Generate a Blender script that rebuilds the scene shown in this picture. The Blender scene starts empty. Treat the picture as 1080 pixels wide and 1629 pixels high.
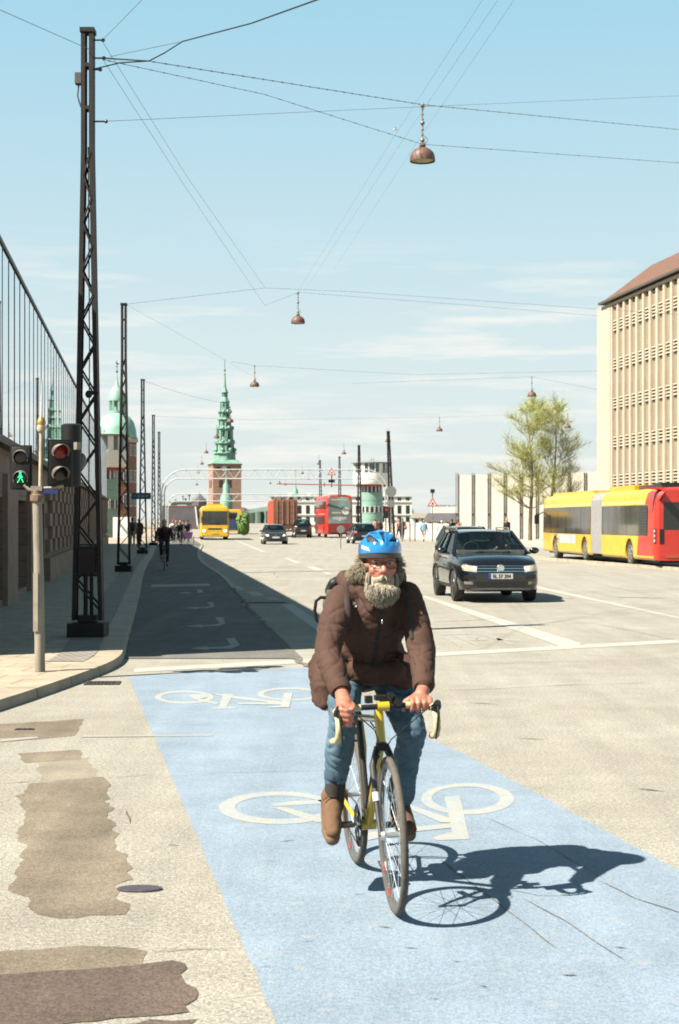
import bpy, bmesh, math, random
from mathutils import Vector, Matrix, noise
from mathutils.bvhtree import BVHTree
R = math.radians
scene = bpy.context.scene
col = scene.collection
# ---------------------------------------------------------------- camera
FOC = 2450.0            # focal length in photo pixels (photo is 1080 x 1629)
CAMH = 1.7
HZ = 828.0
cam = bpy.data.cameras.new("camera"); camo = bpy.data.objects.new("camera", cam); col.objects.link(camo)
camo.location = (0, 0, CAMH); camo.rotation_euler = (R(90), 0, 0)
cam.sensor_fit = 'VERTICAL'; cam.sensor_height = 36.0; cam.lens = FOC / 1629 * 36
cam.shift_y = (HZ - 814.5) / 1629
cam.clip_start = 0.05; cam.clip_end = 6000
scene.camera = camo
cam.dof.use_dof = True; cam.dof.focus_distance = 12.0; cam.dof.aperture_fstop = 8.0
# ---------------------------------------------------------------- sky, sun, exposure
SUN_EL = 48.0
SUN_DIR = Vector((-0.876, -0.482))          # horizontal direction towards the sun
w = bpy.data.worlds.new("World"); scene.world = w; w.use_nodes = True
nt = w.node_tree; nt.nodes.clear()
wo = nt.nodes.new('ShaderNodeOutputWorld'); bg = nt.nodes.new('ShaderNodeBackground')
sky = nt.nodes.new('ShaderNodeTexSky'); sky.sky_type = 'NISHITA'; sky.sun_disc = False
sky.sun_elevation = R(SUN_EL); sky.sun_rotation = math.atan2(SUN_DIR.x, SUN_DIR.y)
sky.air_density = 1.0; sky.dust_density = 1.6; sky.ozone_density = 2.2
bg.inputs['Strength'].default_value = 0.064
tc = nt.nodes.new('ShaderNodeTexCoord')
# thin streaks of high cloud, laid out by sky direction
sep = nt.nodes.new('ShaderNodeSeparateXYZ'); nt.links.new(tc.outputs['Generated'], sep.inputs[0])
mp = nt.nodes.new('ShaderNodeMapping'); mp.inputs['Scale'].default_value = (4.2, 4.2, 42.0)
nt.links.new(tc.outputs['Generated'], mp.inputs[0])
cn = nt.nodes.new('ShaderNodeTexNoise'); cn.inputs['Scale'].default_value = 1.5; cn.inputs['Detail'].default_value = 7; cn.inputs['Roughness'].default_value = .6
nt.links.new(mp.outputs[0], cn.inputs['Vector'])
cr = nt.nodes.new('ShaderNodeMapRange'); cr.inputs['From Min'].default_value = .51; cr.inputs['From Max'].default_value = .66
nt.links.new(cn.outputs['Fac'], cr.inputs['Value'])
band = nt.nodes.new('ShaderNodeMapRange'); band.interpolation_type = 'SMOOTHSTEP'
band.inputs['From Min'].default_value = .20; band.inputs['From Max'].default_value = .12
nt.links.new(sep.outputs['Z'], band.inputs['Value'])
mu = nt.nodes.new('ShaderNodeMath'); mu.operation = 'MULTIPLY'
nt.links.new(cr.outputs[0], mu.inputs[0]); nt.links.new(band.outputs[0], mu.inputs[1])
mu2 = nt.nodes.new('ShaderNodeMath'); mu2.operation = 'MULTIPLY'; mu2.inputs[1].default_value = .62
nt.links.new(mu.outputs[0], mu2.inputs[0])
tint = nt.nodes.new('ShaderNodeMix'); tint.data_type = 'RGBA'; tint.blend_type = 'MULTIPLY'; tint.inputs['Factor'].default_value = 1
tint.inputs['B'].default_value = (.55, .6, .62, 1)
nt.links.new(sky.outputs[0], tint.inputs['A'])
# pale film-like spring sky: elevation gradient blended over the physical sky
def ramp(a, b, src, lo, hi):
    r_ = nt.nodes.new('ShaderNodeMapRange'); r_.inputs['From Min'].default_value = lo; r_.inputs['From Max'].default_value = hi; nt.links.new(sep.outputs['Z'], r_.inputs['Value'])
    x_ = nt.nodes.new('ShaderNodeMix'); x_.data_type = 'RGBA'; x_.clamp_factor = True
    nt.links.new(r_.outputs[0], x_.inputs['Factor'])
    if src is None: x_.inputs['A'].default_value = (*a, 1)
    else: nt.links.new(src, x_.inputs['A'])
    x_.inputs['B'].default_value = (*b, 1); return x_.outputs['Result']
g_ = ramp((3.85, 4.1, 3.95), (3.2, 3.9, 4.0), None, .0, .15)
g_ = ramp(None, (1.62, 3.2, 4.0), g_, .12, .36)
g_ = ramp(None, (.75, 1.2, 1.55), g_, .36, .8)
gm_ = nt.nodes.new('ShaderNodeMix'); gm_.data_type = 'RGBA'; gm_.inputs['Factor'].default_value = .88
nt.links.new(tint.outputs['Result'], gm_.inputs['A']); nt.links.new(g_, gm_.inputs['B'])
cm = nt.nodes.new('ShaderNodeMix'); cm.data_type = 'RGBA'; cm.inputs['B'].default_value = (4.7, 4.5, 4.2, 1)
nt.links.new(mu2.outputs[0], cm.inputs['Factor']); nt.links.new(gm_.outputs['Result'], cm.inputs['A'])
nt.links.new(cm.outputs['Result'], bg.inputs['Color']); nt.links.new(bg.outputs[0], wo.inputs[0])
sun = bpy.data.lights.new("sun", 'SUN'); suno = bpy.data.objects.new("sun", sun); col.objects.link(suno)
sun.energy = 5.0; sun.angle = R(0.5); sun.color = (1.0, 0.93, 0.80)
sd = Vector((SUN_DIR.x * math.cos(R(SUN_EL)), SUN_DIR.y * math.cos(R(SUN_EL)), math.sin(R(SUN_EL))))
suno.rotation_euler = (-sd).to_track_quat('-Z', 'Y').to_euler(); suno.location = (-20, -10, 30)
scene.view_settings.view_transform = 'Standard'; scene.view_settings.look = 'None'
scene.view_settings.gamma = 1; scene.view_settings.exposure = 1.78
scene.cycles.max_bounces = 6; scene.cycles.transparent_max_bounces = 12
scene.cycles.filter_width = 1.8
# ---------------------------------------------------------------- helpers
def G(px, py, z=0.0):
    "point on the level z seen at a photo pixel"
    D = FOC * (CAMH - z) / (py - HZ)
    return Vector(((px - 540) * D / FOC, D, z))
def P(px, py, D):
    return Vector(((px - 540) * D / FOC, D, CAMH - (py - HZ) * D / FOC))
def tag(o, label=None, cat=None, group=None, kind=None):
    if label: o['label'] = label
    if cat: o['category'] = cat
    if group: o['group'] = group
    if kind: o['kind'] = kind
    return o
def thing(name, label, cat, loc=(0, 0, 0), rz=0, group=None, rx=0):
    o = bpy.data.objects.new(name, None); col.objects.link(o)
    o.empty_display_size = .2
    o.location = loc; o.rotation_euler = (rx, 0, rz)
    return tag(o, label, cat, group)
def dup(o, parent=None, loc=None, rz=None, label=None):
    c = o.copy(); col.objects.link(c); c.parent = parent
    if loc is not None: c.location = loc
    if rz is not None: c.rotation_euler = (0, 0, rz)
    if label: c['label'] = label
    for ch in list(o.children): dup(ch, c)
    return c
class MB:
    def __init__(s): s.bm = bmesh.new(); s.mi = 0
    def face(s, vs):
        try:
            f = s.bm.faces.new(vs); f.material_index = s.mi; return f
        except ValueError: return None
    def poly(s, pts):
        return s.face([s.bm.verts.new(p) for p in pts])
    def hexa(s, p):
        v = [s.bm.verts.new(q) for q in p]
        for f in ((0, 3, 2, 1), (4, 5, 6, 7), (0, 1, 5, 4), (1, 2, 6, 5), (2, 3, 7, 6), (3, 0, 4, 7)):
            s.face([v[i] for i in f])
    def box(s, c, d, rot=None):
        x, y, z = d[0] / 2, d[1] / 2, d[2] / 2
        q = [Vector(t) for t in ((-x, -y, -z), (x, -y, -z), (x, y, -z), (-x, y, -z), (-x, -y, z), (x, -y, z), (x, y, z), (-x, y, z))]
        if rot is not None: q = [rot @ t for t in q]
        s.hexa([t + Vector(c) for t in q])
    def bbox(s, x0, x1, y0, y1, z0, z1):
        s.box(((x0 + x1) / 2, (y0 + y1) / 2, (z0 + z1) / 2), (abs(x1 - x0), abs(y1 - y0), abs(z1 - z0)))
    def bar(s, a, b, w, h=None, up=(0, 0, 1)):
        a = Vector(a); b = Vector(b); h = h or w
        t = (b - a).normalized(); u = Vector(up)
        if abs(t.dot(u)) > .98: u = Vector((0, 1, 0)) if abs(t.y) < .9 else Vector((1, 0, 0))
        sd_ = t.cross(u).normalized(); u = sd_.cross(t)
        q = []
        for p in (a, b):
            for i, j in ((-1, -1), (1, -1), (1, 1), (-1, 1)):
                q.append(p + sd_ * (i * w / 2) + u * (j * h / 2))
        s.hexa(q)
    def tube(s, pts, r, n=8, closed=False, caps=True, sq=1.0, ref=None):
        pts = [Vector(p) for p in pts]; m = len(pts)
        rr = r if isinstance(r, (list, tuple)) else [r] * m
        rings = []; prev = None
        for i, p in enumerate(pts):
            if closed: t = pts[(i + 1) % m] - pts[i - 1]
            else: t = pts[min(i + 1, m - 1)] - pts[max(i - 1, 0)]
            t.normalize()
            if prev is None:
                a = Vector(ref) if ref else (Vector((0, 0, 1)) if abs(t.z) < .9 else Vector((1, 0, 0)))
                u = (a - t * a.dot(t)).normalized()
            else: u = (prev - t * prev.dot(t)).normalized()
            prev = u; v = t.cross(u)
            rings.append([s.bm.verts.new(p + (u * math.cos(2 * math.pi * k / n) + v * math.sin(2 * math.pi * k / n) * sq) * rr[i]) for k in range(n)])
        for i in range(m if closed else m - 1):
            a, b = rings[i], rings[(i + 1) % m]
            for k in range(n): s.face([a[k], a[(k + 1) % n], b[(k + 1) % n], b[k]])
        if caps and not closed:
            s.face(rings[0][::-1]); s.face(rings[-1])
    def cyl(s, a, b, r, n=16, r2=None): s.tube([a, b], [r, r if r2 is None else r2], n)
    def lathe(s, prof, n=24, c=(0, 0, 0), axis='z', cap=True):
        c = Vector(c); rings = []
        for r, z in prof:
            ring = []
            for k in range(n):
                a = 2 * math.pi * k / n
                q = (r * math.cos(a), r * math.sin(a), z)
                if axis == 'y': q = (r * math.cos(a), z, -r * math.sin(a))
                if axis == 'x': q = (z, r * math.cos(a), r * math.sin(a))
                ring.append(s.bm.verts.new(c + Vector(q)))
            rings.append(ring)
        for a, b in zip(rings, rings[1:]):
            for k in range(n): s.face([a[k], a[(k + 1) % n], b[(k + 1) % n], b[k]])
        if cap: s.face(rings[0][::-1]); s.face(rings[-1])
    def prism(s, pts, vec):
        vec = Vector(vec); a = [s.bm.verts.new(p) for p in pts]; b = [s.bm.verts.new(Vector(p) + vec) for p in pts]
        n = len(pts); s.face(a[::-1]); s.face(b)
        for i in range(n): s.face([a[i], a[(i + 1) % n], b[(i + 1) % n], b[i]])
    def ell(s, c, r, rot=None, seg=16, rings=10):
        c = Vector(c)
        if not isinstance(r, (tuple, list)): r = (r, r, r)
        L = []
        for j in range(1, rings):
            th = math.pi * j / rings; L.append([])
            for k in range(seg):
                a = 2 * math.pi * k / seg
                q = Vector((r[0] * math.sin(th) * math.cos(a), r[1] * math.sin(th) * math.sin(a), r[2] * math.cos(th)))
                if rot is not None: q = rot @ q
                L[-1].append(s.bm.verts.new(c + q))
        t = Vector((0, 0, r[2])); 
        if rot is not None: t = rot @ t
        tv = s.bm.verts.new(c + t); bv = s.bm.verts.new(c - t)
        for k in range(seg):
            s.face([tv, L[0][k], L[0][(k + 1) % seg]]); s.face([bv, L[-1][(k + 1) % seg], L[-1][k]])
        for a, b in zip(L, L[1:]):
            for k in range(seg): s.face([a[k], b[k], b[(k + 1) % seg], a[(k + 1) % seg]])
    def cap(s, a, ra, b, rb, n=12):
        "capsule with tapering radius"
        a = Vector(a); b = Vector(b); t = (b - a)
        L = t.length
        if L < 1e-6: s.ell(a, ra, seg=n); return
        t /= L; pts = []; rr = []
        for k in (-.98, -.8, -.5, 0): pts.append(a + t * ra * k); rr.append(ra * math.sqrt(max(1 - k * k, .01)))
        for k in (0, .5, .8, .98):
            pts.append(b + t * rb * k); rr.append(rb * math.sqrt(max(1 - k * k, .01)))
        s.tube(pts, rr, n)
    def build(s, name, mat, parent=None, smooth=True, angle=38, recalc=True, weld=False):
        bm = s.bm
        if weld: bmesh.ops.remove_doubles(bm, verts=bm.verts, dist=1e-5)
        if recalc: bmesh.ops.recalc_face_normals(bm, faces=bm.faces)
        if smooth:
            lim = R(angle)
            for f in bm.faces: f.smooth = True
            for e in bm.edges:
                if len(e.link_faces) == 2 and e.calc_face_angle(0) > lim: e.smooth = False
        me = bpy.data.meshes.new(name); bm.to_mesh(me); bm.free()
        return link(name, me, mat, parent)
def link(name, me, mat, parent=None):
    o = bpy.data.objects.new(name, me); col.objects.link(o)
    for m in (mat if isinstance(mat, (list, tuple)) else [mat]): me.materials.append(m)
    if parent is not None: o.parent = parent
    return o
def modded(me, mods):
    "mesh after the given modifiers"
    o = bpy.data.objects.new("work", me); col.objects.link(o)
    for typ, kw in mods:
        m = o.modifiers.new(typ, typ)
        for k, v in kw.items(): setattr(m, k, v)
    dg = bpy.context.evaluated_depsgraph_get(); dg.update()
    out = bpy.data.meshes.new_from_object(o.evaluated_get(dg))
    bpy.data.objects.remove(o); return out
def fuse(mb, name, mat, parent=None, voxel=.01, smooth=3, disp=None):
    "one continuous skin round overlapping closed volumes"
    bmesh.ops.recalc_face_normals(mb.bm, faces=mb.bm.faces)
    me = bpy.data.meshes.new(name); mb.bm.to_mesh(me); mb.bm.free()
    out = modded(me, [('REMESH', dict(mode='VOXEL', voxel_size=voxel)), ('SMOOTH', dict(factor=.6, iterations=smooth))])
    if disp:
        nr = [v.normal.copy() for v in out.vertices]
        for v, n_ in zip(out.vertices, nr): v.co = v.co + n_ * disp(v.co, n_)
    out.polygons.foreach_set('use_smooth', [True] * len(out.polygons))
    out.name = name; out.materials.clear()
    return link(name, out, mat, parent)
def cut(me, cutters):
    "subtract cutter meshes"
    cs = []
    for c in cutters:
        o = bpy.data.objects.new("cutter", c); col.objects.link(o); cs.append(o)
    out = modded(me, [('BOOLEAN', dict(operation='DIFFERENCE', solver='EXACT', object=o)) for o in cs])
    for o in cs: bpy.data.objects.remove(o)
    return out
def mesh_of(mb, name='m'):
    bmesh.ops.recalc_face_normals(mb.bm, faces=mb.bm.faces)
    me = bpy.data.meshes.new(name); mb.bm.to_mesh(me); mb.bm.free(); return me
def smooth_angle(me, angle=35):
    bm = bmesh.new(); bm.from_mesh(me)
    for f in bm.faces: f.smooth = True
    for e in bm.edges:
        if len(e.link_faces) == 2 and e.calc_face_angle(0) > R(angle): e.smooth = False
    bm.to_mesh(me); bm.free()
def bvh_of(me):
    return BVHTree.FromPolygons([v.co.copy() for v in me.vertices], [tuple(p.vertices) for p in me.polygons])
def panel(mb, bvh, quad, d, off=.004, n=6, m=4, back=.03):
    """thin shell that follows a body surface: quad = 4 points just outside it, d = direction towards it"""
    d = Vector(d).normalized(); q = [Vector(p) for p in quad]; F = []; Bk = []
    for j in range(m + 1):
        fr = []; br = []
        for i in range(n + 1):
            u, v = i / n, j / m
            p = (q[0] * (1 - u) + q[1] * u) * (1 - v) + (q[3] * (1 - u) + q[2] * u) * v
            h = bvh.ray_cast(p - d * .3, d)[0]
            if h is None: h = p
            fr.append(mb.bm.verts.new(h - d * off)); br.append(mb.bm.verts.new(h + d * back))
        F.append(fr); Bk.append(br)
    for j in range(m):
        for i in range(n):
            mb.face([F[j][i], F[j][i + 1], F[j + 1][i + 1], F[j + 1][i]])
    rim = [(F[0][i], Bk[0][i]) for i in range(n + 1)] + [(F[j][n], Bk[j][n]) for j in range(1, m + 1)] + \
          [(F[m][i], Bk[m][i]) for i in range(n - 1, -1, -1)] + [(F[j][0], Bk[j][0]) for j in range(m - 1, 0, -1)]
    for i in range(len(rim)):
        a, b = rim[i], rim[(i + 1) % len(rim)]; mb.face([a[0], a[1], b[1], b[0]])
def text_mesh(body, size, name, mat, parent, loc, rot, extrude=.002, sx=1.0, bold=0.0):
    cu = bpy.data.curves.new(name, 'FONT'); cu.body = body; cu.size = size; cu.extrude = extrude; cu.offset = bold
    cu.align_x = 'CENTER'; cu.align_y = 'CENTER'; cu.resolution_u = 3
    t = bpy.data.objects.new("t", cu); col.objects.link(t)
    dg = bpy.context.evaluated_depsgraph_get(); dg.update()
    me = bpy.data.meshes.new_from_object(t.evaluated_get(dg)); bpy.data.objects.remove(t)
    me.transform(Matrix.Diagonal((sx, 1, 1, 1))); me.name = name; me.materials.clear()
    o = link(name, me, mat, parent); o.location = loc; o.rotation_euler = rot
    return o
# ---------------------------------------------------------------- materials
KA = .56     # the photo is exposed bright: surface colours below are given as they look in it, times this
def kc(c): return tuple(x * KA for x in c)
def M(name, c, rough=.6, metal=0.0, var=.12, scale=6.0, bump=0.0, bscale=60.0, coat=0.0, spec=.5, emit=None, es=1.0, c2=None, stretch=None, detail=4, alpha=1.0):
    if metal < .8: c = kc(c); c2 = kc(c2) if c2 else None
    es *= .5
    m = bpy.data.materials.new(name); m.use_nodes = True; t = m.node_tree; b = t.nodes['Principled BSDF']
    b.inputs['Roughness'].default_value = rough; b.inputs['Metallic'].default_value = metal
    b.inputs['Coat Weight'].default_value = coat; b.inputs['Coat Roughness'].default_value = .06
    b.inputs['Specular IOR Level'].default_value = spec
    tcn = t.nodes.new('ShaderNodeTexCoord'); mpn = t.nodes.new('ShaderNodeMapping')
    if stretch: mpn.inputs['Scale'].default_value = stretch
    t.links.new(tcn.outputs['Object'], mpn.inputs[0])
    if var > 0 or c2:
        n = t.nodes.new('ShaderNodeTexNoise'); n.inputs['Scale'].default_value = scale; n.inputs['Detail'].default_value = detail; n.inputs['Roughness'].default_value = .6
        t.links.new(mpn.outputs[0], n.inputs['Vector'])
        mr = t.nodes.new('ShaderNodeMapRange'); mr.inputs['From Min'].default_value = .32; mr.inputs['From Max'].default_value = .68
        t.links.new(n.outputs['Fac'], mr.inputs['Value'])
        mx = t.nodes.new('ShaderNodeMix'); mx.data_type = 'RGBA'
        d = c2 if c2 else tuple(min(x * (1 + var), 1) for x in c)
        e = c if c2 else tuple(x * (1 - var) for x in c)
        mx.inputs['A'].default_value = (*e, 1); mx.inputs['B'].default_value = (*d, 1)
        t.links.new(mr.outputs[0], mx.inputs['Factor']); t.links.new(mx.outputs['Result'], b.inputs['Base Color'])
    else: b.inputs['Base Color'].default_value = (*c, 1)
    if bump > 0:
        n2 = t.nodes.new('ShaderNodeTexNoise'); n2.inputs['Scale'].default_value = bscale; n2.inputs['Detail'].default_value = 3
        t.links.new(mpn.outputs[0], n2.inputs['Vector'])
        bp = t.nodes.new('ShaderNodeBump'); bp.inputs['Strength'].default_value = bump; bp.inputs['Distance'].default_value = .5 / bscale
        t.links.new(n2.outputs['Fac'], bp.inputs['Height']); t.links.new(bp.outputs[0], b.inputs['Normal'])
    if emit:
        b.inputs['Emission Color'].default_value = (*emit, 1); b.inputs['Emission Strength'].default_value = es
    if alpha < 1: b.inputs['Alpha'].default_value = alpha
    return m
def asphalt(name, ca, cb, speck=.35, sc=1.0, blotch=.42, rough=.9):
    "worn asphalt: aggregate grains, broad stains, long tyre streaks"
    ca = kc(ca); cb = kc(cb)
    m = bpy.data.materials.new(name); m.use_nodes = True; t = m.node_tree; b = t.nodes['Principled BSDF']
    b.inputs['Roughness'].default_value = rough; b.inputs['Specular IOR Level'].default_value = .25
    tcn = t.nodes.new('ShaderNodeTexCoord')
    def nz(scale, detail=3, st=None, r=.55):
        n = t.nodes.new('ShaderNodeTexNoise'); n.inputs['Scale'].default_value = scale; n.inputs['Detail'].default_value = detail; n.inputs['Roughness'].default_value = r
        if st:
            mpn = t.nodes.new('ShaderNodeMapping'); mpn.inputs['Scale'].default_value = st; mpn.inputs['Rotation'].default_value = (0, 0, -.115)
            t.links.new(tcn.outputs['Object'], mpn.inputs[0]); t.links.new(mpn.outputs[0], n.inputs['Vector'])
        else: t.links.new(tcn.outputs['Object'], n.inputs['Vector'])
        return n.outputs['Fac']
    def rng(s_, a, b_, lo, hi):
        mr = t.nodes.new('ShaderNodeMapRange'); mr.inputs['From Min'].default_value = a; mr.inputs['From Max'].default_value = b_
        mr.inputs['To Min'].default_value = lo; mr.inputs['To Max'].default_value = hi; t.links.new(s_, mr.inputs['Value']); return mr.outputs[0]
    mx = t.nodes.new('ShaderNodeMix'); mx.data_type = 'RGBA'; mx.inputs['A'].default_value = (*ca, 1); mx.inputs['B'].default_value = (*cb, 1)
    t.links.new(rng(nz(.35 * sc, 6, None, .65), .35, .65, 0, 1), mx.inputs['Factor'])
    def mul(prev, fac):
        x = t.nodes.new('ShaderNodeMix'); x.data_type = 'RGBA'; x.blend_type = 'MULTIPLY'; x.inputs['Factor'].default_value = 1
        cmb = t.nodes.new('ShaderNodeCombineColor')
        for k in range(3): t.links.new(fac, cmb.inputs[k])
        t.links.new(prev, x.inputs['A']); t.links.new(cmb.outputs[0], x.inputs['B']); return x.outputs['Result']
    c = mul(mx.outputs['Result'], rng(nz(95 * sc, 2), .33, .67, 1 - speck, 1 + speck))
    c = mul(c, rng(nz(38 * sc, 2), .35, .65, 1 - speck * .55, 1 + speck * .45))
    c = mul(c, rng(nz(2.2 * sc, 5, None, .7), .3, .7, 1 - blotch * .5, 1 + blotch * .3))
    c = mul(c, rng(nz(1.0, 3, (3.0, .12, 1)), .35, .7, 1 - blotch * .35, 1 + blotch * .2))
    c = mul(c, rng(nz(7, 4, (.5, 1.6, 1)), .70, .76, 1, 1 - blotch * .8))
    t.links.new(c, b.inputs['Base Color'])
    bp = t.nodes.new('ShaderNodeBump'); bp.inputs['Strength'].default_value = .5; bp.inputs['Distance'].default_value = .006
    t.links.new(nz(95 * sc, 2), bp.inputs['Height']); t.links.new(bp.outputs[0], b.inputs['Normal'])
    return m
def paint(name, c, under, wear=.5, speck=.12, blotch=.15):
    "road paint that has worn through to the asphalt in places"
    m = asphalt(name, c, tuple(x * .93 for x in c), speck, 1.0, blotch, .75); t = m.node_tree; b = t.nodes['Principled BSDF']
    src = b.inputs['Base Color'].links[0].from_socket
    tcn = [n for n in t.nodes if n.type == 'TEX_COORD'][0]
    n1 = t.nodes.new('ShaderNodeTexNoise'); n1.inputs['Scale'].default_value = 9; n1.inputs['Detail'].default_value = 9; n1.inputs['Roughness'].default_value = .75
    t.links.new(tcn.outputs['Object'], n1.inputs['Vector'])
    mr = t.nodes.new('ShaderNodeMapRange'); mr.inputs['From Min'].default_value = .72 - wear * .3; mr.inputs['From Max'].default_value = .80 - wear * .2
    mr.inputs['To Max'].default_value = min(wear * 1.2, .85); t.links.new(n1.outputs['Fac'], mr.inputs['Value'])
    x = t.nodes.new('ShaderNodeMix'); x.data_type = 'RGBA'; x.inputs['B'].default_value = (*kc(under), 1)
    t.links.new(mr.outputs[0], x.inputs['Factor']); t.links.new(src, x.inputs['A']); t.links.new(x.outputs['Result'], b.inputs['Base Color'])
    return m
def brick(name, c1, c2, mortar, bw, bh, ms=.01, off=.5, plane='xy', rough=.85, rot=0, bump=.3, squash=1):
    c1 = kc(c1); c2 = kc(c2); mortar = kc(mortar)
    m = bpy.data.materials.new(name); m.use_nodes = True; t = m.node_tree; b = t.nodes['Principled BSDF']
    b.inputs['Roughness'].default_value = rough
    tcn = t.nodes.new('ShaderNodeTexCoord'); mpn = t.nodes.new('ShaderNodeMapping')
    if plane == 'xz': mpn.inputs['Rotation'].default_value = (R(-90), 0, 0)
    elif plane == 'yz':
        s_ = t.nodes.new('ShaderNodeSeparateXYZ'); c_ = t.nodes.new('ShaderNodeCombineXYZ')
    else: mpn.inputs['Rotation'].default_value = (0, 0, rot)
    br = t.nodes.new('ShaderNodeTexBrick'); br.inputs['Scale'].default_value = 1
    br.inputs['Color1'].default_value = (*c1, 1); br.inputs['Color2'].default_value = (*c2, 1); br.inputs['Mortar'].default_value = (*mortar, 1)
    br.inputs['Brick Width'].default_value = bw; br.inputs['Row Height'].default_value = bh; br.inputs['Mortar Size'].default_value = ms; br.offset = off
    if plane == 'yz':
        t.links.new(tcn.outputs['Object'], s_.inputs[0]); t.links.new(s_.outputs['Y'], c_.inputs['X']); t.links.new(s_.outputs['Z'], c_.inputs['Y'])
        t.links.new(c_.outputs[0], br.inputs['Vector'])
    else:
        t.links.new(tcn.outputs['Object'], mpn.inputs[0]); t.links.new(mpn.outputs[0], br.inputs['Vector'])
    n = t.nodes.new('ShaderNodeTexNoise'); n.inputs['Scale'].default_value = 3; n.inputs['Detail'].default_value = 6
    t.links.new(tcn.outputs['Object'], n.inputs['Vector'])
    mr = t.nodes.new('ShaderNodeMapRange'); mr.inputs['From Min'].default_value = .3; mr.inputs['From Max'].default_value = .7; mr.inputs['To Min'].default_value = .78; mr.inputs['To Max'].default_value = 1.12
    t.links.new(n.outputs['Fac'], mr.inputs['Value'])
    cmb = t.nodes.new('ShaderNodeCombineColor')
    for k in range(3): t.links.new(mr.outputs[0], cmb.inputs[k])
    x = t.nodes.new('ShaderNodeMix'); x.data_type = 'RGBA'; x.blend_type = 'MULTIPLY'; x.inputs['Factor'].default_value = 1
    t.links.new(br.outputs['Color'], x.inputs['A']); t.links.new(cmb.outputs[0], x.inputs['B']); t.links.new(x.outputs['Result'], b.inputs['Base Color'])
    bp = t.nodes.new('ShaderNodeBump'); bp.inputs['Strength'].default_value = bump; bp.inputs['Distance'].default_value = .01; bp.invert = True
    t.links.new(br.outputs['Fac'], bp.inputs['Height']); t.links.new(bp.outputs[0], b.inputs['Normal'])
    return m
def glass(name, c, alpha=.35, rough=.02):
    "thin tinted pane: mirror reflection over a see-through tint"
    m = bpy.data.materials.new(name); m.use_nodes = True; t = m.node_tree; t.nodes.clear()
    o = t.nodes.new('ShaderNodeOutputMaterial'); tr = t.nodes.new('ShaderNodeBsdfTransparent'); gl = t.nodes.new('ShaderNodeBsdfGlossy')
    tr.inputs[0].default_value = (*c, 1); gl.inputs['Roughness'].default_value = rough
    fr = t.nodes.new('ShaderNodeLayerWeight'); fr.inputs[0].default_value = .14
    mr = t.nodes.new('ShaderNodeMapRange'); mr.inputs['To Min'].default_value = alpha; mr.inputs['To Max'].default_value = 1.0
    t.links.new(fr.outputs['Fresnel'], mr.inputs['Value'])
    mx = t.nodes.new('ShaderNodeMixShader'); t.links.new(mr.outputs[0], mx.inputs[0])
    t.links.new(tr.outputs[0], mx.inputs[1]); t.links.new(gl.outputs[0], mx.inputs[2]); t.links.new(mx.outputs[0], o.inputs[0])
    return m
# common materials
blackm = M('black_plastic', (.018, .018, .019), .5, var=.2, spec=.22)
rubber = M('rubber', (.035, .033, .03), .8, var=.25, scale=20)
chrome = M('chrome', (.75, .75, .73), .18, 1.0, var=.05)
alum = M('aluminium', (.5, .5, .5), .35, .9, var=.1)
mastm = M('dark_painted_steel', (.024, .019, .017), .6, .0, spec=.25, var=.3, scale=4, bump=.2)
whitem = M('white_painted_steel', (.80, .80, .76), .5, var=.08)
darkglass = M('dark_window_glass', (.02, .025, .028), .05, 0, var=.3, scale=.8, spec=.8)
redlens = M('red_lens', (.5, .02, .02), .2, var=.1, coat=.5)
yellowp = M('yellow_bus_paint', (.80, .47, .014), .38, var=.10, scale=1.3, coat=.4, stretch=(1, 1, 3))
redp = M('red_bus_paint', (.62, .035, .02), .4, var=.07, scale=2, coat=.3)
skinm = M('skin', (.52, .24, .16), .5, var=.15, scale=25, bump=.1, bscale=200)
copper = M('green_copper', (.20, .46, .36), .6, var=.3, scale=.8, c2=(.33, .62, .5), stretch=(1, 1, .4))
# ================================================================ ground
U = Vector((-.115, 1)).normalized()                      # direction of the street
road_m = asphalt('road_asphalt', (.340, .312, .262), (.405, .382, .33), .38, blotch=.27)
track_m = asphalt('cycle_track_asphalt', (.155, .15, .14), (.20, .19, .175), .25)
patch_m = asphalt('old_patch_asphalt', (.215, .175, .13), (.29, .24, .18), .28, blotch=.55)
patch2_m = asphalt('fresh_patch_asphalt', (.12, .088, .07), (.165, .122, .098), .32, blotch=.5)
def sheet(name, pts, mat, z=0.0, thick=None):
    mb = MB()
    if thick: mb.prism([(p[0], p[1], z - thick) for p in pts], (0, 0, thick))
    else: mb.poly([(p[0], p[1], z) for p in pts])
    o = mb.build(name, mat, smooth=False); tag(o, kind='structure'); return o
mb = MB(); mb.poly([(-2500, -400, 0), (2500, -400, 0), (2500, 4500, 0), (-2500, 4500, 0)])
o = mb.build('road', road_m, smooth=False, recalc=False); o['kind'] = 'structure'
# kerb line of the left pavement, top edge at z = .12
KZ = .095
kp = [(-260, 1186), (-120, 1149), (0, 1113), (60, 1094), (130, 1070), (168, 1056), (186, 1047), (196, 1037), (201, 1011), (209, 985), (217, 957)]
kerb = [G(a, b, KZ) for a, b in kp]
far = [(30, -3.95), (44.5, -5.68), (56, -7.02), (74.4, -8.97), (100, -11.9), (130, -15.4), (300, -35.5)]
kerb += [Vector((x, D, KZ)) for D, x in far[1:]]
def smoothline(pts, it=2):
    for _ in range(it):
        q = [pts[0]]
        for a, b in zip(pts, pts[1:]): q += [a * .75 + b * .25, a * .25 + b * .75]
        q.append(pts[-1]); pts = q
    return pts
ks = smoothline(kerb, 2)
def offset_line(pts, d):
    out = []
    for i, p in enumerate(pts):
        t = pts[min(i + 1, len(pts) - 1)] - pts[max(i - 1, 0)]; t.z = 0; t.normalize()
        out.append(p + Vector((-t.y, t.x, 0)) * d)
    return out
inner = offset_line(ks, .30)
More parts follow.
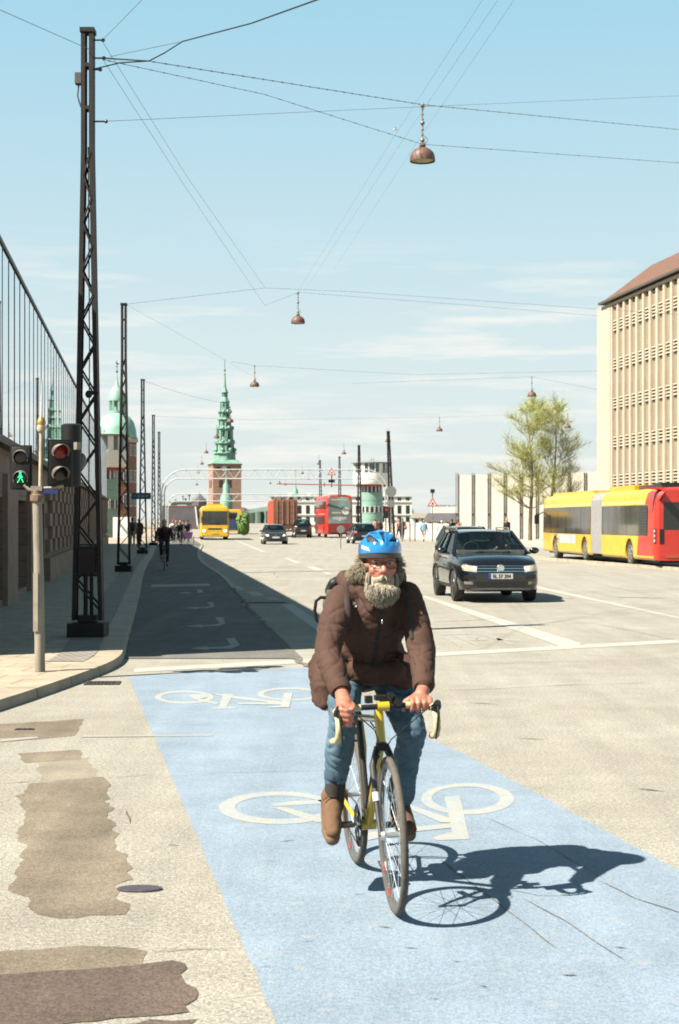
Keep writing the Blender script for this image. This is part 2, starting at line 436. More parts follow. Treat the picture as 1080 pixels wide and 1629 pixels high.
pave_m = brick('pavement_slabs', (.50, .40, .29), (.44, .35, .25), (.22, .18, .14), .62, .42, .012, rot=.115, bump=.4)
kerb_m = brick('granite_kerb', (.47, .39, .29), (.41, .34, .25), (.14, .11, .085), 1.1, 40, .014, off=0, rot=-1.45, rough=.8)
mb = MB(); n = len(ks)
top = [mb.bm.verts.new(p) for p in ks]; ti = [mb.bm.verts.new(p) for p in inner]
bot = [mb.bm.verts.new((p.x + .02, p.y, -.02)) for p in ks]; bi = [mb.bm.verts.new((p.x, p.y, -.02)) for p in inner]
for i in range(n - 1):
    mb.face([top[i], top[i + 1], ti[i + 1], ti[i]]); mb.face([top[i], bot[i], bot[i + 1], top[i + 1]]); mb.face([ti[i], ti[i + 1], bi[i + 1], bi[i]])
mb.face([top[0], ti[0], bi[0], bot[0]])
o = mb.build('kerb', kerb_m); o['kind'] = 'structure'
mb = MB()
a = [mb.bm.verts.new((p.x - .003, p.y, KZ - .004)) for p in inner]
b = [mb.bm.verts.new((-60 if p.y < 200 else -80, p.y - (0 if p.y > 20 else 0), KZ - .004)) for p in inner]
for i in range(n - 1): mb.face([a[i], b[i], b[i + 1], a[i + 1]])
o = mb.build('pavement', pave_m, smooth=False); o['kind'] = 'structure'
# strip of small setts along the kerb
mb = MB(); a = offset_line(ks, .31); b = offset_line(ks, .75)
for i in range(n - 1):
    if ks[i].y > 17.5 and ks[i].y < 120: mb.poly([(q.x, q.y, KZ + .002) for q in (a[i], a[i + 1], b[i + 1], b[i])])
o = mb.build('pavement_edge_setts', brick('setts', (.36, .32, .27), (.30, .27, .23), (.15, .13, .11), .11, .1, .012, rot=.115), smooth=False); o['kind'] = 'structure'
# cycle track, 5 cm above the carriageway, ramping down towards the junction
rp = [(18.9, -.45), (24, -1.05), (31, -2.0), (42.5, -3.1), (54, -4.62), (65, -6.0), (85, -7.85), (107, -9.55), (125, -11.7), (200, -20.0)]
rl = smoothline([Vector((x, D, 0)) for D, x in rp], 2)
def kx(D):
    for p, q in zip(ks, ks[1:]):
        if p.y <= D <= q.y: return p.x + (q.x - p.x) * (D - p.y) / (q.y - p.y)
    return -3.0
def tz(D): return .008 + .045 * min(max((D - 36) / 7, 0), 1)
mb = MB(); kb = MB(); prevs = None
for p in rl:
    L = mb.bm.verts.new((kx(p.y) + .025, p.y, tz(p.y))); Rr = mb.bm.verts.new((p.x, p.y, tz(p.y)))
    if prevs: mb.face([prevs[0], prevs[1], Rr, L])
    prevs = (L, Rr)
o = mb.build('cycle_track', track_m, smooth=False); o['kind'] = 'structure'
for p, q in zip(rl, rl[1:]):
    if p.y > 38 and q.y < 150:
        kb.hexa([(p.x + .002, p.y, -.01), (p.x + .14, p.y, -.01), (q.x + .14, q.y, -.01), (q.x + .002, q.y, -.01),
                 (p.x + .002, p.y, tz(p.y) + .012), (p.x + .14, p.y, tz(p.y) + .006), (q.x + .14, q.y, tz(q.y) + .006), (q.x + .002, q.y, tz(q.y) + .012)])
o = kb.build('cycle_track_kerb', kerb_m, smooth=False); o['kind'] = 'structure'
# right hand pavement
rk = [(22.5, 9), (20.3, 30), (18.0, 52), (15.9, 72), (12.9, 95), (9.2, 118), (6.2, 140), (2.5, 170), (-1, 200), (-12, 300)]
mb = MB()
for (x0, d0), (x1, d1) in zip(rk, rk[1:]):
    mb.hexa([(x0, d0, -.02), (x0 + 70, d0, -.02), (x1 + 70, d1, -.02), (x1, d1, -.02), (x0, d0, .12), (x0 + 70, d0, .12), (x1 + 70, d1, .12), (x1, d1, .12)])
o = mb.build('pavement', M('pale_paving', (.50, .44, .36), .9, var=.15, scale=1.2), smooth=False, weld=True); o['kind'] = 'structure'
# low median island
mb = MB(); md = [(850, 889.5), (905, 893.5), (1000, 901), (1100, 909), (1300, 925), (1900, 975)]
md = [(600, 871.5), (700, 878.0)] + md
cl = [G(a, b) for a, b in md]
for i, (p, q) in enumerate(zip(cl, cl[1:])):
    wd = .9
    z = .10 if i > 1 else .02
    mb.hexa([(p.x, p.y - wd * .5, -.02), (q.x, q.y - wd * .5, -.02), (q.x, q.y + wd * .5, -.02), (p.x, p.y + wd * .5, -.02),
             (p.x, p.y - wd * .5, z), (q.x, q.y - wd * .5, z), (q.x, q.y + wd * .5, z), (p.x, p.y + wd * .5, z)])
o = mb.build('median_kerb', M('worn_concrete', (.44, .38, .28), .9, var=.25, scale=3), smooth=False, weld=True); o['kind'] = 'structure'
# ---------------------------------------------------------------- paint on the road
def ragged(pts, step=.09, amp=.03, seed=0, closed=True):
    out = []; n = len(pts)
    for i in range(n if closed else n - 1):
        a = Vector(pts[i][:2]); b = Vector(pts[(i + 1) % n][:2]); k = max(1, int((b - a).length / step))
        nn = Vector((-(b - a).y, (b - a).x)).normalized() if (b - a).length > 0 else Vector((0, 1))
        for j in range(k):
            q = a.lerp(b, j / k); f = noise.noise(Vector((q.x * 5, q.y * 5, seed))) * 1.4 + noise.noise(Vector((q.x * 19, q.y * 19, seed + 5)))
            q = q + nn * f * amp
            out.append((q.x, q.y))
    return out
def flat(name, pts, mat, z, kind='structure'):
    o = sheet(name, pts, mat, z); return o
blue_m = paint('blue_lane_paint', (.285, .36, .445), (.37, .39, .40), .6, .2, .28)
bl_l = lambda D: -2.28 - .1805 * (D - 16.66)
bl = [(bl_l(2.5), 2.5), (bl_l(8), 8), (bl_l(12), 12), (bl_l(16.75), 16.75), tuple(G(300, 1070)[:2]), tuple(G(400, 1066)[:2]), tuple(G(494, 1062)[:2]), tuple(G(662, 1165)[:2]),
      tuple(G(740, 1201)[:2]), tuple(G(1080, 1385)[:2]), (2.65, 2.5)]
flat('blue_cycle_lane', ragged(bl, .05, .004, 3), blue_m, .0018)
cream_m = paint('cream_symbol_paint', (.47, .455, .385), (.32, .39, .46), 1.0)
white_m = paint('white_line_paint', (.50, .485, .44), (.36, .34, .30), .65)
white2_m = paint('worn_white_paint', (.43, .41, .37), (.34, .32, .27), .9)
class Marks:
    "strokes of road paint; coordinates are photo pixels laid on the ground plane"
    def __init__(s): s.mb = MB()
    def pg(s, pts, z): s.mb.poly([tuple(G(a, b, 0)[:2]) + (z,) for a, b in pts])
    def band(s, a, b, w, z): 
        d = Vector((b[0] - a[0], b[1] - a[1])).normalized(); n_ = Vector((-d.y, d.x)) * w / 2
        s.pg([(a[0] + n_.x, a[1] + n_.y), (b[0] + n_.x, b[1] + n_.y), (b[0] - n_.x, b[1] - n_.y), (a[0] - n_.x, a[1] - n_.y)], z)
    def ring(s, c, ro, ri, z, a0=0, a1=360, n=56, dc=(0, 0)):
        for k in range(n):
            t0 = R(a0 + (a1 - a0) * k / n); t1 = R(a0 + (a1 - a0) * (k + 1) / n)
            s.pg([(c[0] + ro[0] * math.cos(t0), c[1] + ro[1] * math.sin(t0)), (c[0] + ro[0] * math.cos(t1), c[1] + ro[1] * math.sin(t1)),
                  (c[0] + dc[0] + ri[0] * math.cos(t1), c[1] + dc[1] + ri[1] * math.sin(t1)), (c[0] + dc[0] + ri[0] * math.cos(t0), c[1] + dc[1] + ri[1] * math.sin(t0))], z)
    def done(s, name, mat):
        o = s.mb.build(name, mat, smooth=False, weld=True, recalc=False); o['kind'] = 'structure'; return o
Z0 = .0034
k = Marks()   # large bicycle symbol
k.ring((443, 1286), (95, 26), (72, 18.5), Z0, 22, 338, dc=(3, -1))
k.pg([(431, 1279), (437, 1283.5), (515, 1279), (517, 1273), (470, 1275)], Z0)
k.pg([(433, 1285), (452, 1285), (505, 1299), (545, 1300), (545, 1309), (505, 1309), (490, 1306)], Z0 + .0006)
k.ring((744, 1271.5), (74, 25), (54, 18.5), Z0, 0, 360, dc=(-3, -1))
k.pg([(707, 1268), (731, 1267), (737, 1290), (747, 1336), (695, 1338), (688, 1334), (697, 1330), (719, 1325), (712, 1290)], Z0 + .0006)
k.pg([(640, 1283), (652, 1281), (716, 1303), (716, 1310), (700, 1309)], Z0 + .0012)
k.pg([(640, 1318), (716, 1311), (718, 1318), (640, 1326)], Z0 + .0012)
k.pg([(585, 1338), (640, 1326), (640, 1318), (560, 1330)], Z0 + .0012)
k.done('bicycle_symbol', cream_m)
k = Marks()   # the smaller one behind it
k.ring((293, 1109.5), (47, 10.5), (37, 7.2), Z0)
k.pg([(298, 1106), (330, 1104), (336, 1108), (318, 1112), (350, 1119), (343, 1121), (312, 1114)], Z0 + .0006)
k.pg([(355, 1104.5), (372, 1104.5), (360, 1125), (378, 1126), (376, 1128), (338, 1128.5), (338, 1126.5), (348, 1125.5)], Z0 + .0006)
k.pg([(336, 1104.5), (344, 1104), (385, 1109), (452, 1117), (450, 1120.5), (380, 1113)], Z0 + .0012)
k.pg([(378, 1118.5), (450, 1118), (450, 1122), (378, 1121)], Z0 + .0018)
k.ring((462, 1104.5), (53, 10.5), (43, 7.5), Z0)
k.pg([(452, 1102.5), (466, 1102.5), (460, 1126), (428, 1127), (426, 1125), (446, 1123)], Z0 + .0024)
k.done('bicycle_symbol', cream_m)
k = Marks()
k.pg([(213, 1064), (300, 1059), (505, 1048), (540, 1046), (540, 1052), (505, 1054.5), (300, 1065), (213, 1070)], Z0)
k.pg([(690, 1038.5), (925, 1026), (1080, 1017.5), (1200, 1011), (1200, 1016), (1080, 1023), (925, 1031.5), (690, 1044.5)], Z0)
k.done('stop_line', white_m)
k = Marks()
k.pg([(665, 948), (677, 948), (926, 1024), (915, 1029.5), (898, 1031)], Z0 + .0012)
k.pg([(843, 931), (852, 932), (1200, 1008), (1200, 1016), (1080, 984), (856, 937)], Z0)
k.done('lane_line', white_m)
k = Marks()
for a, b, c_, d in (((343, 927), (357, 926), (363, 930), (350, 930.5)), ((363, 933), (379, 932), (389, 938), (373, 938.5)), ((391, 941.5), (409, 941), (421, 947.5), (402, 947.5))): k.pg([a, b, c_, d], Z0)
k.done('lane_dashes', white_m)
k = Marks(); k.pg([(447, 961.5), (467, 961.5), (530, 1005), (505, 1004)], Z0); k.done('lane_line', white_m)
k = Marks(); k.pg([(418, 951), (440, 950.5), (450, 955), (430, 955)], Z0); k.pg([(494, 950), (510, 949), (512, 952), (497, 952.5)], Z0); k.done('lane_dashes', white2_m)
k = Marks()
for a in ((380, 862.5, 384, 862.5, 424, 878, 416, 878), (486, 901.5, 498, 901, 517, 907, 504, 908), (512, 910.5, 521, 910, 530, 914, 520, 914), (452, 888, 460, 888, 480, 896, 470, 896)):
    k.pg([(a[0], a[1]), (a[2], a[3]), (a[4], a[5]), (a[6], a[7])], Z0)
k.pg([(356, 851.5), (359, 851.5), (384, 862.5), (380, 862.5)], Z0)
k.done('lane_dashes', white_m)
k = Marks()   # right hand lanes
k.pg([(1060, 949), (1064, 948.3), (1100, 955), (1098, 957)], Z0); k.pg([(660, 900), (663, 899.5), (690, 905), (688, 906)], Z0)
k.pg([(955, 931), (960, 930.6), (1010, 938), (1006, 939)], Z0); k.pg([(455, 866), (458, 866), (560, 884), (555, 884)], Z0)
k.done('lane_dashes', white2_m)
def tz_at(px, py): return tz(G(px, py).y)
class TMarks(Marks):
    def pg(s, pts, z): s.mb.poly([(q.x, q.y, tz(q.y) + z) for q in [G(a, b, tz(G(a, b).y)) for a, b in pts]])
k = TMarks()  # four turn arrows in the cycle track
c3 = lambda x, y: (200 + x / 3, 860 + y / 3)
k.pg([c3(*q) for q in ((308, 516), (392, 504), (385, 510), (470, 507), (500, 500), (478, 468), (520, 466), (545, 500), (505, 517), (400, 519), (388, 525))], .004)
k.pg([c3(*q) for q in ((285, 408), (365, 401), (360, 404), (420, 402), (448, 395), (425, 367), (463, 366), (476, 397), (440, 408), (372, 410), (362, 415))], .004)
k.pg([c3(*q) for q in ((285, 322), (345, 317), (340, 319), (385, 318), (405, 312), (385, 294), (414, 293), (425, 314), (395, 323), (350, 324), (340, 328))], .004)
k.pg([c3(*q) for q in ((250, 249), (300, 246), (296, 248), (312, 249), (312, 252), (295, 252), (290, 254))], .004)
k.pg([c3(*q) for q in ((338, 234), (364, 233), (371, 248), (343, 249))], .0046)
k.done('turn_arrows', white2_m)
k = TMarks(); k.pg([(240, 930), (332, 928), (335, 931.5), (240, 934)], .004); k.done('worn_line', white2_m)
k = Marks()   # worn lettering in the right lane and arrows in the shade
for a in ((702, 1012, 735, 1028), (722, 1011, 762, 1027), (742, 1010, 760, 1016), (770, 1009, 815, 1025), (745, 1018, 775, 1017), (700, 1009, 750, 1008), (790, 1017, 825, 1019)):
    k.band((a[0], a[1]), (a[2], a[3]), 3, Z0)
for a in ((384, 907, 402, 910), (410, 906, 430, 905.5), (418, 910, 432, 907), (416, 918, 442, 917), (436, 913, 443, 917), (420, 914, 438, 913)):
    k.band((a[0], a[1]), (a[2], a[3]), 1.8, Z0)
k.pg([(130, 1170.5), (340, 1169), (340, 1171.5), (130, 1173.5)], Z0 + .0008); k.pg([(0, 1176), (60, 1172.5), (60, 1175), (0, 1181)], Z0 + .0008)
k.done('worn_lettering', paint('ghost_paint', (.41, .39, .35), (.36, .34, .29), .9))
# patches and cracks
def pxp(*a): return [tuple(G(x, y)[:2]) for x, y in a]
flat('asphalt_patch', ragged(pxp((-60, 1160), (0, 1152), (134, 1144), (120, 1171), (0, 1181), (-60, 1186)), .1, .02, 1), patch_m, .0018)
flat('asphalt_patch', ragged(pxp((28, 1199), (124, 1193), (131, 1208), (40, 1214)), .08, .02, 2), patch_m, .0018)
flat('asphalt_patch', ragged(pxp((62, 1212), (142, 1205), (156, 1236), (62, 1244)), .08, .03, 7), asphalt('pale_patch', (.30, .26, .2), (.33, .29, .23), .2), .0010)
flat('asphalt_patch', ragged(pxp((46, 1246), (168, 1236), (168, 1268), (176, 1305), (190, 1345), (208, 1382), (184, 1410), (196, 1452), (90, 1462), (58, 1455), (28, 1422), (24, 1390), (40, 1352), (30, 1325), (38, 1290), (32, 1270)), .07, .045, 4), patch_m, .0018)
flat('asphalt_patch', ragged(pxp((-120, 1530), (0, 1514), (190, 1504), (236, 1514), (226, 1536), (0, 1556), (-120, 1570)), .07, .03, 5), patch_m, .0018)
flat('asphalt_patch', ragged(pxp((-120, 1568), (0, 1552), (236, 1536), (268, 1530), (296, 1542), (298, 1565), (315, 1590), (302, 1614), (212, 1619), (0, 1642), (-120, 1650)), .06, .035, 6), patch2_m, .0034)
flat('asphalt_patch', ragged(pxp((-120, 1665), (215, 1629), (240, 1624), (310, 1622), (290, 1700), (-120, 1760)), .06, .035, 8), patch2_m, .0018)
crack_m = asphalt('crack_filler', (.15, .13, .105), (.24, .21, .17), .3)
def crack(pts, w, z=.0055, name='crack', amp=.03):
    mb = MB(); q = [Vector(tuple(G(a, b)[:2]) + (0,)) for a, b in pts]; line = []
    for a, b in zip(q, q[1:]):
        m_ = max(2, int((b - a).length / .12))
        for j in range(m_):
            p = a.lerp(b, j / m_); p = p + Vector((noise.noise(p * 3), noise.noise(p * 3 + Vector((9, 9, 9))), 0)) * amp; line.append(p)
    line.append(q[-1]); n_ = len(line); L = []
    for i, p in enumerate(line):
        t = (line[min(i + 1, n_ - 1)] - line[max(i - 1, 0)]).normalized(); s_ = Vector((-t.y, t.x, 0))
        ww = w * (.35 + .9 * abs(noise.noise(p * 4)))
        if i in (0, n_ - 1): ww *= .1
        L.append((mb.bm.verts.new((p.x + s_.x * ww, p.y + s_.y * ww, z)), mb.bm.verts.new((p.x - s_.x * ww, p.y - s_.y * ww, z))))
    for a, b in zip(L, L[1:]): mb.face([a[0], a[1], b[1], b[0]])
    o = mb.build(name, crack_m, smooth=False, recalc=False); o['kind'] = 'structure'
crack([(686, 990), (740, 988), (805, 983)], .025)
crack([(690, 1099), (790, 1096), (900, 1090), (1040, 1087)], .012)
crack([(742, 1118), (795, 1121)], .03)
crack([(240, 1238), (350, 1230), (520, 1226)], .004)
crack([(0, 1248), (60, 1243)], .01); crack([(170, 1238), (262, 1232)], .01)
crack([(235, 1516), (300, 1510), (375, 1512)], .005)
crack([(700, 1368), (790, 1437), (885, 1510)], .0045, amp=.01)
crack([(830, 1430), (900, 1468), (995, 1530)], .006, amp=.01)
crack([(950, 1400), (1010, 1430), (1110, 1462)], .006, amp=.015)
crack([(770, 1300), (860, 1340), (960, 1400)], .003, amp=.01)
crack([(1010, 1255), (1060, 1260)], .02); crack([(825, 1175), (870, 1177)], .03); crack([(895, 1552), (918, 1553)], .018, amp=.01); crack([(978, 1508), (998, 1510)], .01, amp=.01)
crack([(360, 925), (400, 973), (453, 1030), (490, 1062)], .07, .0105, 'road_seam', .12)
crack([(975, 950), (1060, 952)], .12, amp=.2); crack([(730, 1058), (1000, 1050)], .01)
crack([(262, 1345), (285, 1346)], .012); crack([(200, 1290), (206, 1312)], .006)
for a in ((560, 1425, 580, 1423), (520, 1335, 545, 1333), (600, 1475, 625, 1478), (445, 1340, 470, 1337), (680, 1590, 700, 1592), (760, 1570, 775, 1572), (640, 1508, 668, 1511), (480, 1500, 500, 1497), (720, 1530, 735, 1532)):
    crack([(a[0], a[1]), (a[2], a[3])], .007, amp=.008)
# drain grates and a small cover
iron = M('cast_iron', (.06, .05, .045), .6, .3, var=.3, scale=12)
def grate(name, label, c, L, Wd, n, rz):
    t = thing(name, label, 'drain', c, rz)
    f = MB()
    for s_ in (-1, 1):
        f.box((s_ * (L / 2 - .015), 0, .004), (.03, Wd, .016)); f.box((0, s_ * (Wd / 2 - .015), .0042), (L - .06, .03, .0156))
    f.build('frame', iron, t, smooth=False)
    g = MB()
    for i in range(n): g.box((-L / 2 + .045 + (L - .09) * i / (n - 1), 0, .003), ((L - .09) / n * .45, Wd - .064, .012))
    g.build('grille', iron, t, smooth=False)
    f = MB(); f.box((0, 0, .0012), (L - .06, Wd - .06, .002)); f.build('shaft', M('black_hole', (.008, .007, .006), .9, var=0), t, smooth=False)
grate('drain_grate', 'rusty iron drain grate beside the curved kerb', G(163, 1087.5, 0), .36, .30, 8, .05)
grate('drain_grate', 'long narrow drain grate between the dashed lines in the shade', G(417, 959, .0), 1.0, .32, 12, .0)
mb = MB(); mb.lathe([(.105, 0), (.105, .006), (.098, .009), (.0, .009)][:3], 20); tag(mb.build('manhole_cover', M('worn_iron', (.085, .075, .09), .5, .2, var=.3, scale=20)), 'small dark oval cover beside the brown asphalt patch', 'manhole cover').location = G(222, 1415.5, 0) + Vector((0, 0, .002))
o = bpy.data.objects['manhole_cover']; o.scale = (1.0, .55, 1)
mb = MB(); mb.box((0, 0, .003), (.15, .07, .004)); mb.box((-.045, 0, .006), (.016, .055, .003)); mb.box((0, 0, .006), (.016, .055, .003)); mb.box((.045, 0, .006), (.016, .055, .003))
o = mb.build('valve_cover', iron); o.location = G(39, 1161, 0) + Vector((0, 0, .004)); tag(o, 'tiny iron valve cover set in the grey asphalt patch', 'valve cover')

# ================================================================ left building: stone wall with mirror glass above
FA = Vector((-.126, 1)).normalized(); FN = Vector((FA.y, -FA.x))     # along the street, out towards the street
def fac(D): return Vector((-2.684 - .126 * D, D, 0))
D0 = 17.9; F0 = fac(D0); FL = (fac(105) - F0).length; rzf = math.atan2(FA.y, FA.x)
# local frame: x along the facade, y to the left (into the building), z up
bank = thing('bank_building', 'long low stone building with mirror glass upper storey along the left pavement', 'building', (F0.x, F0.y, KZ - .02), rzf)
stone = brick('sandstone_wall', (.34, .225, .16), (.29, .185, .135), (.14, .1, .08), 1.2, .36, .008, plane='xz', off=.5)
stone2 = M('sandstone_block', (.36, .24, .17), .9, var=.18, scale=2, bump=.2, bscale=20)
GZ = 2.98; TZ = 6.72
mb = MB()
open_ = []
x = 1.5
while x < 21.5: open_.append((x, x + 3.6)); x += 6.0
xs = 0
for a, b in open_:
    mb.bbox(xs, a, 0, .8, 0, GZ); mb.bbox(a, b, 0, .8, 2.06, GZ); mb.bbox(a, b, 0, .8, 0, .14)
    mb.bbox(xs - .0, a + .0, .8, .86, 0, GZ); xs = b
mb.bbox(xs, FL, 0, .8, 0, GZ)
mb.bbox(0, FL, .81, 10, 0, GZ - .01)
mb.build('wall', stone, bank, smooth=False, weld=False)
mb = MB(); random.seed(3)
c = 0; x = xs + .4
while x < FL - 1:
    for r_ in range(6):
        if (r_ + c) % 2 == 0: mb.bbox(x, x + 1.18, -.13, -.002, .78 + r_ * .35, .78 + r_ * .35 + .335)
    x += 1.2; c += 1
mb.build('stone_relief', stone2, bank, smooth=False)
mb = MB(); mb.bbox(xs, FL, -.16, -.001, 0, .62)
for a, b in zip([0] + [q[1] for q in open_[:-1]], [q[0] for q in open_]): mb.bbox(a + .02, b - .02, -.10, -.001, 0, 2.5)
mb.build('plinth', stone2, bank, smooth=False)
mb = MB(); mb.bbox(-.1, FL + .02, -.2, .3, GZ + .001, GZ + .14); mb.build('ledge', M('ledge_stone', (.20, .15, .12), .8, var=.15), bank, smooth=False)
dk = M('dark_doorway', (.03, .026, .024), .6, var=.3)
for a, b in open_:
    d = MB(); d.bbox(a + .02, b - .02, .70, .78, .15, 2.05)
    for q in range(1, 3): d.bbox(a + 1.2 * q - .04, a + 1.2 * q + .04, .64, .70, .15, 2.05)
    d.bbox(a + .02, b - .02, .66, .70, .7, .76); d.bbox(a + .02, b - .02, .66, .70, 1.35, 1.41)
    d.build('doorway', dk, bank, smooth=False)
mir = bpy.data.materials.new('mirror_glass'); mir.use_nodes = True; b_ = mir.node_tree.nodes['Principled BSDF']
b_.inputs['Base Color'].default_value = (.80, .86, .90, 1); b_.inputs['Metallic'].default_value = 1; b_.inputs['Roughness'].default_value = .015
finm = M('brown_metal_fin', (.045, .032, .03), .5, .3, var=.15)
pane = MB(); pw = 1.35; pane.bbox(.03, pw - .03, -.022, .0, GZ + .15, TZ)
pane0 = pane.build('glass_pane', mir, bank, smooth=False); fin = MB(); fin.bbox(-.017, .017, -.031, .10, GZ + .142, TZ)
fin0 = fin.build('mullion', finm, bank, smooth=False)
np_ = int(FL / pw)
random.seed(5)
for i in range(1, np_):
    for src in (pane0, fin0):
        o = src.copy(); col.objects.link(o); o.location.x = i * pw
        if src is pane0: o.rotation_euler.z = random.uniform(-.0012, .0012)
mb = MB(); mb.bbox(-.05, FL, -.05, .16, TZ + .001, TZ + .09); mb.build('top_rail', finm, bank, smooth=False)
mb = MB(); mb.bbox(0, FL, .2, 10, GZ + .02, TZ - .05); mb.build('upper_storey', M('dark_core', (.05, .05, .05), .8), bank, smooth=False)
# ================================================================ lattice masts
mast_H = 9.1
def make_mast(name, label, loc, H=8.42, b=.19, t=.055, box=False, group=None, fat=1.0):
    T = thing(name, label, 'mast', loc, 0, group)
    zb = .22; zt = H; zs = H * .74      # solid pair of channels above zs
    cx = lambda z: (loc[0] * 0) + .0
    hw = lambda z: b + (t - b) * min(z / (H * .8), 1.0) ** .92
    for s_ in (-1, 1):
        m = MB()
        zz = [zb, H * .2, H * .4, H * .6, H * .8, H]
        for z0, z1 in zip(zz, zz[1:]):
            w0 = .058 * fat; 
            for dy in (-.085, .085):
                m.hexa([(s_ * hw(z0) - w0 / 2, dy - .012, z0), (s_ * hw(z0) + w0 / 2, dy - .012, z0), (s_ * hw(z0) + w0 / 2, dy + .012, z0), (s_ * hw(z0) - w0 / 2, dy + .012, z0),
                        (s_ * hw(z1) - w0 / 2, dy - .012, z1), (s_ * hw(z1) + w0 / 2, dy - .012, z1), (s_ * hw(z1) + w0 / 2, dy + .012, z1), (s_ * hw(z1) - w0 / 2, dy + .012, z1)])
            q = s_ * w0 * .32
            m.hexa([(s_ * hw(z0) + q - .008, -.072, z0), (s_ * hw(z0) + q + .008, -.072, z0), (s_ * hw(z0) + q + .008, .072, z0), (s_ * hw(z0) + q - .008, .072, z0),
                    (s_ * hw(z1) + q - .008, -.072, z1), (s_ * hw(z1) + q + .008, -.072, z1), (s_ * hw(z1) + q + .008, .072, z1), (s_ * hw(z1) + q - .008, .072, z1)])
        m.build('leg', mastm, T, smooth=False)
    for dy in (-.10, .10):
        m = MB(); z = zb + .15 + (.03 if dy > 0 else 0); s_ = 1
        while z < H * .78:
            st = .29 + .10 * hw(z) / b
            m.bar((s_ * (hw(z) - .01), dy, z), (-s_ * (hw(z + st) - .01), dy, z + st), .026 * fat, .008, up=(0, 1, 0))
            z += st; s_ = -s_
        m.build('lacing', mastm, T, smooth=False)
    m = MB(); m.box((0, 0, H - .02), (2 * t + .09, .22, .06)); m.box((0, 0, H * .87), (2 * t, .19, .05)); m.box((0, 0, H * .94), (2 * t, .19, .05)); m.build('cap', mastm, T, smooth=False)
    m = MB()
    m.bbox(-.255, .255, -.24, .24, 0, .19); m.bbox(-.12, .12, -.18, .18, .20, .30)
    m.build('base', mastm, T)
    return T
mt = M('insulator', (.05, .04, .04), .4)
mast1 = make_mast('lattice_mast', 'tall dark lattice mast nearest the camera, carrying a switch box and the thick cables', (P(140, 0, 21.4).x, 21.4, KZ), group='lattice masts along the left pavement')
m = MB(); m.bbox(-.12, .12, -.14, .12, .87, 1.22); m.bbox(-.135, .135, -.16, .13, 1.225, 1.25); m.bbox(-.18, .18, -.09, .09, 1.26, 1.28); m.bbox(-.18, .18, -.09, .09, .83, .86); m.build('switch_box', mastm, mast1)
m = MB(); m.tube([(-.03, -.02, .2), (-.03, -.02, .9)], .03); m.tube([(.05, -.02, .2), (.05, -.02, .9)], .025)
m.tube([(.01, .0, 1.38), (.02, .0, 4.0), (.0, .02, 6.8)], .008, 6); m.build('conduit', mastm, mast1)
m = MB(); m.ell((.03, -.12, 3.35), (.05, .05, .055)); m.tube([(.03, -.1, 3.35), (.16, -.1, 3.37)], .015); m.ell((.13, -.12, 3.13), (.03, .03, .05)); m.tube([(.13, -.12, 3.17), (.15, -.12, 3.33)], .006); m.build('small_lamp', blackm, mast1)
m = MB(); m.box((-.13, 0, 7.74), (.09, .13, .15)); m.tube([(-.13, 0, 7.66), (-.145, 0, 7.5), (-.10, 0, 7.35)], .011, 6); m.build('junction_box', M('grey_box', (.07, .065, .06), .6), mast1)
# clamps for the wires
m = MB()
for z, d in ((8.28, .16), (8.03, .17), (7.87, .12), (7.15, .2)):
    m.tube([(.05, 0, z), (.05 + d, 0, z)], .012, 6); m.ell((.05 + d, 0, z), (.028, .02, .028), seg=8, rings=6)
m.build('wire_clamp', mt, mast1)
ml = ['dark lattice mast second from the camera, standing at the kerb of the left pavement', 'slim dark lattice mast carrying the blue street sign', 'narrow lattice mast, left one of the two thin masts standing close together by the gantry', 'thin farthest lattice mast, beside the left end of the white gantry']
for i, (px, D, lb) in enumerate(zip((197, 227, 244, 253), (48.4, 74.4, 99.5, 118.5), ml)):
    make_mast('lattice_mast', lb, (P(px, 828, D).x, D, KZ), group='lattice masts along the left pavement', b=.19 if i < 2 else .12)
# slim posts of the right hand side
def slim(label, px0, ptop, pxt, D, H0=0, th=.10):
    b = P(px0, 828, D); t = P(pxt, ptop, D); T = thing('slim_mast', label, 'mast', (b.x, D, 0), 0, 'slim masts beyond the bridge gantry')
    dx = t.x - b.x; H = t.z
    for s_ in (-1, 1):
        m = MB(); m.tube([(s_ * .17 , 0, 0), (dx + s_ * .06, 0, H)], [th * .75, th * .5], 6); m.build('leg', mastm, T)
    m = MB(); 
    for i in range(16):
        z = .4 + i * (H - 1.5) / 16; f0 = z / H; f1 = (z + (H - 1.5) / 16) / H; s_ = 1 if i % 2 else -1
        m.bar((dx * f0 + s_ * (.17 - .11 * f0), 0, z), (dx * f1 - s_ * (.17 - .11 * f1), 0, z + (H - 1.5) / 16), .03)
    m.build('lacing', mastm, T, smooth=False)
    m = MB(); m.box((dx, 0, H), (.3, .2, .12)); m.build('cap', mastm, T, smooth=False)
slim('slightly leaning dark mast right of the round control tower', 624, 687, 617.5, 124, th=.14)
slim('dark mast standing in front of the round control tower', 572, 709, 571, 150, th=.13)
slim('dark mast rising behind the red double decker, right of the triangle sign', 541, 727, 540, 178)
slim('dark mast rising left of the triangle sign on the gantry', 511, 733, 509, 190)
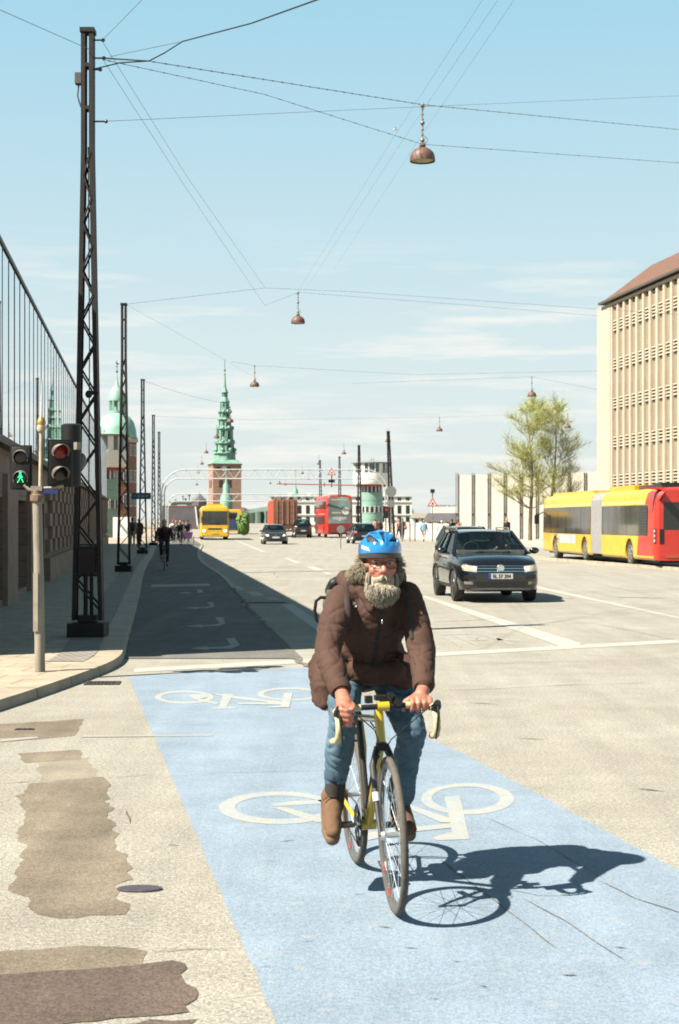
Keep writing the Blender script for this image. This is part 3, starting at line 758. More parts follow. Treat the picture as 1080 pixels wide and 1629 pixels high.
# ================================================================ pendant street lamps
lampm = M('rusty_lamp_shade', (.155, .08, .055), .6, .1, var=.35, scale=7, bump=.2, bscale=30)
lampin = M('lamp_inside', (.55, .42, .20), .5)
gal = M('galvanised', (.30, .27, .22), .5, .5)
def make_lamp(label, x, y, z):
    T = thing('pendant_lamp', label, 'street lamp', (x, y, z), 0, 'pendant street lamps over the road')
    m = MB(); pr = []
    for k_ in range(13):
        a = R(90 * k_ / 12); pr.append((max(.248 * math.cos(a), .05), .06 + .22 * math.sin(a)))
    pr = [(.25, .0), (.252, .03)] + pr
    m.lathe(pr, 28, cap=False); m.lathe([(.05, .275), (.065, .29), (.06, .34), (.03, .36)], 16); m.lathe([(.236, .004), (.236, .05), (.2, .15), (.1, .24), (.02, .25)], 28, cap=False)
    m.lathe([(.25, 0), (.236, .004)], 28, cap=False)
    m.build('shade', lampm, T, recalc=False)
    m = MB(); m.lathe([(.232, .03), (.2, .02), (.1, .008), (.01, .004)], 28); m.build('diffuser', lampin, T)
    m = MB(); m.tube([(0, 0, .34), (.012, 0, .45), (-.008, 0, .56), (.008, 0, .68), (-.006, 0, .80), (0, 0, 1.12)], .013, 6)
    for k_ in range(7): m.lathe([(.008, .40 + k_ * .1), (.026, .42 + k_ * .1), (.026, .44 + k_ * .1), (.008, .46 + k_ * .1)], 8)
    for zz in (.42, .76, 1.1): m.ell((0, 0, zz), (.045, .045, .05), seg=10, rings=7)
    m.tube([(.03, 0, .36), (.09, 0, .38), (.10, 0, .44), (.04, 0, .50)], .008, 6); m.build('hanger', gal, T)
    return T
LP = [(672, 257, 30.3), (474, 514.5, 55.5), (405, 615, 82), (366, 672, 112), (344.5, 697, 137), (328, 721, 170), (321, 739, 195), (315, 753, 225), (313, 772, 250),
      (846, 630.5, 88), (903, 681, 118), (699, 686, 122), (547, 722.5, 164), (507, 739, 190), (481, 754, 232), (491, 763, 270), (617, 703, 138), (430, 770, 285), (454, 772, 300)]
LL = ['large rust brown pendant lamp hanging from a chain nearest the camera, high against the sky', 'brown pendant lamp, second largest, straight above the oncoming dark hatchback',
      'small brown pendant lamp right of the church spire', 'tiny pendant lamp in front of the right flank of the green spire', 'tiny pendant lamp in front of the left flank of the green spire',
      'tiny pendant lamp just left of the spire foot, higher of the pair', 'tiny pendant lamp left of the brick church tower, lower of the pair', 'tiny pendant lamp seen just under the top chord of the gantry left of the church',
      'tiny pendant lamp under the white gantry, lowest of those left of the church', 'pendant lamp hanging above the crowns of the two young trees', 'pendant lamp beside the right tree, close to the ribbed office block',
      'pendant lamp in the open sky between the control tower and the trees', 'small pendant lamp left above the control tower roof', 'small pendant lamp left of the red triangle sign',
      'tiny pendant lamp over the container truck', 'tiny pendant lamp just below the one over the container truck', 'pendant lamp beside the top of the leaning mast', 'faint pendant lamp above the hill left of the container truck', 'faint pendant lamp over the roof of the container truck']
lamp_top = []
for (px, py, D), lb in zip(LP, LL):
    p = P(px, py, D); make_lamp(lb, p.x, p.y, p.z); lamp_top.append(p + Vector((0, 0, 1.12)))
# ================================================================ wires
wirem = M('span_wire', (.20, .22, .23), .5, .3, var=.2)
def wire(pts, r, label, mat=None, sag=0.0, beads=0, cat='cable', group='overhead span wires'):
    q = []
    for a, b in zip(pts, pts[1:]):
        a = Vector(a); b = Vector(b); n_ = 14
        for j in range(n_):
            f = j / n_; q.append(a.lerp(b, f) - Vector((0, 0, sag * 4 * f * (1 - f))))
    q.append(Vector(pts[-1])); r *= .72; m = MB(); m.tube(q, r, 6)
    if beads:
        for j in range(beads):
            f = (j + .5) / beads * (len(q) - 1); i = int(f); p = q[i].lerp(q[min(i + 1, len(q) - 1)], f - i)
            t = (q[min(i + 1, len(q) - 1)] - q[i]).normalized()
            m.tube([p - t * .03, p + t * .03], r * 1.8, 6)
    o = m.build('overhead_wire', mat or wirem); tag(o, label, cat, group); return o
A = lambda z: Vector((mast1.location.x + .2, 21.4, KZ + z))
L1 = lamp_top[0]
wire([A(8.03), P(235, 97, 22.5), L1, P(1110, 209, 42)], .0085, 'beaded span wire from the nearest mast to the top of the largest lamp', beads=90)
wire([A(8.01), P(420, 150, 26), L1 - Vector((0, 0, .78)), P(1120, 262, 36)], .0065, 'thin span wire running past the neck of the largest lamp', beads=40)
wire([A(7.15), P(620, 172, 30), P(1110, 151, 42)], .005, 'faint nearly level span wire from the nearest mast to the right')
wire([A(7.87) - Vector((.15, 0, 0)), P(190, 100, 21.6), P(237, 97, 21.8), P(262, 84, 22), P(290, 66, 21), P(400, 37, 18), P(520, -6, 15)], .012, 'thick black cable climbing to the top edge from the nearest mast', mat=blackm)
wire([P(175, 90, 21.5), P(285, 67, 22)], .005, 'short thin wire crossing above the black cable')
wire([A(8.28), P(240, -15, 20)], .005, 'thin wire rising steeply from the top of the nearest mast')
wire([P(-40, -2, 17), P(141, 78, 21.4)], .006, 'thin wire from the top left corner to the nearest mast')
wire([A(8.26), P(300, 285, 36), P(421, 457, 52)], .005, 'right one of the two long wires falling from the nearest mast')
wire([A(8.02), P(290, 290, 36), P(421, 486, 54)], .005, 'left one of the two long wires falling from the nearest mast')
for i, (a, b, lb) in enumerate((((775, -12), (470, 470), 'left'), ((800, -12), (485, 462), 'middle'), ((826, -12), (530, 430), 'right'))):
    wire([P(a[0], a[1], 16), P((a[0] + b[0]) / 2 + 2, (a[1] + b[1]) / 2 - 8, 27), P(b[0], b[1], 54)], .0024, f'{lb} one of three hair thin wires sloping across the sky behind the largest lamp')
M2 = P(200, 484, 48.4); L2 = lamp_top[1]
wire([M2, P(421, 458, 54), P(560, 464, 56), P(1100, 502, 60)], .007, 'span wire over the second lamp towards the ribbed block')
wire([P(421, 486, 54), L2, P(700, 482, 57), P(960, 503, 62)], .006, 'span wire holding the second lamp')
wire([M2, P(310, 545, 64), P(405, 600, 78)], .005, 'wire falling from the second mast')
M3 = P(230, 606, 74.4); L3 = lamp_top[2]
wire([P(367, 575, 80), L3, P(660, 596, 84), P(960, 590, 86)], .008, 'faint span wire holding the third lamp')
wire([M3, P(350, 640, 96), lamp_top[3]], .010, 'span wire from the third mast to the lamp before the spire', sag=.1)
wire([P(246, 662, 99.5), P(400, 668, 118), lamp_top[11], lamp_top[10]], .008, 'faint far span wire in front of the spire')
wire([P(560, 610, 86), lamp_top[9], P(952, 620, 90)], .008, 'faint span wire holding the lamp above the trees')
mb = MB(); mb.ell((0, 0, 0), (.09, .03, .03)); mb.prism([(0, -.01, .0), (.06, -.01, .02), (.02, -.16, .09)], (0, .01, .005)); mb.prism([(0, .0, .0), (.06, .0, .02), (.02, .16, .09)], (0, .01, .005))
o = mb.build('seagull', M('white_feathers', (.7, .68, .62), .7)); o.location = P(628, 206, 60); tag(o, 'tiny white gull gliding left of the largest lamp', 'bird')
# ================================================================ traffic signals on their pole
tp = G(63.5, 1068, KZ)
T = thing('signal_pole', 'weathered grey pole at the pavement corner carrying the traffic signals', 'pole', tp, 0)
polem = M('weathered_pole', (.40, .35, .28), .65, .15, var=.4, scale=7, bump=.15, c2=(.24, .21, .17), stretch=(1, 1, .35))
H = 2.02 - KZ
m = MB(); m.tube([(0, 0, 0), (-.01, 0, .9), (-.03, 0, H - .08)], [.056, .053, .05], 20); m.build('post', polem, T)
m = MB(); m.lathe([(.058, H - .12), (.075, H - .11), (.075, H - .05), (.062, H - .04), (.06, H - .0), (.03, H + .02)], 18, c=(-.03, 0, 0)); m.box((-.03, -.06, H - .09), (.05, .05, .05)); m.build('collar', M('rusty_collar', (.22, .15, .10), .6, .3, var=.4, scale=20), T)
m = MB(); m.box((-.035, -.056, .74), (.05, .02, .62)); m.build('cover_plate', M('cover_plate', (.46, .40, .32), .5, .2, var=.2), T)
m = MB(); m.tube([(-.03, 0, H), (.02, 0, H + .02), (.14, .0, H + .03), (.25, 0, H + .05)], .018, 8); m.tube([(-.03, 0, H), (-.12, 0, H + .01), (-.17, 0, H + .06)], .018, 8); m.box((-.03, 0, H + .02), (.12, .1, .05)); m.build('bracket', polem, T)
m = MB(); m.tube([(0, .02, H), (.01, .02, H + .62)], [.022, .02], 10); m.lathe([(.02, 0), (.04, .01), (.05, .04), (.04, .09), (.024, .1)], 12, c=(.01, .02, H + .62)); m.build('mast_arm', M('cream_paint', (.55, .46, .33), .6, .1, var=.25), T)
m = MB(); m.lathe([(.045, 0), (.05, .03), (.036, .06), (.02, .08)], 12, c=(.01, .02, H + .70)); m.build('gold_finial', M('gilded', (.52, .33, .08), .4, .6), T)
m = MB(); m.tube([(.01, .02, H + .76), (.02, .02, H + 1.18)], [.014, .007], 8); m.build('flag_rod', M('pale_rod', (.62, .58, .55), .5), T)
m = MB(); m.box((.10, -.03, H - .015), (.18, .02, .035)); m.build('blue_plate', M('blue_enamel', (.01, .03, .22), .35), T)
visor_m = M('signal_visor', (.17, .145, .13), .55, var=.3, scale=10)
def signal(name, label, x, z, wd, h, rz=0, lit=None, mats=(None, None), dy=0.0, visor=.12):
    S = thing(name, label, 'traffic light', (tp.x + x, tp.y + dy, z), rz)
    m = MB(); m.box((0, .05, 0), (wd, .10, h)); me = modded(mesh_of(m), [('BEVEL', dict(width=.012, segments=2))]); me.materials.clear(); smooth_angle(me); link('housing', me, M('signal_housing', (.018, .016, .015), .55, var=.2, spec=.2), S)
    m = MB(); m.bbox(-wd / 2 - .018, wd / 2 + .018, .02, .026, -h / 2 - .015, h / 2 + .015); m.build('backboard', blackm, S, smooth=False)
    for i, zz in enumerate((h * .25, -h * .25)):
        r_ = wd * .40
        v = MB(); n_ = 20; rin = []; rout = []
        a0, a1 = R(-25), R(205)
        for k_ in range(n_ + 1):
            a = a0 + (a1 - a0) * k_ / n_; dp = visor * (.35 + .65 * max(math.sin(a), 0) ** .5)
            p0 = (r_ * math.cos(a), -.001, zz + r_ * math.sin(a)); p1 = (r_ * math.cos(a), -dp, zz + r_ * math.sin(a) - .012)
            rin.append((v.bm.verts.new(p0), v.bm.verts.new(p1)))
            q0 = ((r_ - .006) * math.cos(a), -.001, zz + (r_ - .006) * math.sin(a)); q1 = ((r_ - .006) * math.cos(a), -dp, zz + (r_ - .006) * math.sin(a) - .012)
            rout.append((v.bm.verts.new(q0), v.bm.verts.new(q1)))
        for a, b, c_, d in zip(rin, rin[1:], rout, rout[1:]):
            v.face([a[0], a[1], b[1], b[0]]); v.face([c_[0], d[0], d[1], c_[1]]); v.face([a[1], c_[1], d[1], b[1]])
        v.build('visor', visor_m, S, recalc=False)
        l = MB(); l.lathe([(r_ * .84, -.002), (r_ * .75, -.012), (r_ * .4, -.02), (.004, -.022)], 24, c=(0, 0, zz), axis='y'); l.build('lens', mats[i], S)
    return S
dimred = M('dim_red_lens', (.085, .008, .007), .3, emit=(1, .03, .02), es=.03)
dark_l = M('unlit_lens', (.02, .012, .012), .2); dim_am = M('unlit_amber_lens', (.035, .02, .012), .3)
g1 = signal('pedestrian_signal', 'pedestrian signal with a green walking figure lit, left of the pole', -.205, 1.7 + 86 / 152.2, .20, .445, 0, mats=(dark_l, dark_l), visor=.06)
gm = M('green_light', (.0, .3, .08), .4, emit=(.02, 1, .28), es=1.6)
m = MB(); zc = -.445 * .25; y = -.026
m.ell((0, y, zc + .052), (.012, .004, .012), seg=10, rings=6); m.bar((0, y, zc + .038), (.004, y, zc), .02, .005); m.bar((.004, y, zc + .005), (-.03, y, zc - .052), .011, .005)
m.bar((.006, y, zc + .005), (.032, y, zc - .048), .011, .005); m.bar((0, y, zc + .034), (-.024, y, zc + .002), .008, .005); m.bar((0, y, zc + .034), (.026, y, zc + .004), .008, .005)
m.build('walking_figure', gm, g1)
signal('traffic_signal', 'two lens cycle signal with a dim red top lens, right of the pole', .215, 1.7 + 93 / 152.2, .215, .47, R(20), mats=(dimred, dim_am), dy=-.02, visor=.22)
S = thing('traffic_signal', 'tall black signal seen from behind, against the nearest lattice mast', 'traffic light', (tp.x + .27, tp.y + .35, 1.7 + 105 / 149), R(150))
m = MB(); m.lathe([(.085, -.34), (.108, -.33), (.108, .33), (.085, .345)], 20); m.build('housing', blackm, S)
m = MB(); m.box((-.12, .04, .1), (.05, .06, .08)); m.build('bracket', polem, S)
m = MB(); m.ell((0, -.15, -.05), (.08, .06, .09)); m.build('visor', visor_m, S)
# blue street sign on third mast
m = MB(); m.box((0, 0, 0), (1.02, .03, .34)); 
o = m.build('street_sign', M('blue_sign', (.015, .09, .16), .4)); o.scale = (.92, 1, .92); o.location = P(224.5, 789, 74.1); tag(o, 'dark blue street name sign fixed on the third lattice mast', 'sign')
m = MB()
for a_, b_ in ((-.38, -.30), (-.2, -.02), (.03, .2), (.25, .36)): m.bbox(a_, b_, -.019, -.0155, -.05, .05)
m.build('lettering', M('pale_letters', (.30, .36, .40), .5), o, smooth=False)
# ================================================================ white gantries over the bridge
gantry_m = M('gantry_paint', (.58, .60, .58), .5, var=.1)
def gantry(label, D, xl, xr, ztop, zbot, rc, nz=14):
    T = thing('gantry', label, 'gantry', ((xl + xr) / 2, D, 0), 0, 'white gantries over the bridge'); hw = (xr - xl) / 2; d = ztop - zbot
    def arch(h, w_, r_, n_=10):
        p = [(-w_, 0, 0), (-w_, 0, h - r_)]
        for k in range(1, n_ + 1):
            a = R(90 * k / n_); p.append((-w_ + r_ * (1 - math.cos(a)), 0, h - r_ + r_ * math.sin(a)))
        p += [(-x, y, z) for x, y, z in p[::-1]]; return p
    m = MB(); o_ = arch(ztop, hw, rc); m.tube(o_, .06, 8); m.build('outer_chord', gantry_m, T)
    m = MB(); i_ = arch(zbot, hw - .28, rc * .62); m.tube(i_, .055, 8); m.build('inner_chord', gantry_m, T)
    m = MB(); x0 = -hw + rc * .5; x1 = hw - rc * .5; n2 = nz
    def zt(x):
        e = max(abs(x) - (hw - rc), 0); return ztop - rc + math.sqrt(max(rc * rc - e * e, 0))
    for k in range(n2):
        a = x0 + (x1 - x0) * k / n2; b = x0 + (x1 - x0) * (k + 1) / n2; mm = (a + b) / 2
        m.tube([(a, 0, zt(a)), (mm, 0, min(zbot, zt(mm) - .1))], .024, 6); m.tube([(mm, 0, min(zbot, zt(mm) - .1)), (b, 0, zt(b))], .035, 6)
    for s_ in (-1, 1):
        for k in range(8):
            z = .4 + k * (ztop - rc - .3) / 8; m.tube([(s_ * hw, 0, z), (s_ * (hw - .28), 0, z + .35)], .03, 6)
    m.build('lattice', gantry_m, T)
    return T
g_ = gantry('large white arched lattice gantry nearer the camera, spanning the bridge beside the control tower', 150, P(257, 0, 150).x, P(617, 0, 150).x, P(0, 747, 150).z, P(0, 761.5, 150).z, 2.3, 15)
gantry('smaller white lattice gantry farther off, behind the yellow coach', 205, P(264, 0, 205).x, P(560, 0, 205).x, P(0, 786, 205).z, P(0, 797, 205).z, 1.9, 13)
# red barrier boom and triangle sign fixed on the gantry
m = MB(); a = P(440, 769.5, 149); b = P(565, 772, 149); m.tube([a, b], .055, 8); m.tube([P(444, 765, 149), P(446, 771, 149)], .06, 6); m.tube([P(516, 768, 149), P(516, 774, 149)], .06, 6)
o = m.build('barrier_boom', M('faded_red_paint', (.42, .10, .07), .6)); tag(o, 'slim faded red boom below the large gantry', 'boom')
redm = M('sign_red', (.62, .03, .02), .45); whm = M('sign_white', (.75, .73, .68), .5)
def tri_sign(label, c, s_, pole=None, group='triangle warning signs'):
    T = thing('warning_sign', label, 'sign', c, 0, group); h = s_ * .866
    def tr(k, y0, y1, mat, nm):
        q = [(-s_ / 2 * k, y0, -h / 3 * k), (s_ / 2 * k, y0, -h / 3 * k), (0, y0, h * 2 / 3 * k)]; m = MB(); m.prism(q, (0, y1 - y0, 0)); m.build(nm, mat, T, smooth=False)
    tr(1, 0, .03, redm, 'red_border'); tr(.68, -.006, -.001, whm, 'white_panel')
    m = MB(); m.bbox(-s_ * .12, s_ * .12, -.012, -.007, -h * .12, -h * .04); m.bbox(-s_ * .06, s_ * .06, -.012, -.007, -h * .02, h * .12); m.build('symbol', blackm, T, smooth=False)
    if pole: m = MB(); m.tube([(0, .06, -c.z + .12), (0, .06, h * .5 if not pole > 1 else h + .25)], .045, 8); m.build('post', gal, T)
    return T
t_ = tri_sign('red triangle warning sign mounted on top of the large white gantry', P(527.5, 752, 149.5), .85)
m = MB(); m.bbox(-.32, -.05, -.03, .05, -.95, -.68); m.bbox(.05, .32, -.03, .05, -.95, -.68); m.tube([(0, .1, -1.4), (0, .1, .2)], .05, 6); m.build('twin_light', blackm, t_)
t_ = tri_sign('red triangle warning sign on a thin post by the pale parapet, lamp on top', P(688, 801, 117), .80, 2)
m = MB(); m.box((0, 0, .95), (.32, .2, .28)); m.build('top_lamp', blackm, t_)
# ================================================================ control towers of the bridge
grn = M('green_copper_cladding', (.20, .36, .29), .55, .1, var=.2, scale=.7, c2=(.30, .47, .39), stretch=(.3, .3, 3))
towerw = M('tower_white', (.95, .92, .86), .6, var=.06)
def ctower(label, x, y, mirror=False):
    T = thing('control_tower', label, 'tower', (x, y, 0), 0, 'round bridge control towers')
    m = MB(); m.lathe([(1.57, 0), (1.57, 5.6)], 40)
    for zz in (.9, 1.8, 2.7, 3.6, 4.5): m.lathe([(1.575, zz), (1.605, zz + .02), (1.605, zz + .06), (1.575, zz + .08)], 40, cap=False)
    m.build('body', grn, T)
    m = MB(); m.lathe([(1.42, 5.6), (1.42, 6.55)], 40); m.build('neck', darkglass, T)
    m = MB()
    for k in range(16):
        a = 2 * math.pi * k / 16; m.bar((1.46 * math.cos(a), 1.46 * math.sin(a), 5.601), (1.46 * math.cos(a), 1.46 * math.sin(a), 6.549), .12)
    m.build('neck_posts', towerw, T, smooth=False)
    m = MB(); m.lathe([(1.9, 6.55), (2.45, 6.75), (2.58, 7.1), (2.6, 8.3)], 44); m.build('parapet', towerw, T)
    m = MB(); m.lathe([(2.2, 6.42), (2.3, 6.55), (1.6, 6.545)], 44); m.build('red_rim', M('red_rim', (.40, .06, .04), .6), T)
    m = MB(); m.lathe([(2.42, 8.301), (2.42, 9.62)], 44); m.build('cabin_glass', M('sky_pale_cabin_glass', (.16, .20, .20), .08, .3, var=.4, scale=1) if not bpy.data.materials.get('sky_pale_cabin_glass') else bpy.data.materials['sky_pale_cabin_glass'], T)  # pale sky reflection is put into the base colour of the glass
    for k in range(18):
        a = 2 * math.pi * k / 18; wd = .55 if k % 3 == 0 else .12
        m = MB(); c_ = Vector((math.cos(a), math.sin(a), 0)); m.bar(c_ * 2.46 + Vector((0, 0, 8.301)), c_ * 2.46 + Vector((0, 0, 9.62)), wd, .1, up=c_); m.build('cabin_post', towerw, T, smooth=False)
    m = MB(); m.lathe([(2.45, 9.621), (2.85, 9.66), (2.85, 9.78), (.3, 9.95)], 44); m.build('roof', M('roof_edge', (.25, .24, .21), .6), T)
    m = MB(); m.tube([(0, 0, 9.9), (0, 0, 10.6)], .05, 6); m.tube([(-.3, 0, 10.15), (.4, 0, 10.2)], .04, 6); m.tube([(.3, 0, 9.9), (.3, 0, 10.4)], .04, 6); m.build('roof_mast', grn, T)
    for k in range(7):
        a = R(200 + k * 24); m = MB(); c_ = Vector((math.cos(a), math.sin(a), 0)); m.bar(c_ * 1.56 + Vector((0, 0, 2.85)), c_ * 1.56 + Vector((0, 0, 3.65)), .46, .06, up=c_); m.build('window', darkglass, T, smooth=False)
        m = MB(); 
        for s_ in (-1, 1):
            tv = Vector((-c_.y, c_.x, 0)) * s_ * .26; m.bar(c_ * 1.58 + tv + Vector((0, 0, 2.8)), c_ * 1.58 + tv + Vector((0, 0, 3.7)), .06, .08, up=c_)
        m.build('window_frame', towerw, T, smooth=False)
    return T
ctower('round green control tower with white glazed cabin, right of the red double decker', P(591, 0, 215).x, 215)
ctower('round green control tower half hidden behind the glass facade and the second mast', P(160.5, 0, 146).x, 146)
m = MB(); p = P(196, 850, 140); m.bbox(-.9, .7, -.3, .3, 0, 1.9); o = m.build('utility_cabinet', towerw); o.location = (p.x, 140, .1); tag(o, 'small white cabinet at the foot of the left control tower', 'cabinet')
# ================================================================ church tower with green spire
Dc = 640; sc = Dc / FOC
def zc_(py): return CAMH + (HZ - py) * sc
ch = thing('church', 'distant brick church tower with tall tiered green copper spire', 'church', (P(357.5, 0, Dc).x, Dc, 0), R(14))
rb = brick('church_brick', (.42, .21, .14), (.36, .18, .12), (.38, .27, .2), 1.1, .35, .03, plane='xz', bump=.1)
rb = M('church_brick_far', (.37, .225, .165), .9, var=.12, scale=.5)
hwd = 5.9
m = MB(); m.bbox(-hwd, hwd, -hwd, hwd, -4, zc_(741)); m.bbox(-hwd - .25, hwd + .25, -hwd - .25, hwd + .25, zc_(741), zc_(738.5)); m.build('tower', rb, ch, smooth=False)
m = MB(); q = hwd + .7; z0 = zc_(738.4); m.hexa([(-q, -q, z0), (q, -q, z0), (q, q, z0), (-q, q, z0), (-4.6, -4.6, zc_(732)), (4.6, -4.6, zc_(732)), (4.6, 4.6, zc_(732)), (-4.6, 4.6, zc_(732))]); 
gc = M('spire_copper', (.12, .27, .20), .6, var=.3, scale=.25, c2=(.26, .46, .37)); m.build('eaves', gc, ch, smooth=False)
gd = M('spire_openings', (.03, .07, .06), .8)
dk2 = M('louvre_opening', (.05, .035, .03), .8)
for ax in range(2):
    for s_ in (-1, 1):
        if ax == 0 and s_ == 1: continue
        for q in (-2.6, 1.0) if ax == 0 else (-1.8, 1.8):
            m = MB()
            z0, z1 = zc_(776), zc_(764)
            if ax == 0: m.bbox(q - .85, q + .85, -hwd - .05, -hwd + .2, z0, z1)
            else: m.bbox(s_ * hwd - .12, s_ * hwd + .12, q - .85, q + .85, z0, z1)
            m.build('window', dk2, ch, smooth=False)
m = MB()
for x, r_ in ((-3.6, .7), (.9, .7)): m.lathe([(r_, -.12), (r_, .2)], 14, c=(x, -hwd, zc_(746)), axis='y')
m.build('round_window', dk2, ch)
m = MB(); m.lathe([(1.1, -.14), (1.1, .2)], 18, c=(-1.35, -hwd, zc_(746)), axis='y'); m.build('clock_face', whm, ch)
# tiers of the spire: (py bottom, py top, half width px bottom, top, open)
tiers = [(732, 722, 17.5, 17.0, 0), (722, 718, 18.5, 16, 0), (718, 706, 15.5, 14.8, 1), (706, 702, 16.2, 13.5, 0), (702, 683, 12.8, 12.2, 2), (683, 679.5, 14.2, 11.5, 0), (679.5, 668, 10.8, 9.8, 1), (668, 665, 11.5, 9, 0),
         (665, 656, 9.2, 8.6, 1), (656, 653, 10, 7.2, 0), (653, 640, 7.4, 6.6, 2), (640, 632, 7.8, 4.4, 0), (632, 625, 4.4, 4.2, 1), (625, 616, 5.6, 2.4, 0), (616, 612, 2.6, 2.2, 0), (612, 590, 1.9, .6, 0), (590, 577, .55, .12, 0)]
for a, b, w0, w1, op in tiers:
    r0, r1 = w0 * sc, w1 * sc; z0, z1 = zc_(a), zc_(b); m = MB()
    if op < 2:
        m.lathe([(r0, z0), (r1, z1)], 8)
        if op == 0 and w0 > 5: m.lathe([(r0 * 1.06, z0), (r0 * 1.06, z0 + .35), (r0, z0 + .5)], 8)
    else:
        for k in range(8):
            t = 2 * math.pi * k / 8; c_ = Vector((math.cos(t), math.sin(t), 0)); m.bar(c_ * r0 * .93 + Vector((0, 0, z0)), c_ * r1 * .93 + Vector((0, 0, z1)), r0 * .26, r0 * .24, up=c_)
        m.lathe([(r0 * .35, z0), (r0 * .3, z1)], 8); m.lathe([(r0, z0), (r0, z0 + .8)], 8); m.lathe([(r1 * 1.05, z1 - .8), (r1 * 1.05, z1)], 8)
    m.build('spire_tier', gc, ch, smooth=False)
    if op == 1:
        for k in range(8):
            m = MB()
            t = 2 * math.pi * (k + .5) / 8; c_ = Vector((math.cos(t), math.sin(t), 0)); rm = (r0 + r1) / 2 * .925
            m.bar(c_ * rm + Vector((0, 0, z0 + (z1 - z0) * .2)), c_ * rm + Vector((0, 0, z0 + (z1 - z0) * .85)), r0 * .28, .3, up=c_); m.build('spire_opening', gd, ch, smooth=False)
m = MB()
for k in range(8):
    t = 2 * math.pi * (k + .5) / 8; c_ = Vector((math.cos(t), math.sin(t), 0))
    for a, w0 in ((716, 16.5), (703, 14), (681, 12.5), (655, 9)): m.ell(c_ * w0 * sc + Vector((0, 0, zc_(a))), (.7, .7, .9), seg=8, rings=6)
m.build('spire_ornament', gc, ch)
m = MB(); m.ell((0, 0, zc_(589)), .45); m.ell((0, 0, zc_(596)), .35); m.tube([(0, 0, zc_(612)), (0, 0, zc_(572))], .12, 6); m.build('finial', M('dark_gilt', (.16, .15, .08), .4, .5), ch)
m = MB(); c_ = P(360, 790, 560); m.lathe([(2.4, -6), (2.2, 0), (1.3, 1.6), (1.2, 4.2), (.5, 5.2), (.05, 9)], 10); o = m.build('roof_turret', gc); o.location = (c_.x, 560, c_.z); tag(o, 'small green copper turret in front of the church tower base', 'turret')
# ================================================================ brick building with the green dome
Dd = 330; s2 = Dd / FOC
zd = lambda py: CAMH + (HZ - py) * s2
dm = thing('domed_building', 'red brick corner building with a green copper dome and lantern', 'building', (P(186, 0, Dd).x, Dd, 0), 0)
brk = M('red_brick', (.30, .135, .085), .9, var=.2, scale=1.4)
m = MB(); hb = 29 * s2; m.lathe([(hb / math.cos(math.pi / 8), -1), (hb / math.cos(math.pi / 8), zd(704))], 8); m.bbox(-hb - 14, -hb * .2, 0, 14, -1, zd(702)); m.build('wall', brk, dm, smooth=False)
m = MB(); m.lathe([(hb * 1.1, zd(704.2)), (hb * 1.17, zd(702)), (hb * 1.17, zd(699.5)), (hb * 1.1, zd(697.5))], 24); m.build('cornice', M('sand_cornice', (.55, .47, .34), .8), dm)
m = MB(); pr = [(33, 697.5), (31.5, 694), (30.5, 684), (27, 672), (21, 664), (15, 660), (13, 657)]
m.lathe([(a * s2, zd(b)) for a, b in pr], 24); m.build('dome', M('dome_copper', (.22, .43, .33), .55, var=.18, scale=.5, c2=(.33, .56, .46)), dm)
m = MB(); m.lathe([(13.8 * s2, zd(657)), (13.8 * s2, zd(654))], 16); m.lathe([(13.5 * s2, zd(638)), (13.5 * s2, zd(634.5))], 16); m.lathe([(6 * s2, zd(654)), (6 * s2, zd(638))], 12)
for k in range(8):
    t = 2 * math.pi * (k + .5) / 8; c_ = Vector((math.cos(t), math.sin(t), 0)) * 11.5 * s2; m.bar(c_ + Vector((0, 0, zd(654))), c_ + Vector((0, 0, zd(638))), .42)
m.lathe([(a * s2, zd(b)) for a, b in ((13.2, 634.5), (12.6, 628), (10, 621), (6, 616), (2.6, 612), (1.4, 606), (.8, 598), (.3, 588))], 20); m.build('lantern', bpy.data.materials['dome_copper'], dm)
m = MB(); m.tube([(0, 0, zd(590)), (0, 0, zd(574))], .07, 6); m.ell((0, 0, zd(591)), .28); m.ell((0, 0, zd(583)), .18); m.prism([(0, 0, zd(577)), (.55, 0, zd(578.5)), (.1, 0, zd(581))], (0, .05, 0)); m.prism([(0, 0, zd(577)), (-.4, 0, zd(575)), (-.1, 0, zd(580))], (0, .05, 0)); m.build('weather_vane', M('vane', (.12, .14, .13), .5, .4), dm)
wwh = M('white_window_frame', (.62, .60, .55), .6)
ap = hb
for row, (a, b) in enumerate(((708, 726), (748, 768), (786, 806), (822, 840))):
    for k in range(8):
        t = 2 * math.pi * (k + .5) / 8
        if math.sin(t) > .3: continue
        c_ = Vector((math.cos(t), math.sin(t), 0)); tv = Vector((-c_.y, c_.x, 0))
        for s_ in (-.85, .85):
            m = MB(); q = c_ * ap + tv * s_; m.bar(q + Vector((0, 0, zd(b))), q + Vector((0, 0, zd(a))), .95, .16, up=c_); o = m.build('window', wwh, dm, smooth=False)
            m = MB(); 
            for u_ in (-.2, .2): m.bar(q + tv * u_ + c_ * .06 + Vector((0, 0, zd(b) + .2)), q + tv * u_ + c_ * .06 + Vector((0, 0, zd(a) - .2)), .28, .08, up=c_)
            m.build('pane', darkglass, o, smooth=False)
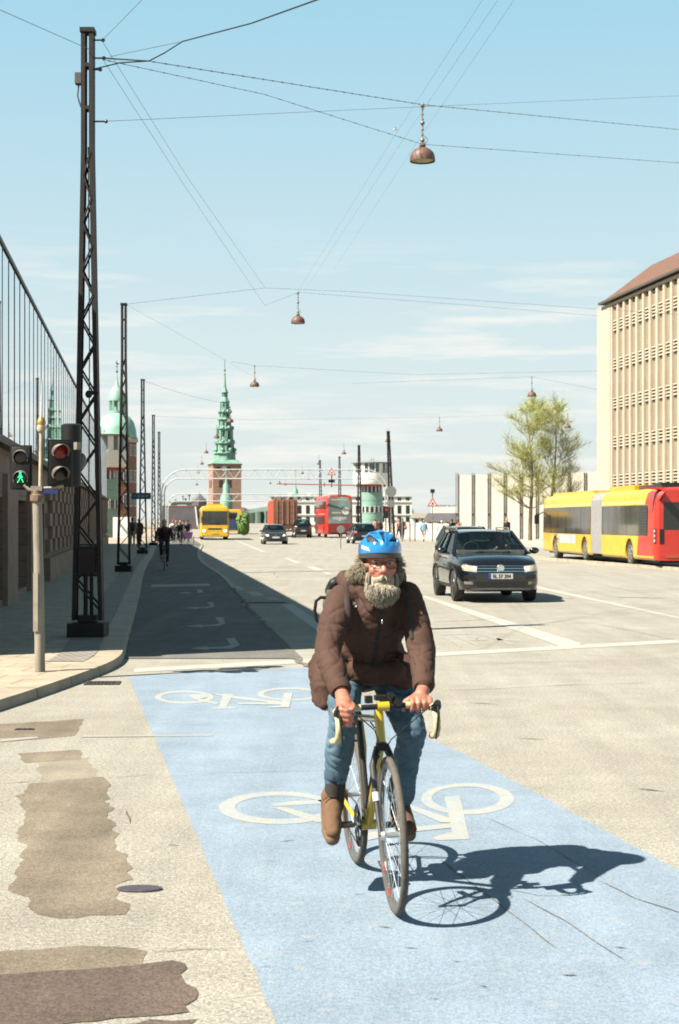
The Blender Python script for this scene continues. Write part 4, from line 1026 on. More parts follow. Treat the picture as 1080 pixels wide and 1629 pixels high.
# ================================================================ skyline beyond the bridge
slate = M('slate_roof', (.105, .095, .105), .75, var=.2, scale=.8)
pale = M('pale_render', (.80, .78, .72), .85, var=.08, scale=.5)
def zat(py, D): return P(0, py, D).z
D = 300; b0 = thing('slate_building', 'dark slate fronted block with red trim, behind the group of cyclists', 'building', (P(284, 0, D).x, D, 0))
x0, x1 = (256 - 284) * D / FOC, (313.5 - 284) * D / FOC
m = MB(); zt = zat(806, D); m.hexa([(x0, 0, .0), (x1, 0, .0), (x1, 9, 0), (x0, 9, 0), (x0 + .3, 0, zt), (x1 - .5, 0, zt), (x1 - .5, 9, zt), (x0 + .3, 9, zt)]); m.build('front', slate, b0, smooth=False)
m = MB(); m.hexa([(x1 + .01, -.1, 0), (x1 + .3, -.1, 0), (x1 + .3, 0, 0), (x1 + .01, 0, 0), (x1 - .48, -.1, zt), (x1 - .2, -.1, zt), (x1 - .2, 0, zt), (x1 - .48, 0, zt)]); m.build('edge_trim', pale, b0, smooth=False)
m = MB(); m.bbox(x0 + .3, x1 - .5, -.05, 9, zt, zt + .22); m.build('coping', M('brick_coping', (.30, .09, .07), .8), b0, smooth=False)
m = MB(); m.bbox(x0 + .3, x0 + 2.0, -.07, 8.9, zt + .221, zt + .35); m.bbox(x0 + 3.2, x0 + 5, -.07, 8.9, zt + .221, zt + .33); m.build('parapet', pale, b0, smooth=False)
m = MB(); m.bbox(x0, x1, -.2, -.01, 0, .6); m.build('plinth', M('brown_plinth', (.18, .10, .07), .8), b0, smooth=False)
D = 420; b1 = thing('roof_pavilion', 'grey rooftop structure with masts peeping above the slate block', 'building', (P(286, 0, D).x, D, 0))
k_ = D / FOC; m = MB(); m.bbox(-16 * k_, 17 * k_, 0, 5, 0, zat(799, D)); m.bbox(-18 * k_, 19 * k_, -.4, 5.4, zat(799, D), zat(797.5, D)); m.build('wall', M('grey_green', (.34, .37, .33), .8), b1, smooth=False)
m = MB()
for a, b in ((4, 789), (8, 793), (14, 787), (-8, 795)): m.tube([(a * k_, 2, zat(798, D)), (a * k_, 2, zat(b, D))], .12, 6); m.box((a * k_, 2, zat(b + 1, D)), (.5, .3, .5))
m.build('aerial', blackm, b1)
o = MB(); D = 500; o.lathe([(2.6, 0), (2.4, zat(795, D)), (1.2, zat(790, D)), (.1, zat(784, D))], 8); o = o.build('roof_turret', slate); o.location = (P(317, 0, D).x, D, 0); tag(o, 'tiny dark pointed turret between slate block and church', 'turret')
# grey and white houses behind the yellow coach
def house(label, px0, px1, ptop, D, wall, roof=None, rpx=0, depth=10, win=None, rows=(), z0=-1, name='town_house'):
    T = thing(name, label, 'house', (P((px0 + px1) / 2, 0, D).x, D, 0), 0); hw_ = (px1 - px0) / 2 * D / FOC; zt = zat(ptop, D)
    m = MB(); m.bbox(-hw_, hw_, 0, depth, z0, zt); m.build('wall', wall, T, smooth=False)
    if roof:
        r_ = rpx * D / FOC; m = MB(); m.hexa([(-hw_ - .2, -.3, zt), (hw_ + .2, -.3, zt), (hw_ + .2, depth, zt), (-hw_ - .2, depth, zt), (-hw_ * .85, depth * .4, zt + r_), (hw_ * .85, depth * .4, zt + r_), (hw_ * .85, depth * .6, zt + r_), (-hw_ * .85, depth * .6, zt + r_)]); m.build('roof', roof, T, smooth=False)
    for (a, b) in rows:
        n_ = win; 
        for i in range(n_):
            x = -hw_ + (i + .5) * 2 * hw_ / n_; m = MB(); m.bbox(x - .4, x + .4, -.05, .02, zat(b, D), zat(a, D)); m.build('window', darkglass, T, smooth=False)
    return T
house('pale low house with red roof right of the church tower base', 372, 388, 812, 380, pale, M('red_roof_tile', (.22, .05, .04), .8), 3.5, win=3, rows=((816, 824),))
house('grey gabled house behind the yellow coach', 318, 336, 812, 400, M('grey_render', (.42, .42, .40), .8), None, 0, win=3, rows=((816, 822), (828, 834)))
mansion = house('long white classical palace front with rows of tall dark windows behind the buses', 430, 655, 790, 330, pale, M('grey_lead_roof', (.38, .39, .38), .6), 3.2, 12, win=17, rows=((791.5, 796), (804, 817), (822, 830), (839, 847)), name='palace')
m = MB(); hw_ = 112.5 * 330 / FOC
for py in (799, 819.5, 835): m.bbox(-hw_, hw_, -.22, -.06, zat(py, 330), zat(py - 1.4, 330))
m.build('string_course', whitem, mansion, smooth=False)
for x in (-11, -7, -2, 4, 9):
    m = MB(); m.bbox(x - .5, x + .5, 3, 4, zat(790, 330), zat(783.5, 330)); m.build('chimney', pale, mansion, smooth=False)
m = MB(); m.lathe([(.9, zat(788, 470)), (.7, zat(780, 470)), (.25, zat(776, 470)), (.05, zat(748, 470))], 8); m.lathe([(1.0, 0), (1.0, zat(788, 470))], 8); o = m.build('green_spire', gc); o.location = (P(470, 0, 470).x, 470, 0); tag(o, 'slender pale green spire rising over the palace roof', 'spire')
for i, (a, b, t_, D, ap_, rf, wl, lb) in enumerate(((618, 632, 832, 300, 5, slate, pale, 'small slate roofed house right behind the leaning mast'), (634, 655, 826, 340, 9, slate, M('grey_house', (.33, .33, .33), .8), 'grey house with steep slate roof left of the triangle sign post'),
        (656, 680, 824, 310, 8, M('tan_roof', (.28, .25, .19), .8), pale, 'tan roofed house by the triangle sign post'), (678, 735, 829, 290, 13, slate, pale, 'broad house with dark slate roof behind the strolling people'))):
    house(lb, a, b, t_, D, wl, rf, ap_, 8, win=4 if b - a > 30 else 2, rows=((t_ + 2, t_ + 7),))
w_ = house('long white flat roofed building behind the slate roofs, left of the stone wall', 690, 735, 806, 420, pale, None, 0, 12)
m = MB()
for a in (-18, -12, -6, 1, 8): m.bbox(a * .17, a * .17 + .8, 2, 4, zat(806, 420), zat(803, 420))
m.build('roof_box', M('roof_box_grey', (.25, .25, .25), .8), w_, smooth=False)
for i, (px, py) in enumerate(((640, 812), (651, 815), (668, 816))):
    m = MB(); m.bbox(-.5, .5, 0, 1, 0, zat(py, 350)); o = m.build('chimney_stack', M('stack%d' % i, (.26, .22, .19), .8) if i == 0 else bpy.data.materials['stack0'], smooth=False); o.location = (P(px, 0, 350).x, 352, 0)
    tag(o, ('brown chimney stack, leftmost of three above the right hand roofs', 'brown chimney stack, middle one of three above the right hand roofs', 'brown chimney stack, rightmost of three above the right hand roofs')[i], 'chimney')
# far wooded hill
m = MB(); random.seed(8); n_ = 60; prev = None
for i in range(n_ + 1):
    px = 376 + (660 - 376) * i / n_; D = 900; x = P(px, 0, D).x; h = zat(806 + 3 * math.sin(i * .35) + random.uniform(-1.2, 1.2), D)
    v = [m.bm.verts.new((x, D, -10)), m.bm.verts.new((x, D + random.uniform(0, 8), h * .7)), m.bm.verts.new((x, D + 25, h)), m.bm.verts.new((x, D + 120, h * .8)), m.bm.verts.new((x, D + 160, -10))]
    if prev:
        for a in range(4): m.face([prev[a], v[a], v[a + 1], prev[a + 1]])
    prev = v
o = m.build('far_woods', M('hazy_woods', (.10, .15, .115), .9, var=.25, scale=.06)); tag(o, kind='stuff', label='hazy wooded rise behind the town', cat=None)
# ================================================================ pale stone wall with paired steel posts
Dw = 130
def wallx(px): return P(px, 0, Dw).x
sw = thing('screen_wall', 'tall pale stone wall divided by paired rust brown posts, behind the trees', 'wall', (wallx(727), Dw, KZ), R(-3))
tw = 25.3 * Dw / FOC
marb = M('pale_stone_panel', (.78, .75, .68), .8, var=.1, scale=2.5, bump=.15, bscale=8)
postm = M('rust_post', (.10, .06, .045), .6, .4, var=.2)
for i in range(9):
    m = MB(); m.bbox(i * tw + .01, (i + 1) * tw - .01, .0, .3, 0, 5.45 + .03 * i); m.build('panel', marb, sw, smooth=False)
    m = MB(); z = 5.62
    m.bbox(i * tw - .11, i * tw - .06, -.06, -.005, 0, z); m.bbox(i * tw + .06, i * tw + .11, -.06, -.005, 0, z); m.bbox(i * tw - .05, i * tw + .05, -.03, -.006, 2.0, 2.2); m.build('post', postm, sw, smooth=False)
# bridge parapet
pp = thing('parapet', 'low pale parapet along the quay behind the walking people', 'parapet', (P(612, 0, 150).x, 150, KZ), 0)
m = MB(); e = Vector((P(728, 0, 128).x - P(612, 0, 150).x, -22, 0)); m.bar((0, 0, .62), e + Vector((0, 0, .62)), .25, 1.24); m.build('wall', M('parapet_pale', (.58, .56, .50), .8, var=.06), pp, smooth=False)
m = MB(); m.bar((0, 0, 1.29), e + Vector((0, 0, 1.29)), .34, .08); m.build('coping', pale, pp, smooth=False)
for i, px in enumerate((640, 652, 660)):
    m = MB(); m.tube([(0, 0, 0), (0, 0, 1.55)], .05, 8); m.ell((0, 0, 1.57), .06, seg=8, rings=6); o = m.build('bollard', gal); q = G(px, 861.5, KZ); o.location = q; tag(o, ('thin post by the parapet, leftmost of three', 'thin post by the parapet, middle one of three', 'thin post by the parapet, rightmost of three')[i], 'post', 'thin posts by the parapet')
# round sign back, square plate, small round sign, small signal
T = thing('round_sign', 'grey round sign seen from behind with a square plate, on the leaning mast side', 'sign', G(622, 866, .0), 0)
Dz = T.location.y; m = MB(); m.lathe([(.39, -.02), (.39, .0)], 28, c=(0, 0, zat(782, Dz)), axis='y'); m.build('disc', M('sign_back', (.24, .24, .235), .6, .3), T)
m = MB(); m.box((0, 0, zat(801, Dz)), (.52, .02, .50)); m.build('plate', bpy.data.materials['sign_back'], T, smooth=False)
m = MB(); m.tube([(0, .05, 0), (0, .05, zat(776, Dz))], .045, 8); m.build('post', gal, T)
T = thing('round_sign', 'small grey round sign on a thin post in front of the dark estate car', 'sign', G(542, 873, .0), 0); Dz = T.location.y
m = MB(); m.lathe([(.235, -.02), (.235, .0)], 24, c=(0, 0, zat(842, Dz)), axis='y'); m.build('disc', bpy.data.materials['sign_back'], T)
m = MB(); m.tube([(0, .03, 0), (0, .03, zat(846, Dz))], .028, 6); m.build('post', gal, T)
T = thing('bridge_signal', 'small dark signal box on the foot of the leaning mast', 'traffic light', G(613.5, 860, .0), 0); Dz = T.location.y
m = MB(); m.box((0, 0, zat(815, Dz)), (.42, .3, 1.0)); m.build('housing', blackm, T); m = MB(); m.lathe([(.12, -.17), (.12, -.15)], 12, c=(.06, 0, zat(811, Dz)), axis='y'); m.build('lens', redlens, T)
m = MB(); m.tube([(0, 0, 0), (0, 0, zat(818, Dz))], .06, 8); m.build('post', gal, T)
# ================================================================ ribbed office block on the right
RA = Vector((.15, -1)).normalized()        # along the facade towards the camera
Cn = Vector((P(952, 0, 140).x, 140))
rzb = math.atan2(RA.y, RA.x)               # local x along the facade (towards the camera), local y = left of it = away from the street
ob = thing('office_block', 'tall sand coloured office block with close vertical ribs and louvred windows', 'building', (Cn.x, Cn.y, 0), rzb)
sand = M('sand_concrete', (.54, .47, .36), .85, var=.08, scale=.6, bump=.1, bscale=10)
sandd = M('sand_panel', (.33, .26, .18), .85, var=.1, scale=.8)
ZT = P(0, 497, 140).z; Lf = 34; W0 = 3.6
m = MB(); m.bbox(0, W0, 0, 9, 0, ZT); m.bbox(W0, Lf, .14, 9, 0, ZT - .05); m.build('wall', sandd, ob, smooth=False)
m = MB(); m.bbox(-.02, W0 - .02, -.12, -.001, 0, ZT + .1); m.bbox(-.02, Lf, -.14, .2, ZT + .101, ZT + .3); m.build('end_strip', sand, ob, smooth=False)
pitch = 1.62; nr = int((Lf - W0) / pitch)
rib = MB(); rib.bbox(-.21, .21, -.10, .139, 0, ZT + .1); rib0 = rib.build('rib', sand, ob, smooth=False); rib0.location.x = W0 + .3
fl = 60.6 * 137 / FOC; zl0 = P(0, 772, 136).z
lv = MB()
for k_ in range(4): lv.bbox(-.58, .58, -.01, .10, k_ * .27, k_ * .27 + .12)
lvs = lv
bkm = MB(); bkm.bbox(-.58, .58, .11, .139, -.22, 1.0)
win0 = bkm.build('louvred_window', M('dark_recess', (.13, .095, .07), .8), ob, smooth=False)
slat0 = lvs.build('louvre', sand, win0, smooth=False)
rows_z = [P(0, py, 136).z for py in (772, 711.5, 650, 588, 527)]
first = True
for i in range(nr):
    if i: o = rib0.copy(); col.objects.link(o); o.location.x = W0 + .3 + i * pitch
    if i > 13: continue
    for z in rows_z:
        if first: o = win0; s_ = slat0; first = False
        else:
            o = win0.copy(); col.objects.link(o); s_ = slat0.copy(); col.objects.link(s_); s_.parent = o
        o.location = (W0 + .3 + (i + .5) * pitch, 0, z)
for i in (2, 3):
    m = MB(); m.bbox(-.12, .12, .10, .139, 0, 7.2); o = m.build('window_slit', bpy.data.materials['dark_recess'], ob, smooth=False); o.location = (W0 + .3 + (i + .5) * pitch + .2, 0, zat(728, 136))
m = MB(); m.bbox(W0 - .6, Lf, .12, 8.5, ZT + .301, 21.1); m.build('attic', M('attic', (.22, .17, .12), .85), ob, smooth=False)
tile = brick('brown_roof_tile', (.21, .10, .06), (.17, .08, .045), (.10, .045, .03), .3, .3, .02, bump=.5)
ze = 21.15
m = MB(); e0 = 1.5
m.hexa([(e0, -.4, ze), (Lf, -.4, ze), (Lf, 9.4, ze), (e0, 9.4, ze), (e0 + 1.2, 4.0, ze + 3.4), (Lf, 4.0, ze + 3.4), (Lf, 5, ze + 3.4), (e0 + 1.2, 5, ze + 3.4)]); m.build('roof', tile, ob, smooth=False)
m = MB(); m.bbox(e0 - .1, Lf, -.52, -.401, ze - .1, ze + .1); m.bbox(e0 - .12, e0 - .001, -.4, 9, ze - .1, ze + .08); m.bbox(e0, Lf, -.4, 9, ze - .05, ze - .001); m.build('gutter', M('gutter', (.10, .08, .07), .5), ob, smooth=False)
# ================================================================ young trees
leafm = M('spring_leaves', (.52, .60, .10), .7, var=.35, scale=1.2, c2=(.72, .76, .22)); barkm = M('bark', (.19, .15, .09), .9, var=.3, scale=5)
def tree(label, x, y, H, spread, seed, z0=.12, nleaf=1.0, lean=0):
    random.seed(seed); T = thing('young_tree', label, 'tree', (x, y, z0), 0, 'young trees in front of the stone wall')
    tk = MB(); lf = MB(); tips = []
    def leaf(p, s_):
        for _ in range(3):
            a = Vector((random.gauss(0, 1), random.gauss(0, 1), random.gauss(0, 1))).normalized(); b = a.cross(Vector((random.random(), random.random(), random.random()))).normalized()
            q = p + Vector((random.gauss(0, .3), random.gauss(0, .3), random.gauss(0, .26))); r_ = s_ * random.uniform(.6, 1.3)
            lf.poly([q - a * r_, q + b * r_ * .5, q + a * r_, q - b * r_ * .5])
    def branch(p, d, L, r_, depth):
        n_ = 5; pts = [p]; rr = [r_]
        for i in range(n_):
            d = (d + Vector((random.gauss(0, .10), random.gauss(0, .10), random.gauss(.03, .06)))).normalized(); p = p + d * L / n_; pts.append(p); rr.append(r_ * (1 - .72 * (i + 1) / n_))
            if depth < 3 and i >= 1:
                for _ in range(2 if depth else 1):
                    s_ = Vector((random.gauss(0, 1), random.gauss(0, 1), random.uniform(-.1, .7))).normalized()
                    branch(p, (d * .9 + s_ * .75).normalized(), L * random.uniform(.38, .6), rr[-1] * .6, depth + 1)
            if depth >= 2:
                for _ in range(2): 
                    if random.random() < .30 * nleaf: leaf(p, .036)
        if depth < 3: tk.tube(pts, rr, 6 if depth else 8)
        elif r_ > .0: tk.tube([pts[0], pts[2], pts[-1]], [max(r_, .012), .01, .006], 4)
    base = Vector((0, 0, 0)); pts = []; n_ = 12
    for i in range(n_ + 1):
        f = i / n_; pts.append(Vector((lean * f * f + .15 * math.sin(f * 5 + seed), .1 * math.sin(f * 4), H * .96 * f)))
    tk.tube(pts, [.16 * (1 - .9 * i / n_) + .015 for i in range(n_ + 1)], 9)
    for i in range(3, n_ + 1):
        f = i / n_; k_ = 4 if f < .9 else 5
        for _ in range(k_):
            a = random.uniform(0, 2 * math.pi); up = random.uniform(.15, .95); L = spread * (1.1 - .62 * f) * random.uniform(.6, 1.25) * (.75 if f < .35 else 1)
            branch(pts[i] * 1.0, Vector((math.cos(a), math.sin(a), up)).normalized(), L, .05 * (1.15 - f), 1)
    tk.build('trunk', barkm, T); lf.build('crown', leafm, T, smooth=False, recalc=False)
tree('taller young tree, left of the pair, its whole trunk visible beside the yellow bus', P(846, 0, 122).x, 122, 10.4, 3.0, 11, lean=-.4)
tree('young tree behind the front of the articulated bus, right of the pair', P(879, 0, 124).x, 124, 10.3, 2.6, 23, nleaf=.9, lean=.2)
# bush right of the yellow coach
random.seed(4); T = thing('green_bush', 'bright green bush right of the yellow coach', 'bush', (P(388, 0, 170).x, 170, 0)); m = MB()
for _ in range(1400):
    a = Vector((random.gauss(0, 1), random.gauss(0, 1), random.gauss(0, 1))).normalized(); q = Vector((a.x * .75, a.y * .8, 1.2 + a.z * 1.15)) * random.uniform(.75, 1.05) * (1 + .55 * noise.noise(a * 1.6)); q.z = max(q.z, .15); b = a.cross(Vector((random.random(), 1, random.random()))).normalized() * .13; c_ = a.cross(b)
    m.poly([q - b, q + c_, q + b, q - c_ * 1.1])
m.build('foliage', M('bush_leaves', (.13, .26, .05), .7, var=.3, scale=2), T, smooth=False, recalc=False)
m = MB(); m.tube([(0, 0, 0), (.05, 0, .9)], .05, 6); m.build('stem', barkm, T)
# ================================================================ vehicles
def wheel(parent, x, y, r, wd, side, spokes=5, rim=alum, n=28):
    T = MB(); pr = [(r * .66, -wd / 2 + .01), (r * .93, -wd / 2), (r * .985, -wd / 2 + .025), (r, -wd / 4), (r, wd / 4), (r * .985, wd / 2 - .025), (r * .93, wd / 2), (r * .66, wd / 2 - .01)]
    T.lathe(pr, n, axis='y'); w_ = T.build('wheel', rubber, parent); w_.location = (x, y, r)
    m = MB(); s_ = side
    m.lathe([(r * .68, s_ * (wd / 2 - .005)), (r * .66, s_ * (wd / 2 + .006)), (r * .60, s_ * (wd / 2 - .01)), (r * .6, s_ * (wd / 2 - .05))], n, axis='y', cap=False)
    for k in range(spokes):
        a = 2 * math.pi * k / spokes; c_, d = math.cos(a), math.sin(a)
        m.bar((c_ * r * .1, s_ * (wd / 2 + .0), d * r * .1), (c_ * r * .63, s_ * (wd / 2 - .012), d * r * .63), .05 * r / .33, .02, up=(0, 1, 0))
    m.lathe([(r * .14, s_ * (wd / 2 - .02)), (r * .13, s_ * (wd / 2 + .008)), (.004, s_ * (wd / 2 + .01))], 12, axis='y')
    m.build('rim', rim, w_)
    m = MB(); m.lathe([(r * .6, s_ * (wd / 2 - .055)), (.01, s_ * (wd / 2 - .055))], 16, axis='y'); m.build('brake_disc', bpy.data.materials['dark_core'], w_)
    return w_
carglass = glass('car_window_glass', (.72, .82, .79), .07)
def body_loft(st, ncr=None):
    m = MB(); rings = []
    for x, w_, zb, zt, cr in st:
        h = zt - zb; half = [(0, zb), (.78 * w_, zb), (.955 * w_, zb + .05 * h + .015), (w_, zb + .30 * h), (.995 * w_, zb + .58 * h), (.975 * w_, zb + .80 * h), (.925 * w_, zt - .035 * min(h, 1)), (.84 * w_, zt), (.5 * w_, zt + cr * .75), (0, zt + cr)]
        pts = half + [(-y, z) for y, z in half[-2:0:-1]]
        rings.append([m.bm.verts.new((x, y, z)) for y, z in pts])
    n = len(rings[0])
    for a, b in zip(rings, rings[1:]):
        for k in range(n): m.face([a[k], b[k], b[(k + 1) % n], a[(k + 1) % n]])
    m.face(rings[0]); m.face(rings[-1][::-1]); return m
def car(label, loc, heading, st, gh, ax, wr, paint_, group='cars on the road', cat='car', detail=0, rim=alum, wy=None, name='car'):
    """gh = greenhouse: (x windscreen base, x roof front, x roof rear, x rear base, z belt front, z belt rear, z roof, half width belt, half width roof)"""
    T = thing(name, label, cat, loc, math.atan2(heading[1], heading[0]), group)
    W = max(s[1] for s in st)
    me = mesh_of(body_loft(st)); cts = []
    for a in ax:
        c_ = MB(); c_.cyl((a, -W - .2, wr + .0), (a, -W + .34, wr + .0), wr + .055, 28); cts.append(mesh_of(c_)); c_ = MB(); c_.cyl((a, W - .34, wr), (a, W + .2, wr), wr + .055, 28); cts.append(mesh_of(c_))
    me = cut(me, cts); me.materials.clear(); me.name = 'body'; smooth_angle(me, 32); link('body', me, paint_, T)
    bv = bvh_of(me)
    wy = wy or W - .115
    for a in ax:
        for s_ in (-1, 1): wheel(T, a, s_ * wy, wr, .22, s_, 5, rim)
    xa, xb, xc, xd, zf, zr, zt, wb, wt = gh
    cor = {}
    for s_ in (-1, 1):
        A_ = Vector((xa, s_ * wb * .97, zf)); B_ = Vector((xb, s_ * wt * .96, zt - .02)); C_ = Vector((xc, s_ * wt * .94, zt - .03)); D_ = Vector((xd, s_ * wb * .9, zr)); cor[s_] = (A_, B_, C_, D_)
        m = MB(); 
        m.bar(A_, B_, .06, .05); m.bar(C_, D_, .13, .06, up=(0, s_, 0)); m.bar(B_, (B_ + C_) / 2 + Vector((0, s_ * .03, .02)), .05, .06); m.bar((B_ + C_) / 2 + Vector((0, s_ * .03, .02)), C_, .05, .06)
        f1 = .42; lo = A_.lerp(D_, f1); lo.y = s_ * wb; lo.z += .0; hi = B_.lerp(C_, f1 * .9); hi.y += s_ * .02; m.bar(lo, hi, .07, .045, up=(0, 1, 0))
        f2 = .73; lo2 = A_.lerp(D_, f2); lo2.y = s_ * wb * .98; hi2 = B_.lerp(C_, f2); hi2.y += s_ * .01; m.bar(lo2, hi2, .07, .045, up=(0, 1, 0))
        m.build('pillar', paint_, T, smooth=False)
        for nm, q in (('side_window', (A_ + Vector((-.02, 0, -.04)), lo + Vector((0, 0, -.05)), hi, B_)), ('side_window', (lo + Vector((0, 0, -.05)), lo2 + Vector((0, 0, -.05)), hi2, hi)), ('side_window', (lo2 + Vector((0, 0, -.05)), D_ + Vector((0, 0, -.04)), C_, hi2))):
            m = MB(); m.prism([tuple(v) for v in q], (0, -s_ * .006, 0)); m.build(nm, carglass, T, smooth=False)
    # curved windscreens
    for nm, (L0, L1) in (('windscreen', (0, 1)), ('rear_window', (3, 2))):
        m = MB(); rows = []
        for layer in (0, 1):
            for v in range(2):
                row = []
                for i in range(9):
                    f = i / 8; a = cor[1][L0].lerp(cor[-1][L0], f); b = cor[1][L1].lerp(cor[-1][L1], f); p = a if v == 0 else b
                    bulge = (1 - (2 * f - 1) ** 2) * (.16 if v == 0 else .09) * (1 if L0 == 0 else -.6); row.append(m.bm.verts.new(p + Vector((bulge - layer * .006 * (1 if L0 == 0 else -1), 0, (1 - (2 * f - 1) ** 2) * .02 * v))))
                rows.append(row)
        for i in range(8):
            m.face([rows[0][i], rows[0][i + 1], rows[1][i + 1], rows[1][i]]); m.face([rows[2][i], rows[3][i], rows[3][i + 1], rows[2][i + 1]])
        m.build(nm, carglass, T)
    m = MB(); rg = []
    for x, w_, z in ((xb + .10, wt * .90, zt - .012), (xb, wt * .97, zt + .0), (xb * .5 + xc * .5, wt * 1.0, zt + .035), (xc, wt * .96, zt - .005), (xc - .10, wt * .9, zt - .04)):
        rg.append([m.bm.verts.new((x, w_ * q, z - .035 * abs(q) ** 3 + .0)) for q in (-1, -.9, -.5, 0, .5, .9, 1)] + [m.bm.verts.new((x, w_ * q, z - .06)) for q in (.9, 0, -.9)])
    for a, b in zip(rg, rg[1:]):
        for k in range(10): m.face([a[k], a[(k + 1) % 10], b[(k + 1) % 10], b[k]])
    m.face(rg[0]); m.face(rg[-1]); m.build('roof', paint_, T)
    inm = bpy.data.materials.get('car_interior') or M('car_interior', (.10, .10, .10), .8, var=.2)
    for s_ in (-1, 1):
        m = MB(); xs_ = (xa + xd) / 2 + .12; m.box((xs_, s_ * .36, zf + .0), (.14, .46, .50)); m.box((xs_ - .02, s_ * .36, zf + .33), (.09, .24, .17)); m.build('seat', inm, T)
    m = MB(); m.box((xs_ - .85, 0, zf + .02), (.14, 1.2, .40)); m.build('rear_seat', inm, T)
    m = MB(); m.box((xa - .12, 0, zf + .03), (.4, wb * 1.75, .08)); m.build('dashboard', inm, T)
    return T, bv, me
def pnl(T, bv, name, mat, quad, d, off=.004, n=6, m_=4, back=.03):
    m = MB(); panel(m, bv, quad, d, off, n, m_, back); return m.build(name, mat, T, recalc=True)
headm = M('headlamp_glass', (.40, .35, .28), .12, var=.1, scale=30, coat=1, emit=(1, .72, .42), es=.12)
headon = M('headlamp_lit', (.9, .8, .6), .2, var=0, emit=(1, .78, .5), es=3.0)
platem = M('number_plate', (.66, .64, .60), .5, var=.03)
# ---- the dark SUV
suvp = M('midnight_blue_paint', (.007, .009, .014), .22, .3, var=.1, coat=1.0, spec=.6)
st = [(-2.235, .62, .62, .86, .0), (-2.20, .76, .42, .98, .0), (-2.12, .84, .30, 1.06, .0), (-1.9, .885, .25, 1.10, .01), (-1.34, .905, .24, 1.09, .01), (-.5, .91, .24, 1.06, .01), (.4, .91, .24, 1.045, .01), (.98, .905, .24, 1.03, .03), (1.34, .90, .24, 1.005, .045), (1.75, .885, .24, .965, .05), (2.00, .855, .235, .915, .045), (2.12, .81, .24, .85, .03), (2.19, .74, .26, .76, .015), (2.225, .66, .29, .64, .0)]
F_ = Vector((.08, -.997)); cpos = Vector((3.25, 32.45)) - F_ * 1.34
suv, bv, bme = car('dark blue black sport utility car with lit headlamps, coming towards the camera', (cpos.x, cpos.y, 0), F_, st, (.98, .16, -1.62, -2.05, 1.045, 1.09, 1.535, .86, .65), (1.34, -1.34), .345, suvp, group=None, rim=M('dark_alloy', (.10, .10, .10), .35, .6))
suv.scale = (.96, .96, .96)
X = 2.6; DX = (-1, 0, 0)
pl = M('black_gloss_plastic', (.012, .012, .013), .3, var=.1)
pnl(suv, bv, 'grille', pl, [(X, .50, .66), (X, -.50, .66), (X, -.53, .79), (X, .53, .79)], DX, .006, 10)
for z in (.675, .735, .79): pnl(suv, bv, 'chrome_strip', chrome, [(X, .52, z), (X, -.52, z), (X, -.52, z + .014), (X, .52, z + .014)], DX, .014, 10, 1, .02)
for s_ in (-1, 1):
    h = pnl(suv, bv, 'headlight', headm, [(X, s_ * .52, .66), (X, s_ * .80, .70), (X, s_ * .83, .83), (X, s_ * .50, .79)], DX, .012, 8)
    m = MB(); 
    hx = bv.ray_cast(Vector((X, s_ * .58, .74)), Vector(DX))[0]; m.ell(hx + Vector((.0, 0, 0)), (.03, .055, .042)); m.build('bulb', headon, h)
    h2 = pnl(suv, bv, 'fog_light', M('fog_lamp', (.22, .20, .17), .2) if s_ < 0 else bpy.data.materials['fog_lamp'], [(X, s_ * .60, .40), (X, s_ * .78, .41), (X, s_ * .78, .47), (X, s_ * .60, .46)], DX, .008)
    pnl(suv, bv, 'bumper_vent', pl, [(X, s_ * .54, .50), (X, s_ * .80, .52), (X, s_ * .78, .60), (X, s_ * .56, .60)], DX, .006)
    m = MB(); m.ell((.72, s_ * 1.04, 1.10), (.07, .115, .075)); m.bar((.74, s_ * .88, 1.04), (.72, s_ * 1.0, 1.07), .06); m.build('mirror', suvp, suv)
    m = MB(); m.bar((-.05, s_ * .60, 1.60), (-1.5, s_ * .59, 1.605), .03, .025); m.bar((-.05, s_ * .60, 1.54), (-.05, s_ * .60, 1.60), .03); m.bar((-1.5, s_ * .59, 1.52), (-1.5, s_ * .59, 1.60), .03); m.build('roof_rail', alum, suv)
    pnl(suv, bv, 'side_sill', bpy.data.materials['black_plastic'], [(.92, s_ * 1.3, .25), (-.92, s_ * 1.3, .25), (-.92, s_ * 1.3, .36), (.92, s_ * 1.3, .36)], (0, -s_, 0), .012, 10)
    pnl(suv, bv, 'sill_trim', chrome, [(.92, s_ * 1.3, .385), (-.92, s_ * 1.3, .385), (-.92, s_ * 1.3, .40), (.92, s_ * 1.3, .40)], (0, -s_, 0), .016, 10, 1)
    for x in (.93, -.05, -1.0): pnl(suv, bv, 'door_seam', blackm, [(x, s_ * 1.3, .38), (x - .008, s_ * 1.3, .38), (x - .008, s_ * 1.3, 1.0), (x, s_ * 1.3, 1.0)], (0, -s_, 0), .0015, 1, 8, .01)
    for x in (.12, -.88): m = MB(); q = bv.ray_cast(Vector((x, s_ * 1.3, .93)), Vector((0, -s_, 0)))[0]; m.box(q + Vector((0, s_ * .015, 0)), (.16, .025, .025)); m.build('door_handle', suvp, suv)
    for a in (1.34, -1.34):
        m = MB(); pts = []
        for k in range(15):
            t = R(-8 + 196 * k / 14); p = Vector((a + .405 * math.cos(t), s_ * 1.3, .345 + .405 * math.sin(t))); q = bv.ray_cast(p, Vector((0, -s_, 0)))[0]; pts.append((q or p) + Vector((0, s_ * .004, 0)))
        m.tube(pts, .028, 6); m.build('wheel_arch', blackm, suv)
pnl(suv, bv, 'lower_grille', pl, [(X, .50, .34), (X, -.50, .34), (X, -.60, .46), (X, .60, .46)], DX, .006, 10)
